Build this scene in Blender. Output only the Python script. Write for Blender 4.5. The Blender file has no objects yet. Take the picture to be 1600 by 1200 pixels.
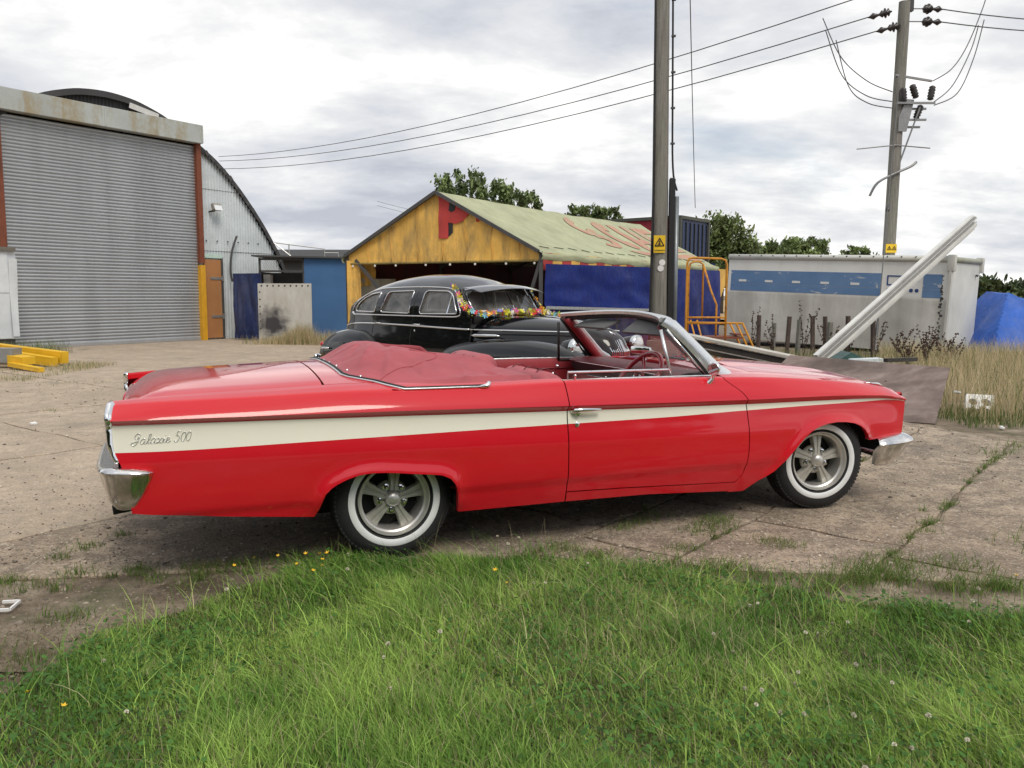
import bpy, bmesh, math, random
import numpy as np
from mathutils import Vector, Matrix, noise as mnoise
from mathutils.geometry import delaunay_2d_cdt

# ------------------------------------------------------------------ camera
S = bpy.context.scene
cd = bpy.data.cameras.new('camera'); cam = bpy.data.objects.new('camera', cd)
S.collection.objects.link(cam); S.camera = cam
CAM_H, PITCH, ROLL, FPX = 1.482, .106, .002, 1310.0
cd.sensor_width = 36.0; cd.lens = 36.0*FPX/1600.0; cd.clip_start = .05; cd.clip_end = 3000
cam.location = (0, 0, CAM_H)
cam.rotation_mode = 'QUATERNION'
cam.rotation_quaternion = (Matrix.Rotation(math.pi/2-PITCH, 3, 'X') @ Matrix.Rotation(ROLL, 3, 'Z')).to_quaternion()

# ------------------------------------------------------------------ sky, sun, exposure
SUN_DIR = Vector((.30, -.62, .84)).normalized()
SUN_EL = math.asin(SUN_DIR.z); SUN_AZ = math.atan2(SUN_DIR.x, SUN_DIR.y)
W = bpy.data.worlds.new('World'); S.world = W; W.use_nodes = True
nt = W.node_tree; nt.nodes.clear()
def wn(t, **k):
    n = nt.nodes.new(t)
    for a, b in k.items(): setattr(n, a, b)
    return n
def wl(a, b): nt.links.new(a, b)
def wmath(op, a, b=None, clamp=False):
    n = wn('ShaderNodeMath', operation=op, use_clamp=clamp)
    for i, q in enumerate((a, b)):
        if q is None: continue
        if isinstance(q, (int, float)): n.inputs[i].default_value = q
        else: wl(q, n.inputs[i])
    return n.outputs[0]
out = wn('ShaderNodeOutputWorld'); bg = wn('ShaderNodeBackground'); bg.inputs[1].default_value = .10
sky = wn('ShaderNodeTexSky', sky_type='NISHITA', sun_disc=False, sun_elevation=SUN_EL, sun_rotation=SUN_AZ)
sky.air_density = 1.0; sky.dust_density = 1.5
tc = wn('ShaderNodeTexCoord'); sep = wn('ShaderNodeSeparateXYZ'); wl(tc.outputs['Generated'], sep.inputs[0])
zz = wmath('MAXIMUM', wmath('ADD', sep.outputs[2], .22), .08)          # a cloud deck seen in perspective
cmb = wn('ShaderNodeCombineXYZ'); wl(wmath('DIVIDE', sep.outputs[0], zz), cmb.inputs[0]); wl(wmath('DIVIDE', sep.outputs[1], zz), cmb.inputs[1])
def wnoise(scale, detail, rough, dist, off):
    m = wn('ShaderNodeMapping'); m.inputs['Location'].default_value = off; m.inputs['Scale'].default_value = (.8, 1.0, 1); wl(cmb.outputs[0], m.inputs[0])
    n = wn('ShaderNodeTexNoise'); n.inputs['Scale'].default_value = scale; n.inputs['Detail'].default_value = detail
    n.inputs['Roughness'].default_value = rough; n.inputs['Distortion'].default_value = dist
    wl(m.outputs[0], n.inputs['Vector']); return n.outputs[0]
def wramp(v, stops):
    r = wn('ShaderNodeValToRGB'); e = r.color_ramp.elements
    while len(e) < len(stops): e.new(.5)
    for q, (p, c) in zip(e, stops): q.position = p; q.color = (*c, 1)
    wl(v, r.inputs[0]); return r.outputs[0]
n1 = wnoise(1.35, 11, .58, .15, (3.1, 7.7, .4)); n2 = wnoise(.7, 4, .5, .2, (9.3, 1.2, 2.0))
n3 = wnoise(4.5, 8, .6, .4, (1.7, 4.4, 1.0))
body = wmath('ADD', wmath('MULTIPLY', n1, .74), wmath('ADD', wmath('MULTIPLY', n2, .16), wmath('MULTIPLY', n3, .12)))
cl = wramp(body, [(.40, (4.5, 4.75, 5.35)), (.46, (5.7, 5.9, 6.35)), (.515, (6.8, 6.9, 7.1)), (.56, (8.1, 8.1, 8.1)), (.61, (10.2, 10.1, 9.9))])
cover = wramp(wnoise(.8, 7, .55, .3, (5.0, 2.6, .9)), [(.27, (.25, .25, .25)), (.41, (1, 1, 1))])
mx = wn('ShaderNodeMix', data_type='RGBA'); wl(cover, mx.inputs[0]); wl(sky.outputs[0], mx.inputs[6]); wl(cl, mx.inputs[7])
wl(mx.outputs[2], bg.inputs[0]); wl(bg.outputs[0], out.inputs[0])
sd = bpy.data.lights.new('sun', 'SUN'); sd.energy = 1.5; sd.angle = math.radians(24); sd.color = (1, .93, .82)
sun = bpy.data.objects.new('sun', sd); S.collection.objects.link(sun)
sun.rotation_mode = 'QUATERNION'; sun.rotation_quaternion = SUN_DIR.to_track_quat('Z', 'Y'); sun.location = (4, -8, 20)
S.view_settings.view_transform = 'Standard'; S.view_settings.look = 'None'; S.view_settings.gamma = 1.0
S.view_settings.use_curve_mapping = False; S.view_settings.exposure = 0.26

# ------------------------------------------------------------------ helpers
rnd = random.Random(7); rng = np.random.default_rng(11)
C = S.collection
PI = math.pi
def lerp(a, b, t): return a+(b-a)*t
def interp(x, pts): return float(np.interp(x, [p[0] for p in pts], [p[1] for p in pts]))
def smooth_interp(pts):
    xs = np.array([p[0] for p in pts], float); ys = np.array([p[1] for p in pts], float)
    d = np.diff(ys)/np.diff(xs); m = np.zeros(len(xs)); m[0] = d[0]; m[-1] = d[-1]
    for i in range(1, len(xs)-1): m[i] = 0 if d[i-1]*d[i] <= 0 else 2*d[i-1]*d[i]/(d[i-1]+d[i])
    def f(x):
        x = min(max(x, xs[0]), xs[-1]); i = min(max(int(np.searchsorted(xs, x))-1, 0), len(xs)-2)
        h = xs[i+1]-xs[i]; t = (x-xs[i])/h
        return float((1+2*t)*(1-t)**2*ys[i]+t*(1-t)**2*h*m[i]+t*t*(3-2*t)*ys[i+1]+t*t*(t-1)*h*m[i+1])
    return f
def catmull(pts, n=6, closed=False):
    P = [Vector(p) for p in pts]; out = []; N = len(P)
    rngi = range(N if closed else N-1)
    for i in rngi:
        if closed: a, b, c, d = P[(i-1) % N], P[i], P[(i+1) % N], P[(i+2) % N]
        else: a, b, c, d = P[max(i-1, 0)], P[i], P[i+1], P[min(i+2, N-1)]
        for k in range(n):
            t = k/n
            out.append(.5*((2*b)+(c-a)*t+(2*a-5*b+4*c-d)*t*t+(3*b-a-3*c+d)*t**3))
    if not closed: out.append(P[-1])
    return out
def sm(a, b, x):
    t = min(max((x-a)/(b-a), 0), 1); return t*t*(3-2*t)
def hsh(*k):
    return random.Random(hash(k) & 0xffffffff).random()

def mesh(name, verts, faces, mat=None, parent=None, smooth=False, mats=None, fmat=None, loc=None, rot=None):
    me = bpy.data.meshes.new(name); me.from_pydata([tuple(v) for v in verts], [], [tuple(f) for f in faces])
    ms = mats if mats else ([mat] if mat else [])
    for m in ms: me.materials.append(m)
    if fmat is not None: me.polygons.foreach_set('material_index', np.array(fmat, dtype=np.int32))
    if smooth: me.polygons.foreach_set('use_smooth', np.ones(len(me.polygons), dtype=bool))
    if smooth is not True and smooth:                 # smooth given as an angle in degrees: sharp edges beyond it
        bm = bmesh.new(); bm.from_mesh(me); a = math.radians(smooth)
        for e in bm.edges:
            if len(e.link_faces) == 2 and e.calc_face_angle(0) > a: e.smooth = False
        bm.to_mesh(me); bm.free()
    me.update()
    o = bpy.data.objects.new(name, me); C.objects.link(o)
    if parent: o.parent = parent
    if loc is not None: o.location = loc
    if rot is not None: o.rotation_euler = rot
    return o
class MB:
    """collects primitive shapes into one mesh"""
    def __init__(s): s.v = []; s.f = []; s.m = []; s.cur = 0
    def add(s, v, f):
        b = len(s.v); s.v += [tuple(q) for q in v]; s.f += [tuple(i+b for i in q) for q in f]; s.m += [s.cur]*len(f); return s
    def box(s, c, d, R=None, taper=None, bev=0):
        hx, hy, hz = d[0]/2, d[1]/2, d[2]/2
        if bev:
            bm = bmesh.new(); bmesh.ops.create_cube(bm, size=1); bmesh.ops.scale(bm, vec=d, verts=bm.verts)
            bmesh.ops.bevel(bm, geom=bm.edges[:]+bm.verts[:], offset=bev, segments=2, affect='EDGES', profile=.6)
            vs = [v.co.copy() for v in bm.verts]; bm.verts.index_update(); fs = [[v.index for v in f.verts] for f in bm.faces]; bm.free()
        else:
            vs = [Vector((x, y, z)) for z in (-hz, hz) for y in (-hy, hy) for x in (-hx, hx)]
            fs = [(0, 2, 3, 1), (4, 5, 7, 6), (0, 1, 5, 4), (2, 6, 7, 3), (0, 4, 6, 2), (1, 3, 7, 5)]
        if R is not None: vs = [R @ v for v in vs]
        return s.add([v+Vector(c) for v in vs], fs)
    def bar(s, a, b, w, h=None, up=(0, 0, 1)):
        a, b = Vector(a), Vector(b); d = b-a; L = d.length; d.normalize(); h = h or w
        up = Vector(up)
        if abs(d.dot(up)) > .98: up = Vector((1, 0, 0))
        x = d.cross(up).normalized(); z = x.cross(d)
        vs = [p+x*sx*w/2+z*sz*h/2 for p in (a, b) for sz in (-1, 1) for sx in (-1, 1)]
        return s.add(vs, [(0, 1, 3, 2), (4, 6, 7, 5), (0, 4, 5, 1), (2, 3, 7, 6), (0, 2, 6, 4), (1, 5, 7, 3)])
    def tube(s, pts, r, n=8, closed=False, cap=True, sx=1, up=None):
        P = [Vector(p) for p in pts]; N = len(P); rs = r if isinstance(r, (list, tuple)) else [r]*N
        V = []; prev = None
        for i in range(N):
            if closed: t = P[(i+1) % N]-P[i-1]
            else: t = P[min(i+1, N-1)]-P[max(i-1, 0)]
            t.normalize()
            if prev is None:
                q = Vector(up) if up is not None else Vector((0, 0, 1))
                if abs(t.dot(q)) > .95: q = Vector((1, 0, 0)) if up is None else Vector((0, 1, 0))
                x = t.cross(q).normalized()
            else: x = (prev-t*prev.dot(t)).normalized()
            prev = x; y = t.cross(x)
            for k in range(n):
                a = 2*PI*k/n; V.append(P[i]+x*math.cos(a)*rs[i]*sx+y*math.sin(a)*rs[i])
        Fs = []
        for i in range(N if closed else N-1):
            j = (i+1) % N
            for k in range(n): Fs.append((i*n+k, i*n+(k+1) % n, j*n+(k+1) % n, j*n+k))
        if cap and not closed: Fs.append(tuple(range(n))[::-1]); Fs.append(tuple((N-1)*n+k for k in range(n)))
        return s.add(V, Fs)
    def lathe(s, prof, n=24, M=None, cap=False):
        """prof: (radius, height) turned about local z; M places it"""
        M = M or Matrix.Identity(4); V = []; Fs = []; m = len(prof)
        for k in range(n):
            a = 2*PI*k/n; c, q = math.cos(a), math.sin(a)
            for r, h in prof: V.append(M @ Vector((r*c, r*q, h)))
        for k in range(n):
            j = (k+1) % n
            for i in range(m-1): Fs.append((k*m+i, j*m+i, j*m+i+1, k*m+i+1))
        if cap:
            Fs.append(tuple(k*m for k in range(n))[::-1]); Fs.append(tuple(k*m+m-1 for k in range(n)))
        return s.add(V, Fs)
    def prism(s, poly, a, b, f=None):
        """2-D polygon swept from a to b; f(u,v,w) -> 3-D"""
        f = f or (lambda u, v, w: (u, w, v)); n = len(poly)
        V = [f(p[0], p[1], a) for p in poly]+[f(p[0], p[1], b) for p in poly]
        Fs = [(i, (i+1) % n, n+(i+1) % n, n+i) for i in range(n)]+[tuple(range(n))[::-1], tuple(range(n, 2*n))]
        return s.add(V, Fs)
    def grid(s, G, closed_u=False):
        """G[i][j] points"""
        n, m = len(G), len(G[0]); V = [p for r in G for p in r]; Fs = []
        for i in range(n if closed_u else n-1):
            for j in range(m-1):
                i2 = (i+1) % n; Fs.append((i*m+j, i2*m+j, i2*m+j+1, i*m+j+1))
        return s.add(V, Fs)
    def build(s, name, mat=None, parent=None, smooth=False, mats=None, **k):
        o = mesh(name, s.v, s.f, mat, parent, smooth, mats=mats, fmat=s.m if mats else None, **k); return fixn(o)
def fixn(o):
    bm = bmesh.new(); bm.from_mesh(o.data); bmesh.ops.recalc_face_normals(bm, faces=bm.faces[:]); bm.to_mesh(o.data); bm.free(); return o
def thing(name, label, cat, loc=(0, 0, 0), rz=0, group=None):
    o = bpy.data.objects.new(name, None); C.objects.link(o); o.location = loc; o.rotation_euler = (0, 0, rz); o.empty_display_size = .1
    o['label'] = label; o['category'] = cat
    if group: o['group'] = group
    return o
def tag(o, label=None, cat=None, group=None, kind=None):
    if label: o['label'] = label
    if cat: o['category'] = cat
    if group: o['group'] = group
    if kind: o['kind'] = kind
    return o
def link_copy(o, parent=None, **k):
    c = o.copy(); C.objects.link(c)
    if parent: c.parent = parent
    for a, b in k.items(): setattr(c, a, b)
    return c
def copy_tree(o, parent=None):
    c = link_copy(o, parent)
    for ch in list(o.children): copy_tree(ch, c)
    return c
def inpoly(x, y, poly):
    r = False; n = len(poly); j = n-1
    for i in range(n):
        xi, yi = poly[i][0], poly[i][1]; xj, yj = poly[j][0], poly[j][1]
        if (yi > y) != (yj > y) and x < (xj-xi)*(y-yi)/(yj-yi)+xi: r = not r
        j = i
    return r
def panel(outline, holes, fn, step=.06):
    """outline with holes in 2-D, filled with a fine triangulation, each point lifted by fn(u,v); returns verts, faces"""
    pts = []; edges = []
    for loop in [outline]+list(holes):
        dense = []
        n = len(loop)
        for i in range(n):
            a, b = loop[i], loop[(i+1) % n]; L = math.hypot(b[0]-a[0], b[1]-a[1]); k = max(1, int(L/step))
            for q in range(k): dense.append((lerp(a[0], b[0], q/k), lerp(a[1], b[1], q/k)))
        b0 = len(pts); pts += dense; m = len(dense)
        edges += [(b0+i, b0+(i+1) % m) for i in range(m)]
    xs = [p[0] for p in outline]; ys = [p[1] for p in outline]
    nb = np.array(pts)
    x = min(xs)+step/2
    while x < max(xs):
        y = min(ys)+step/2
        while y < max(ys):
            if inpoly(x, y, outline) and not any(inpoly(x, y, h) for h in holes) and np.min((nb[:, 0]-x)**2+(nb[:, 1]-y)**2) > (step*.45)**2: pts.append((x, y))
            y += step
        x += step
    r = delaunay_2d_cdt([Vector(p) for p in pts], edges, [], 0, 1e-6)
    V2, F2 = r[0], r[2]; Fs = []
    for f in F2:
        cx = sum(V2[i].x for i in f)/len(f); cy = sum(V2[i].y for i in f)/len(f)
        if inpoly(cx, cy, outline) and not any(inpoly(cx, cy, h) for h in holes): Fs.append(tuple(f))
    return [fn(v.x, v.y) for v in V2], Fs
def round_poly(pts, r, n=4):
    out = []; N = len(pts)
    for i in range(N):
        p = Vector(pts[i]); a = Vector(pts[i-1]); b = Vector(pts[(i+1) % N]); rr = r[i] if isinstance(r, (list, tuple)) else r
        da = (a-p); db = (b-p); q = min(rr, da.length*.48, db.length*.48)
        A = p+da.normalized()*q; B = p+db.normalized()*q
        for k in range(n+1):
            t = k/n; out.append(tuple((1-t)**2*A+2*t*(1-t)*p+t*t*B))
    return out

# ------------------------------------------------------------------ materials
class NT:
    def __init__(s, name):
        s.m = bpy.data.materials.new(name); s.m.use_nodes = True; s.t = s.m.node_tree; s.t.nodes.clear()
        s.out = s.n('ShaderNodeOutputMaterial'); s.b = s.n('ShaderNodeBsdfPrincipled'); s.l(s.b.outputs[0], s.out.inputs[0])
        s._tc = None
    def n(s, t, **k):
        q = s.t.nodes.new(t)
        for a, b in k.items(): setattr(q, a, b)
        return q
    def l(s, a, b): s.t.links.new(a, b)
    def set(s, **k):
        for a, b in k.items():
            i = s.b.inputs[a.replace('_', ' ')]
            if hasattr(b, 'links') or hasattr(b, 'is_linked'): s.l(b, i)
            else: i.default_value = (*b, 1) if (isinstance(b, tuple) and len(b) == 3) else b
        return s
    def co(s, scale=(1, 1, 1), rot=(0, 0, 0), kind='Object'):
        if not s._tc: s._tc = s.n('ShaderNodeTexCoord')
        m = s.n('ShaderNodeMapping'); m.inputs['Scale'].default_value = scale; m.inputs['Rotation'].default_value = rot; s.l(s._tc.outputs[kind], m.inputs[0]); return m.outputs[0]
    def world(s, scale=(1, 1, 1), rot=(0, 0, 0)):
        g = s.n('ShaderNodeNewGeometry'); m = s.n('ShaderNodeMapping'); m.inputs['Scale'].default_value = scale; m.inputs['Rotation'].default_value = rot; s.l(g.outputs['Position'], m.inputs[0]); return m.outputs[0]
    def noise(s, vec, scale, detail=5, rough=.55, dist=0):
        q = s.n('ShaderNodeTexNoise'); s.l(vec, q.inputs['Vector']); q.inputs['Scale'].default_value = scale; q.inputs['Detail'].default_value = detail; q.inputs['Roughness'].default_value = rough; q.inputs['Distortion'].default_value = dist
        return q.outputs[0]
    def vor(s, vec, scale, feature='F1', out='Distance', rnd=1):
        q = s.n('ShaderNodeTexVoronoi', feature=feature); s.l(vec, q.inputs['Vector']); q.inputs['Scale'].default_value = scale; q.inputs['Randomness'].default_value = rnd
        return q.outputs[out]
    def ramp(s, v, stops):
        r = s.n('ShaderNodeValToRGB'); e = r.color_ramp.elements
        while len(e) < len(stops): e.new(.5)
        for q, (p, c) in zip(e, stops): q.position = p; q.color = (*c, 1) if isinstance(c, tuple) else (c, c, c, 1)
        s.l(v, r.inputs[0]); return r.outputs[0]
    def mix(s, f, a, b, blend='MIX'):
        q = s.n('ShaderNodeMix', data_type='RGBA', blend_type=blend)
        for i, v in ((0, f), (6, a), (7, b)):
            if isinstance(v, (int, float)): q.inputs[i].default_value = v
            elif isinstance(v, tuple): q.inputs[i].default_value = (*v, 1) if len(v) == 3 else v
            else: s.l(v, q.inputs[i])
        return q.outputs[2]
    def math(s, op, a, b=0, clamp=False):
        q = s.n('ShaderNodeMath', operation=op, use_clamp=clamp)
        for i, v in ((0, a), (1, b)):
            if isinstance(v, (int, float)): q.inputs[i].default_value = v
            else: s.l(v, q.inputs[i])
        return q.outputs[0]
    def bump(s, h, strength=.3, dist=.02):
        q = s.n('ShaderNodeBump'); q.inputs['Strength'].default_value = strength; q.inputs['Distance'].default_value = dist; s.l(h, q.inputs['Height']); s.l(q.outputs[0], s.b.inputs['Normal']); return s
    def attr(s, name, out='Color'):
        q = s.n('ShaderNodeAttribute'); q.attribute_name = name; return q.outputs[out]
def plain(name, col, rough=.6, metal=0, var=.12, scale=6, bump=0, bscale=60, coat=0, spec=.5):
    m = NT(name); v = m.co()
    n = m.noise(v, scale, 6, .6)
    c = m.ramp(n, [(.3, tuple(q*(1-var) for q in col)), (.7, tuple(min(1, q*(1+var)) for q in col))])
    m.set(Base_Color=c, Metallic=metal); m.b.inputs['Specular IOR Level'].default_value = spec
    m.set(Roughness=m.ramp(m.noise(v, scale*2.3, 4), [(.3, max(rough-.08, .02)), (.7, min(rough+.08, 1))]))
    if coat: m.set(Coat_Weight=coat, Coat_Roughness=.04)
    if bump: m.bump(m.noise(v, bscale, 4), bump, .01)
    return m.m
def worn(name, col, under, amount=.5, rough=.55, scale=3, metal=0, streak=True, metal_under=0):
    """paint with stains or rust patches of another colour showing through"""
    m = NT(name); v = m.co(); vs = m.co((1, 1, .16))
    a = m.noise(vs if streak else v, scale, 8, .65, .3); b = m.noise(v, scale*7, 6, .7)
    mk = m.ramp(m.math('ADD', m.math('MULTIPLY', a, .75), m.math('MULTIPLY', b, .25)), [(.72-.34*amount, 0.0), (.80-.28*amount, 1.0)])
    base = m.ramp(m.noise(v, scale*.7, 5), [(.3, tuple(q*.86 for q in col)), (.7, tuple(min(1, q*1.1) for q in col))])
    m.set(Base_Color=m.mix(mk, base, under), Roughness=m.math('ADD', m.math('MULTIPLY', m.noise(v, scale*3, 4), .3), rough-.12), Metallic=metal)
    m.bump(b, .15, .01); return m.m
M = {}
def car_paint(name, col, rough=.28, dust=.06):
    m = NT(name); v = m.co()
    d = m.ramp(m.noise(v, 2.2, 6, .6), [(.35, 0.0), (.8, dust)])
    m.set(Base_Color=m.mix(d, col, (.42, .36, .3)), Roughness=m.math('ADD', m.math('MULTIPLY', m.noise(v, 9, 4), .08), rough), Coat_Weight=1.0, Coat_Roughness=m.math('ADD', m.math('MULTIPLY', m.noise(v, 5, 5), .08), .015), Coat_IOR=1.5)
    m.b.inputs['Specular IOR Level'].default_value = .12
    return m.m
M['red'] = car_paint('red_paint', (.62, .009, .020), .28, .02)
M['cream'] = car_paint('cream_paint', (.88, .86, .73))
M['black_paint'] = car_paint('black_paint', (.003, .0035, .005), .22, .006)
M['chrome'] = NT('chrome').set(Base_Color=(.82, .83, .84), Metallic=1.0, Roughness=.08).m
def pitted():
    m = NT('old_chrome'); v = m.co(); n = m.noise(v, 14, 6, .65)
    m.set(Base_Color=m.ramp(n, [(.35, (.62, .60, .56)), (.6, (.80, .80, .80))]), Metallic=1.0, Roughness=m.ramp(n, [(.35, .24), (.62, .09)])); return m.m
M['old_chrome'] = pitted()
M['satin'] = plain('satin_alloy', (.64, .63, .60), .36, .65, .06, 12)
M['alloy'] = plain('cast_alloy', (.52, .51, .46), .45, .4, .08, 25, .1, 200)
M['steel_white'] = plain('brushed_trim', (.72, .74, .75), .32, .85, .05, 8)
M['tyre'] = plain('tyre_rubber', (.018, .018, .019), .78, 0, .2, 20, .15, 120)
M['whitewall'] = plain('whitewall_rubber', (.78, .80, .80), .5, 0, .04, 10)
M['dark'] = plain('underbody_black', (.012, .012, .012), .85, 0, .3, 9)
M['rubber'] = plain('seal_rubber', (.02, .02, .02), .6, 0, .2, 9)
def vinyl(name, col, wr=.25):
    m = NT(name); v = m.co(); a = m.noise(v, 7, 6, .6, .6)
    m.set(Base_Color=m.ramp(m.noise(v, 3.5, 6, .65), [(.3, tuple(q*.84 for q in col)), (.7, tuple(min(1, q*1.14) for q in col))]), Roughness=.55)
    m.bump(a, wr, .02); return m.m
M['boot'] = vinyl('boot_vinyl', (.40, .075, .090), .16)
M['seat'] = vinyl('seat_vinyl', (.40, .085, .10), .12)
M['trim_red'] = vinyl('trim_vinyl', (.28, .018, .026), .08)
M['dash_red'] = plain('dash_vinyl', (.14, .012, .018), .5, 0, .1, 8)
def glass(name, tint=(.93, .96, .95), rough=.0, dirt=.04, refl=.045):
    m = NT(name); t = m.t; t.nodes.remove(m.b)
    tr = m.n('ShaderNodeBsdfTransparent'); tr.inputs[0].default_value = (*tint, 1)
    gl = m.n('ShaderNodeBsdfGlossy'); gl.inputs['Roughness'].default_value = .01
    df = m.n('ShaderNodeBsdfDiffuse'); df.inputs[0].default_value = (.55, .54, .5, 1)
    lw = m.n('ShaderNodeLayerWeight'); lw.inputs[0].default_value = .5
    fr = m.math('ADD', m.math('MULTIPLY', m.math('POWER', lw.outputs['Facing'], 5.0), .9), refl)
    m1 = m.n('ShaderNodeMixShader'); m.l(fr, m1.inputs[0]); m.l(tr.outputs[0], m1.inputs[1]); m.l(gl.outputs[0], m1.inputs[2])
    m2 = m.n('ShaderNodeMixShader'); m.l(m.ramp(m.noise(m.co(), 5, 6, .6), [(.3, dirt*.3), (.75, dirt*2)]), m2.inputs[0]); m.l(m1.outputs[0], m2.inputs[1]); m.l(df.outputs[0], m2.inputs[2])
    m.l(m2.outputs[0], m.out.inputs[0]); return m.m
M['glass'] = glass('car_glass', dirt=.03)
M['old_glass'] = glass('sedan_glass', (.80, .83, .83), dirt=.17, refl=.12)
M['lens'] = NT('headlamp_lens').set(Base_Color=(.8, .82, .84), Roughness=.08, Metallic=.35, Coat_Weight=1.0).m
M['red_lens'] = NT('tail_lens').set(Base_Color=(.5, .01, .01), Roughness=.15, Coat_Weight=1.0).m
# ================================================================== the red convertible
CAR_A, CAR_O = .386, (-.983, 5.40, 0)
car = thing('convertible_car', 'long red open-top convertible with cream side stripe and whitewall tyres', 'car', CAR_O, CAR_A)
Wp = smooth_interp([(-1.45, .945), (-1.2, .972), (-.6, .99), (.2, .998), (1.2, 1.0), (2.3, 1.0), (2.9, .985), (3.3, .965), (3.6, .93), (3.80, .885)])
belt = smooth_interp([(-1.45, .930), (-1.2, .942), (-.7, .952), (-.2, .962), (.5, .958), (1.02, .965), (1.6, .958), (2.2, .947), (2.5, .935), (3.04, .892), (3.5, .838), (3.65, .808), (3.74, .782), (3.8, .755)])
crease = smooth_interp([(-1.45, .872), (-1.0, .870), (0, .857), (1.0, .837), (2.3, .815), (3.0, .807), (3.45, .787), (3.62, .767), (3.8, .733)])
stop_ = smooth_interp([(-1.45, .846), (-1.0, .842), (0, .826), (1.0, .803), (2.3, .782), (3.0, .774), (3.45, .761), (3.62, .745), (3.8, .716)])
sbot = smooth_interp([(-1.45, .716), (-1.0, .711), (-.5, .716), (.5, .724), (1.7, .730), (2.3, .742), (3.0, .748), (3.45, .748), (3.62, .740), (3.8, .712)])
ARCH_R = [(-.462, .310), (-.433, .370), (-.401, .436), (-.372, .463), (-.339, .483), (-.28, .508), (-.219, .525), (-.15, .531), (-.079, .528), (0, .520), (.064, .511), (.16, .500), (.235, .490), (.285, .468), (.312, .438), (.330, .390), (.336, .32), (.340, .262)]
ARCH_F = [(2.436, .203), (2.50, .265), (2.561, .33), (2.625, .402), (2.687, .472), (2.75, .532), (2.815, .580), (2.88, .606), (2.95, .621), (3.03, .627), (3.116, .622), (3.19, .610), (3.25, .588), (3.30, .556), (3.335, .515), (3.355, .484)]
BOT = [(-1.45, .42), (-1.34, .41), (-1.27, .40), (-.91, .355), (-.475, .310)]+ARCH_R+[(.352, .257), (1.05, .255), (1.6, .248), (2.31, .207), (2.425, .201)]+ARCH_F+[(3.375, .478), (3.60, .488), (3.80, .50)]
def arch_d(x, z):
    best = 9
    for L in (ARCH_R, ARCH_F):
        for (a, b), (c, d) in zip(L[1:-1], L[2:-1]):
            ux, uz = c-a, d-b; t = min(max(((x-a)*ux+(z-b)*uz)/(ux*ux+uz*uz), 0), 1)
            best = min(best, math.hypot(x-a-t*ux, z-b-t*uz))
    return best
def Yside(x, z):
    w = Wp(x); zc, zs, b = crease(x), stop_(x), belt(x)
    fade = 1-sm(3.55, 3.80, x)
    if z >= zc:
        t = (z-zc)/max(b-zc, .01); ins = .004+.070*(t**1.25)
    elif z >= zs:
        t = (zc-z)/max(zc-zs, .004); ins = .004+.032*min(1, t*1.08)*(.35+.65*fade)
    else:
        t = min((zs-z)/.50, 1); ins = .004+.032*(.35+.65*fade)*(1-sm(0, .40, t))+.004*sm(0, .3, t)
        ins += .010*sm(.400, .372, z)*(1-sm(3.2, 3.4, x)) if z < .41 else 0
        ins += .055*max(0, (.50-z)/.30)**2
    y = w-ins
    if .15 < z < .75:
        d = arch_d(x, z)
        if d < .2: y += .020*math.exp(-(d/.040)**2)
    return y
def top_z(x, y):
    e = Wp(x)-.10; t = min(abs(y)/e, 1)
    crown = interp(x, [(-1.45, .05), (-1.0, .068), (-.3, .082), (2.2, .055), (2.6, .062), (3.3, .066), (3.8, .060)])
    return belt(x)+.012+crown*(1-t*t)**.8
DOOR_F = smooth_interp([(.20, 2.20), (.275, 2.245), (.30, 2.275), (.34, 2.298), (.5, 2.317), (.70, 2.312), (.80, 2.300), (.86, 2.262), (.92, 2.185), (.97, 2.125)])
NOSE = smooth_interp([(.2, 3.70), (.50, 3.733), (.60, 3.750), (.70, 3.765), (.75, 3.765), (.78, 3.752), (.81, 3.70), (.85, 3.60)])
TAIL = smooth_interp([(.35, -1.325), (.5, -1.345), (.65, -1.372), (.69, -1.392), (.75, -1.408), (.87, -1.413), (.96, -1.402)])
def side_rows(x, zb):
    zs0, zt0, zc0, b0 = sbot(x), stop_(x), crease(x), belt(x)
    A = [lerp(zb, zs0, (k/20)) for k in range(21)]
    B = [lerp(zs0, zt0, k/5) for k in range(6)]
    D = [lerp(zt0, zc0, k/4) for k in range(5)]+[lerp(zc0, b0, k/7) for k in range(1, 8)]
    return A, B, D
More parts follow.
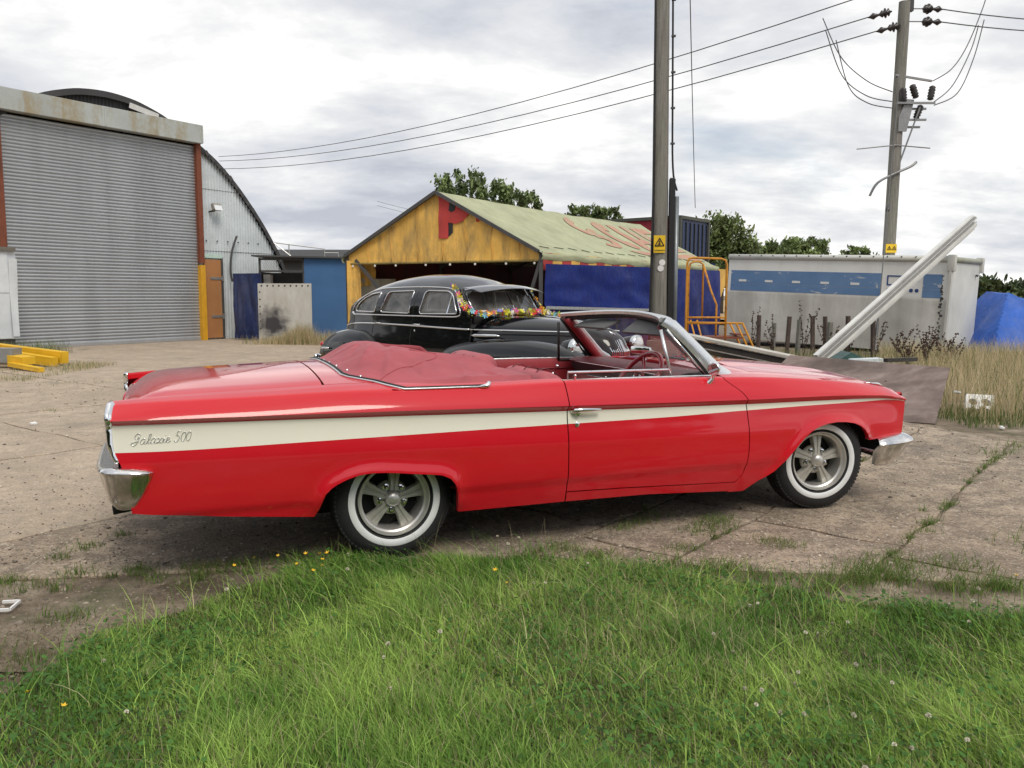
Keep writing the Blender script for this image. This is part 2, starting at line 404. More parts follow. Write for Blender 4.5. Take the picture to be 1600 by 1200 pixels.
def side_panel(name, xs, left, right, zbf, s, ledge, drop=False, label=None):
    """one body panel of the side s (-1 near, +1 far); xs: stations 0..1"""
    G = []
    for t in xs:
        xb = lerp(left(.45), right(.45), t); zb = zbf(xb); A, B, D = side_rows(xb, zb)
        def P(z): x = lerp(left(z), right(z), t); return Vector((x, s*Yside(x, z), z))
        ca = [P(z) for z in A]; cb = [P(z) for z in B]; c = [P(z) for z in D]
        lo = ca[0].copy(); lip = [Vector((lo.x, lo.y-s*.035, lo.z+.004)), Vector((lo.x, lo.y-s*.012, lo.z-.003))]
        e = c[-1]; x, w, b = e.x, Wp(e.x), belt(e.x)
        topz = []
        yi = [w-.083, w-.092, w-.106]; zi = [b+.0065, b+.0105, b+.0125]
        topz += [Vector((x, s*yy, q)) for yy, q in zip(yi, zi)]
        y0 = w-.106; ly = ledge(x)
        for k in range(1, 5):
            yy = lerp(y0, ly, k/4)
            topz.append(Vector((x, s*yy, (b+.0125 if drop else top_z(x, yy)))))
        l = topz[-1]; topz.append(Vector((l.x, l.y-s*.004, l.z-.012))); topz.append(Vector((l.x, l.y-s*.006, l.z-(.10 if drop else .04))))
        G.append((lip+ca, cb, c+topz))
    o = None
    for k, (nm, mt) in enumerate(((name, M['red']), ('side_stripe', M['cream']), ('shoulder', M['red']))):
        mb = MB(); cols = [g[k] for g in G]; mb.grid(cols)
        if k != 1:   # turned-in panel edges at both ends
            for e, dx in ((0, 1), (-1, -1)):
                r = cols[e]; mb.grid([r, [p+Vector((0.002*dx, -s*.03 if abs(p.y) > .7 else 0, -.0)) for p in r]])
        q = mb.build(nm, mt, car if k == 0 else o, smooth=40)
        if k == 0: o = q
    return o
def stations(a, b, extra=(), step=.035):
    xs = set(np.linspace(0, 1, int((b-a)/step)+2).tolist())
    for e in extra:
        t = (e-a)/(b-a)
        if 0 < t < 1: xs.add(t)
    xs = sorted(xs); out = [xs[0]]
    for x in xs[1:]:
        if x-out[-1] > .0006: out.append(x)
    return out
zbot = lambda x: interp(x, BOT)
doorb = lambda x: interp(x, [(1.0, .320), (1.4, .310), (2.24, .276), (2.32, .275)])
ax = [p[0] for p in ARCH_R]+[p[0] for p in ARCH_F]+[-.468, .346, 2.43, 3.365]
for s in (-1, 1):
    side_panel('quarter_panel', stations(-1.345, 1.0165, ax), TAIL, lambda z: 1.0165, zbot, s, lambda x: .80 if x < -.05 else lerp(.80, .86, sm(-.05, .3, x)), label=None)
    side_panel('door', stations(1.0235, 2.314), lambda z: 1.0235, lambda z: DOOR_F(z)-.0035, doorb, s, lambda x: .868, drop=True)
    side_panel('front_fender', stations(2.317, 3.733, ax, .03), lambda z: DOOR_F(z)+.0035, NOSE, lambda x: zbot(x) if x > 2.40 else lerp(.205, zbot(2.40), (x-2.30)/.1), s, lambda x: lerp(.80, .765, sm(2.2, 2.6, x)) if x < 3.5 else lerp(.765, .73, sm(3.5, 3.8, x)))
    rk = MB(); G = []
    for x in np.linspace(1.0235, 2.30, 30):
        zt = doorb(x)-.007; zl = interp(x, [(1.0, .255), (1.6, .247), (2.31, .205)])
        G.append([Vector((x, s*(Yside(x, zl)-.05), zl)), Vector((x, s*Yside(x, zl), zl)), Vector((x, s*(Yside(x, (zl+zt)/2)), (zl+zt)/2)), Vector((x, s*Yside(x, zt), zt)), Vector((x, s*(Yside(x, zt)-.04), zt))])
    rk.grid(G); rk.build('rocker_panel', M['red'], car, smooth=50)
    # dark jamb behind the panel gaps
    jb = MB()
    for x0 in (1.02,):
        jb.grid([[Vector((x0+dx, s*(Yside(x0, z)-.022), z)) for z in np.linspace(.26, .93, 12)] for dx in (-.03, .03)])
    jb.grid([[Vector((DOOR_F(z)+dx, s*(Yside(DOOR_F(z), z)-.022), z)) for z in np.linspace(.25, .93, 16)] for dx in (-.03, .03)])
    jb.grid([[Vector((x, s*(Yside(x, .29)-.03), z)) for z in (.255, .34)] for x in np.linspace(1.0, 2.33, 8)])
    jb.build('door_jamb', M['rubber'], car)
# ---- hood, cowl, trunk, deck, nose and tail faces
def deck_grid(x0, x1, hw, nx, ny=22, zf=None, thick=.018, sx=None):
    xs = sx or list(np.linspace(x0, x1, nx)); G = []
    for x in xs:
        h = hw(x) if callable(hw) else hw; row = []
        for k in range(ny+1):
            y = lerp(-h, h, k/ny); row.append(Vector((x, y, (zf or top_z)(x, y))))
        row = [row[0]+Vector((0, .004, -thick))]+row+[row[-1]+Vector((0, -.004, -thick))]
        G.append(row)
    G = [[p+Vector((.004, 0, -thick)) for p in G[0]]]+G+[[p+Vector((-.004, 0, -thick)) for p in G[-1]]]
    return G
def hood_z(x, y):
    z = top_z(x, y); a = abs(y)
    z += .010*sm(.52, .40, a)*(1-sm(3.3, 3.7, x))            # raised centre panel
    if x > 3.55: z -= .05*((x-3.55)/.2)**2
    return z
MB().grid(deck_grid(2.475, 3.735, lambda x: lerp(.757, .722, sm(3.5, 3.78, x)), 34, 28, hood_z)).build('hood', M['red'], car, smooth=40)
def trunk_z(x, y):
    z = top_z(x, y); d = max(0, -1.16-x)
    return z-1.6*d*d-.010*sm(.74, .79, abs(y))
xs = [-.372, -.5, -.65, -.8, -.95, -1.08, -1.16, -1.22, -1.27, -1.31, -1.345, -1.37]
MB().grid([r for r in deck_grid(0, 0, .792, 0, 24, trunk_z, sx=xs)]).build('trunk_lid', M['red'], car, smooth=40)
MB().grid(deck_grid(-.362, -.10, .795, 8, 24)).build('rear_deck', M['red'], car, smooth=40)
MB().grid(deck_grid(2.20, 2.468, lambda x: .795, 8, 24, lambda x, y: top_z(x, y)-.012*sm(2.46, 2.2, x))).build('cowl', M['red'], car, smooth=40)
wl_ = MB()
for k in range(9): wl_.box((2.40, -.44+.11*k, top_z(2.40, -.44+.11*k)+.002), (.09, .07, .008))
wl_.build('cowl_vent', M['rubber'], car)
mb = MB()   # rear face between the lid and the bumper
mb.grid([[Vector((xx, y, z)) for y in np.linspace(-.90, .90, 16)] for xx, z in ((-1.368, .895), (-1.385, .86), (-1.392, .74), (-1.385, .60), (-1.35, .44))])
mb.build('rear_panel', M['red'], car, smooth=40)
for s in (-1, 1):
    MB().lathe([(0, .045), (.05, .043), (.075, .034), (.088, .012), (.09, 0)], 28, Matrix.Translation((-1.395, s*.74, .755)) @ Matrix.Rotation(-PI/2, 4, 'Y')).build('tail_light', M['red_lens'], car, smooth=True)
    MB().tube([Vector((-1.398, s*.74+.098*math.cos(a), .755+.098*math.sin(a))) for a in np.linspace(0, 2*PI, 33)[:-1]], .013, 8, True).build('tail_light_ring', M['chrome'], car, smooth=True)
    # chrome edge that caps the tail of the quarter panel
    pts = [Vector((TAIL(z)-.006, s*(Yside(TAIL(z), z)-.010), z)) for z in np.linspace(.665, belt(-1.4), 16)]
    pts += [Vector((-1.405, s*(Wp(-1.4)-q), belt(-1.4)+.006)) for q in (.09, .12, .15)]
    MB().tube(pts, [.013]*4+[.017]*12+[.014]*3, 8, sx=1.5).build('tail_trim', M['chrome'], car, smooth=True)
# nose: grille opening, bars, lamps
mb = MB(); mb.box((3.66, 0, .60), (.04, 1.62, .28)); mb.build('grille_backing', M['dark'], car)
for k in range(7): MB().tube([Vector((3.70+.02*(1-(y/.8)**2), y, .495+.036*k)) for y in np.linspace(-.80, .80, 13)], .006, 6).build('grille_bar', M['chrome'], car, smooth=True)
mb = MB(); mb.grid([[Vector((x, y, z)) for y in np.linspace(-.84, .84, 20)] for x, z in ((3.735, hood_z(3.735, .72)-.012), (3.768, .785), (3.778, .76), (3.76, .742), (3.70, .735))]); mb.build('header_panel', M['red'], car, smooth=40)
for s in (-1, 1):
    for yy in (.72, .53):
        mt = Matrix.Translation((3.70, s*yy, .615)) @ Matrix.Rotation(PI/2, 4, 'Y')
        hl = MB().lathe([(0, .045), (.05, .040), (.075, .02)], 24, mt).build('headlight', M['lens'], car, smooth=True)
        MB().lathe([(.073, .01), (.078, .05), (.092, .045), (.098, 0)], 24, mt).build('bezel', M['chrome'], hl, smooth=True)
    mb = MB(); mb.grid([[Vector((NOSE(z)+dx, s*(Yside(NOSE(z), z)-dy), z)) for z in np.linspace(.49, .74, 12)] for dx, dy in ((0, .0), (.004, .02), (-.02, .06), (-.06, .10))]); mb.build('nose_edge', M['red'], car, smooth=60)
    fs = MB(); fs.tube([(3.42, s*.83, top_z(3.42, .83)+.002), (3.50, s*.83, top_z(3.5, .83)+.005), (3.545, s*.83, top_z(3.545, .83)+.009), (3.56, s*.83, top_z(3.56, .83)+.007), (3.61, s*.826, top_z(3.61, .826)+.001)], [.003, .007, .010, .010, .004], 8); fs.build('fender_ornament', M['chrome'], car, smooth=True)
# ---- bumpers
def bumper(name, path, prof, mat):
    G = []
    P = catmull([Vector((x, y, 0)) for x, y, *_ in path], 5)
    K = np.linspace(0, len(path)-1, len(P))
    for i, p in enumerate(P):
        t = (P[min(i+1, len(P)-1)]-P[max(i-1, 0)]).normalized(); nrm = Vector((t.y, -t.x, 0))
        k = K[i]; top = np.interp(k, range(len(path)), [q[2] for q in path]); bot = np.interp(k, range(len(path)), [q[3] for q in path]); tk = np.interp(k, range(len(path)), [q[4] for q in path])
        G.append([p+nrm*(o*tk)+Vector((0, 0, lerp(bot, top, h))) for o, h in prof])
    mb = MB(); mb.grid(G); mb.f.append(tuple(range(len(prof)))); mb.m.append(0); b = (len(G)-1)*len(prof); mb.f.append(tuple(b+i for i in range(len(prof)))[::-1]); mb.m.append(0)
    return mb.build(name, mat, car, smooth=50)
profr = [(-.10, .93), (-.05, .99), (-.012, 1.0), (.010, .965), (.016, .90), (.004, .80), (-.004, .55), (-.020, .25), (-.045, .05), (-.07, 0), (-.12, .02)]
half = [(-1.235, -.968, .622, .535, .6), (-1.27, -.990, .630, .48, .9), (-1.33, -.992, .640, .425, 1), (-1.41, -.965, .644, .42, 1), (-1.455, -.90, .640, .42, 1), (-1.485, -.70, .62, .44, 1), (-1.50, -.35, .61, .45, 1)]
bumper('rear_bumper', half+[(-1.505, 0, .61, .45, 1)]+[(x, -y, a, b, c) for x, y, a, b, c in half[::-1]], [(-o, h) for o, h in profr], M['old_chrome'])
pe = MB(); pe.tube([(-1.30, -.83, .425), (-1.425, -.845, .412)], .024, 12); pe.build('exhaust_tip', M['dark'], car, smooth=True)
proff = [(-.10, .97), (-.040, 1.0), (-.022, .985), (-.002, .93), (.015, .86), (.022, .79), (.014, .73), (-.004, .62), (-.035, .30), (-.075, .05), (-.09, 0), (-.14, .03)]
half = [(3.445, -.968, .482, .285, .9), (3.49, -.985, .490, .276, 1), (3.60, -.985, .498, .270, 1.1), (3.70, -.965, .503, .268, 1.3), (3.785, -.905, .503, .270, 1.5), (3.84, -.72, .49, .285, 1.1), (3.87, -.35, .485, .295, 1)]
bumper('front_bumper', half+[(3.86, 0, .48, .30, 1)]+[(x, -y, a, b, c) for x, y, a, b, c in half[::-1]], proff, M['old_chrome'])
# ---- wheels
def make_wheel(name):
    w = bpy.data.objects.new(name, None); C.objects.link(w); w.parent = car; w.empty_display_size = .1
    R = Matrix.Rotation(PI/2, 4, 'X')       # lathe axis -> -y (outside of the near wheels)
    ty = [(.205, .075), (.215, .092), (.228, .099), (.262, .104), (.285, .103), (.306, .096), (.322, .082), (.331, .074), (.338, .060), (.340, .03)]
    mb = MB(); mb.lathe(ty+[(r, -h) for r, h in ty[::-1]], 72, R)
    tr = mb.build('tyre', M['tyre'], w, smooth=30)
    mb = MB()                                # tread blocks round the shoulder
    for k in range(78):
        a = 2*PI*k/78; c, q = math.cos(a), math.sin(a)
        for h0, h1, r0, r1 in ((.052, .080, .3425, .333), (-.08, -.052, .333, .3425), (.012, .042, .3435, .3435), (-.042, -.012, .3435, .3435)):
            d = .0085
            vs = []
            for aa in (a-d/.34*1.1, a+d/.34*1.1):
                for rr, hh in ((r0-.01, h0), (r1-.012, h1), (r1+.001, h1), (r0, h0)): vs.append(R @ Vector((rr*math.cos(aa), rr*math.sin(aa), hh)))
            mb.add(vs, [(0, 1, 2, 3), (4, 7, 6, 5), (3, 2, 6, 7), (0, 4, 5, 1), (1, 5, 6, 2), (0, 3, 7, 4)])
    mb.build('tread', M['tyre'], tr)
    mb = MB(); mb.lathe([(.224, .1005), (.229, .1045), (.243, .1065), (.258, .1062), (.263, .1035)], 72, R); mb.build('whitewall', M['whitewall'], tr, smooth=True)
    mb = MB(); mb.lathe([(.207, .070), (.208, .092), (.2045, .098), (.199, .097), (.196, .088), (.190, .074), (.183, .070), (.179, .066), (.176, .045), (.172, -.03), (.168, -.07)], 72, R); mb.build('rim', M['satin'], w, smooth=35)
    mb = MB(); mb.lathe([(.0, -.035), (.12, -.035), (.165, -.04), (.172, -.06)], 40, R); mb.build('brake_drum', M['dark'], w, smooth=40)
    for k in range(5):
        a = PI/2+2*PI*k/5; mb = MB(); er = Vector((math.cos(a), math.sin(a), 0)); et = Vector((-math.sin(a), math.cos(a), 0))
        G = []
        for r, wd, h in ((.045, .024, .052), (.075, .023, .050), (.11, .028, .044), (.15, .036, .036), (.179, .046, .030)):
            row = []
            for f, dh in ((-1.0, -.040), (-1.0, -.004), (-.86, .004), (-.22, .004), (-.10, -.003), (.10, -.003), (.22, .004), (.86, .004), (1.0, -.004), (1.0, -.040)):
                row.append(R @ (er*r+et*(wd*f)+Vector((0, 0, h+dh))))
            G.append(row)
        mb.grid(G); mb.build('spoke', M['alloy'], w, smooth=35)
        a2 = a+PI/5; mt = R @ Matrix.Translation((.071*math.cos(a2), .071*math.sin(a2), .030))
        mb = MB(); mb.lathe([(.020, 0), (.020, .012), (.013, .014)], 16, mt); mb.lathe([(.011, .010), (.011, .030), (.008, .037), (0, .038)], 8, mt); mb.build('lug_nut', M['chrome'], w, smooth=40)
    mb = MB(); mb.lathe([(.10, -.0), (.098, .020), (.085, .034), (.05, .036)], 40, R); mb.build('hub', M['alloy'], w, smooth=40)
    mb = MB(); mb.lathe([(.047, .03), (.047, .060), (.044, .074), (.034, .086), (.018, .093), (0, .095)], 32, R); mb.build('hub_cap', M['satin'], w, smooth=40)
    return w
wh = make_wheel('wheel'); wh.location = (0, -.775, .341); wh.rotation_euler = (0, .12, 0)
for x, y, rx, rz in ((3.023, -.785, 0, -.17), (0, .775, .2, PI), (3.023, .785, .3, PI-.17)):
    w2 = copy_tree(wh, car); w2.location = (x, y, .341); w2.rotation_euler = (0, rx+.05, rz)
ub = MB()
ub.box((1.15, 0, .31), (3.6, 1.20, .12)); ub.box((1.2, 0, .31), (1.7, 1.84, .07)); ub.box((-.85, 0, .46), (1.0, 1.70, .10)); ub.box((3.45, 0, .54), (.4, 1.5, .10)); ub.box((3.40, 0, .45), (.06, 1.60, .22))
for xw, zr in ((0, .341), (3.023, .341)):
    for s in (-1, 1):
        G = []
        for a in np.linspace(.02, PI-.02, 18):
            c, q = math.cos(a), math.sin(a); rx, rz = (.46, .40)
            G.append([Vector((xw+rx*c, s*yy, min(zr+.04+rz*q, .80))) for yy in (.935, .75, .56)])
        ub.grid(G); ub.box((xw, s*.555, .50), (.95, .02, .55))
ub.build('underbody', M['dark'], car)
# ---- cabin
mb = MB(); mb.box((1.25, 0, .372), (1.95, 1.66, .02)); mb.build('cabin_floor', M['trim_red'], car)
for s in (-1, 1):
    mb = MB(); G = []
    for x in np.linspace(.50, 2.20, 18):
        G.append([Vector((x, s*yy, z)) for yy, z in ((.82, .38), (.825, .62), (.815, .635), (.815, .78), (.83, .79), (.832, .885), (.838, .892), (.842, .945), (.855, .966))])
    mb.grid(G); dp = mb.build('inner_door_panel', M['trim_red'], car, smooth=30)
    for zz in (.888, .786, .70):
        MB().tube([(.75, s*.826, zz), (2.18, s*.826, zz)], .005, 6).build('piping', M['dash_red'], dp)
    MB().tube([(1.0, s*.858, .972), (1.5, s*.858, .972), (2.1, s*.858, .965)], .006, 6).build('sill_strip', M['steel_white'], dp)
    mb = MB(); mb.lathe([(0, .0), (.022, .0), (.02, .015), (0, .018)], 16, Matrix.Translation((1.75, s*.805, .84)) @ Matrix.Rotation(s*PI/2, 4, 'X')); mb.tube([(1.75, s*.79, .84), (1.76, s*.785, .905), (1.76, s*.765, .91)], .007, 8); mb.lathe([(0, -.02), (.012, -.018), (.014, 0), (.012, .018), (0, .02)], 12, Matrix.Translation((1.76, s*.75, .91)) @ Matrix.Rotation(PI/2, 4, 'X')); mb.build('window_crank', M['chrome'], dp, smooth=True)
    mb = MB(); mb.lathe([(.0, .0), (.007, .0), (.006, .02), (.009, .026), (.007, .034), (0, .036)], 10, Matrix.Translation((1.12, s*.865, .972))); mb.build('lock_knob', M['chrome'], dp, smooth=True)
def cushion(name, c, d, ry, mat, parent=car, bev=.06, puff=.02):
    bm = bmesh.new(); bmesh.ops.create_cube(bm, size=1); bmesh.ops.scale(bm, vec=d, verts=bm.verts)
    bmesh.ops.bevel(bm, geom=bm.edges[:]+bm.verts[:], offset=bev, segments=5, affect='EDGES', profile=.5)
    bmesh.ops.rotate(bm, cent=(0, 0, 0), matrix=Matrix.Rotation(ry, 3, 'Y'), verts=bm.verts)
    bmesh.ops.translate(bm, vec=c, verts=bm.verts)
    me = bpy.data.meshes.new(name); bm.to_mesh(me); bm.free(); me.materials.append(mat)
    me.polygons.foreach_set('use_smooth', np.ones(len(me.polygons), dtype=bool))
    o = bpy.data.objects.new(name, me); C.objects.link(o); o.parent = parent; return o
fsn = bpy.data.objects.new('front_seat', None); C.objects.link(fsn); fsn.parent = car
cushion('seat_cushion', (1.36, 0, .58), (.62, 1.40, .22), -.08, M['seat'], fsn)
cushion('backrest', (.93, .37, .80), (.20, .66, .54), -.22, M['seat'], fsn, .085)
cushion('backrest', (.99, -.36, .76), (.22, .68, .50), .42, M['seat'], fsn, .085)
for y0, x0, zt, tl in ((.37, .93, .80, -.22), (-.36, .99, .76, .42)):
    Rm = Matrix.Rotation(tl, 3, 'Y')
    for dy in (-.2, 0, .2):
        MB().tube([Vector((x0, y0+dy, zt))+Rm @ Vector((px, 0, pz)) for px, pz in ((.103, -.1), (.103, .17), (.085, .235), (.04, .266), (-.04, .266), (-.085, .235), (-.103, .17), (-.103, -.1))], .004, 6).build('seam', M['dash_red'], fsn, smooth=True)
rsn = bpy.data.objects.new('rear_seat', None); C.objects.link(rsn); rsn.parent = car
cushion('seat_cushion', (.52, 0, .55), (.5, 1.2, .18), -.05, M['seat'], rsn)
cushion('backrest', (.24, 0, .74), (.16, 1.2, .46), -.25, M['seat'], rsn)
# dashboard
mb = MB(); G = []
for y in np.linspace(-.80, .80, 24):
    c_ = .10*(1-(y/.8)**2)
    G.append([Vector((x+c_*k, y, z)) for x, z, k in ((2.26, .972, 1), (2.08, .982, .9), (1.96, .982, .5), (1.91, .972, .3), (1.890, .955, .2), (1.91, .942, .2))])
mb.grid(G); ds = mb.build('dashboard', M['dash_red'], car, smooth=50)
mb = MB(); mb.grid([[Vector((x+.02*(1-(y/.8)**2), y, z)) for x, z in ((1.902, .945), (1.915, .90), (1.95, .845))] for y in np.linspace(-.79, .79, 16)]); mb.build('instrument_panel', plain('instrument_face', (.06, .065, .07), .35, .5), ds, smooth=40)
mb = MB(); mb.grid([[Vector((x+.02*(1-(y/.8)**2), y, z)) for x, z in ((1.95, .845), (1.90, .80), (1.95, .60), (2.15, .45))] for y in np.linspace(-.80, .80, 16)]); mb.build('lower_dash', M['trim_red'], ds, smooth=40)
for zz, xx in ((.947, 1.900), (.843, 1.945)): MB().tube([(xx+.02*(1-(y/.8)**2), y, zz) for y in np.linspace(-.79, .79, 16)], .006, 6).build('dash_trim', M['chrome'], ds, smooth=True)
for yy in (-.52, -.38, -.24): MB().lathe([(0, .012), (.045, .012), (.052, .016), (.055, .0)], 20, Matrix.Translation((1.93, yy, .90)) @ Matrix.Rotation(-1.25, 4, 'Y')).build('gauge', M['chrome'], ds, smooth=40)
for yy in (-.1, 0, .1, .2): MB().lathe([(.011, 0), (.012, .018), (.008, .026), (0, .027)], 10, Matrix.Translation((1.925, yy, .865)) @ Matrix.Rotation(-PI/2, 4, 'Y')).build('dash_knob', M['chrome'], ds, smooth=40)
# steering wheel
sw = bpy.data.objects.new('steering_wheel', None); C.objects.link(sw); sw.parent = car; sw.location = (1.845, -.37, .900); sw.rotation_euler = (0, -.95, 0)
M['wheel_red'] = NT('wheel_plastic').set(Base_Color=(.26, .012, .022), Roughness=.25, Coat_Weight=.6).m
mb = MB(); mb.tube([(.222*math.cos(a), .222*math.sin(a), 0) for a in np.linspace(0, 2*PI, 49)[:-1]], .0165, 10, True); mb.build('steering_rim', M['wheel_red'], sw, smooth=True)
for a in (.5, PI-.5, -PI/2-.35, -PI/2+.35):
    mb = MB(); mb.tube([(.03*math.cos(a), .03*math.sin(a), -.04), (.12*math.cos(a), .12*math.sin(a), -.03), (.208*math.cos(a), .208*math.sin(a), 0)], [.014, .010, .009], 8, sx=1.6); mb.build('steering_spoke', M['wheel_red'], sw, smooth=True)
mb = MB(); mb.lathe([(.06, -.05), (.058, -.03), (.04, -.018), (0, -.012)], 24); mb.build('horn_button', M['chrome'], sw, smooth=True)
mb = MB(); mb.tube([(0, 0, -.03), (0, 0, -.45)], .024, 12); mb.build('steering_column', M['trim_red'], sw, smooth=True)
# ---- windscreen
HDR = [Vector((1.835+.17*(1-(y/.74)**2)**.9, y, 1.305+.034*(1-(y/.74)**2))) for y in np.linspace(-.74, .74, 25)]
BAS = [Vector((2.185+.22*(1-(y/.82)**2)**.85, y, .955+.035*(1-(y/.82)**2))) for y in np.linspace(-.82, .82, 25)]
mb = MB(); mb.grid([[h.lerp(b, t) for t in np.linspace(0.02, .985, 9)] for h, b in zip(HDR, BAS)]); mb.build('windscreen', M['glass'], car, smooth=True)
fr = bpy.data.objects.new('windscreen_frame', None); C.objects.link(fr); fr.parent = car
def strip(name, pts, wv, tv, mat, parent):
    """flat moulding: wv across, tv thick, vectors per call"""
    G = []
    for p in pts:
        p = Vector(p); a, b = Vector(wv), Vector(tv)
        G.append([p-a+b*.2, p-a*.8+b, p+a*.8+b, p+a+b*.2, p+a*.8-b, p-a*.8-b, p-a+b*.2])
    mb = MB(); mb.grid(G); n = 6
    mb.f.append(tuple(range(6))); mb.m.append(0); q = (len(G)-1)*7; mb.f.append(tuple(q+i for i in range(6))); mb.m.append(0)
    return mb.build(name, mat, parent, smooth=35)
strip('header_rail', [p+Vector((-.006, 0, .012)) for p in HDR], (.056, 0, -.010), (.004, 0, .016), M['steel_white'], fr)
strip('header_lining', [p+Vector((-.018, 0, -.016)) for p in HDR], (.026, 0, -.004), (.0, 0, .009), M['rubber'], fr)
for s in (-1, 1):
    h = HDR[0].copy() if s < 0 else HDR[-1].copy(); b = BAS[0].copy() if s < 0 else BAS[-1].copy()
    pts = [h+Vector((-.03, 0, .012))]+[h.lerp(b, t)+Vector((.010*math.sin(PI*t), s*.008, .012)) for t in (.08, .2, .4, .6, .8, .95)]+[b+Vector((.045, s*.008, -.012)), b+Vector((.10, s*.005, -.026))]
    G = []
    for i, p in enumerate(pts):
        k = [.8, 1, 1, 1, 1.05, 1.15, 1.3, 1.5, .7][i]; a = Vector((.030*k, 0, .030*k)); o = Vector((0, s*.020, 0))
        G.append([p-a*1.05-o, p-a*1.0+o*.6, p-a*.4+o, p+a*.5+o*.7, p+a*1.0-o*.3, p+a*.7-o*1.4, p-a*.7-o*1.6, p-a*1.05-o])
    mb = MB(); mb.grid(G); mb.build('pillar', M['steel_white'], fr, smooth=45)
    # the pillar's inner trim and rubber
    pts2 = [h.lerp(b, t)+Vector((-.048, -s*.006, -.012)) for t in np.linspace(0, 1, 8)]
    MB().tube(pts2, .016, 8).build('pillar_seal', M['rubber'], fr, smooth=True)
    pts2 = [h.lerp(b, t)+Vector((-.012, -s*.045, -.012)) for t in np.linspace(-.01, 1.05, 8)]
    MB().tube(pts2, .034, 8, sx=.8).build('pillar_lining', M['trim_red'], fr, smooth=True)
    # vent window: post, frame, pane
    vw = bpy.data.objects.new('vent_window', None); C.objects.link(vw); vw.parent = car
    T = Vector((1.775, s*.765, 1.262)); Bt = Vector((1.815, s*.84, .952)); Fp = Vector((2.085, s*.835, .955)); U = T+Vector((.045, 0, .0))
    MB().tube([T, Bt], .011, 8).build('vent_post', M['steel_white'] if s < 0 else M['rubber'], vw, smooth=True)
    MB().tube([U, Fp], .008, 8).build('vent_frame', M['chrome'] if s < 0 else M['rubber'], vw, smooth=True)
    MB().tube([Bt, Fp], .008, 8).build('vent_frame', M['rubber'], vw, smooth=True)
    mesh('vent_pane', [T, U, Fp, Bt], [(0, 1, 2, 3)], M['glass'], vw)
    mb = MB(); q = U.lerp(Fp, .62); mb.box(q+Vector((-.02, -s*.012, 0)), (.03, .012, .02)); mb.build('vent_latch', M['chrome'], vw)
    # sun visor
    yv = s*.37
    mb = MB(); mb.box((1.915 if s > 0 else 1.925, yv, 1.262), (.16, .50, .018), Matrix.Rotation(-.62 if s < 0 else -.38, 3, 'Y'), bev=.008); mb.build('sun_visor', plain('visor_cloth', (.10, .10, .10), .7), fr, smooth=40)
mb = MB(); mb.tube([(2.14, .02, 1.0), (2.11, .02, 1.05)], .010, 8); mb.box((2.10, .02, 1.075), (.03, .20, .055), Matrix.Rotation(.2, 3, 'Z'), bev=.012); mb.build('interior_mirror', M['chrome'], ds, smooth=40)
# near door glass standing a hand's breadth out of the door
gd = bpy.data.objects.new('door_window', None); C.objects.link(gd); gd.parent = car
mesh('pane', [(1.075, -.862, .93), (1.80, -.845, .93), (1.785, -.842, 1.012), (1.075, -.860, 1.019)], [(0, 1, 2, 3)], M['glass'], gd)
MB().tube([(1.072, -.862, .935), (1.072, -.861, 1.020), (1.79, -.843, 1.013)], .0075, 8).build('window_trim', M['steel_white'], gd, smooth=40)
# door mirror
mr = bpy.data.objects.new('door_mirror', None); C.objects.link(mr); mr.parent = car
mb = MB(); mb.tube([(2.035, -.925, .925), (2.055, -.945, .958), (2.050, -.965, .990)], [.018, .012, .011], 10, sx=1.4); mb.box((2.035, -.922, .921), (.075, .034, .014), Matrix.Rotation(-.5, 3, 'X'), bev=.006); mb.build('mirror_stem', M['chrome'], mr, smooth=40)
mt = Matrix.Translation((2.045, -.965, 1.020)) @ Matrix.Rotation(.35, 4, 'Z') @ Matrix.Rotation(-PI/2, 4, 'Y')
MB().lathe([(0, -.036), (.02, -.034), (.034, -.022), (.041, -.005), (.042, .007), (.038, .009)], 28, mt).build('mirror_shell', M['chrome'], mr, smooth=True)
MB().lathe([(0, .0078), (.038, .0078)], 28, mt).build('mirror_glass', NT('mirror_glass').set(Base_Color=(.75, .77, .78), Metallic=1.0, Roughness=.02).m, mr, smooth=True)
# door handles, locks
for s in (-1, 1):
    y = lambda x, z: s*Yside(x, z)
    hd = MB(); hd.tube([(1.052, y(1.052, .803), .803), (1.060, y(1.06, .805)+s*.025, .806), (1.10, y(1.1, .806)+s*.034, .809), (1.17, y(1.17, .806)+s*.034, .808), (1.225, y(1.22, .806)+s*.03, .806)], [.017, .016, .012, .010, .007], 10); hd.lathe([(.017, 0), (.016, .028), (0, .03)], 14, Matrix.Translation((1.078, y(1.078, .797), .790)) @ Matrix.Rotation(PI/2*(1 if s < 0 else -1), 4, 'X')); hd.build('door_handle', M['chrome'], car, smooth=40)
    hd = MB(); hd.lathe([(.015, 0), (.015, .008), (.010, .012), (0, .012)], 18, Matrix.Translation((1.080, y(1.08, .722), .722)) @ Matrix.Rotation(PI/2*(1 if s < 0 else -1), 4, 'X')); hd.build('door_lock', M['chrome'], car, smooth=40)
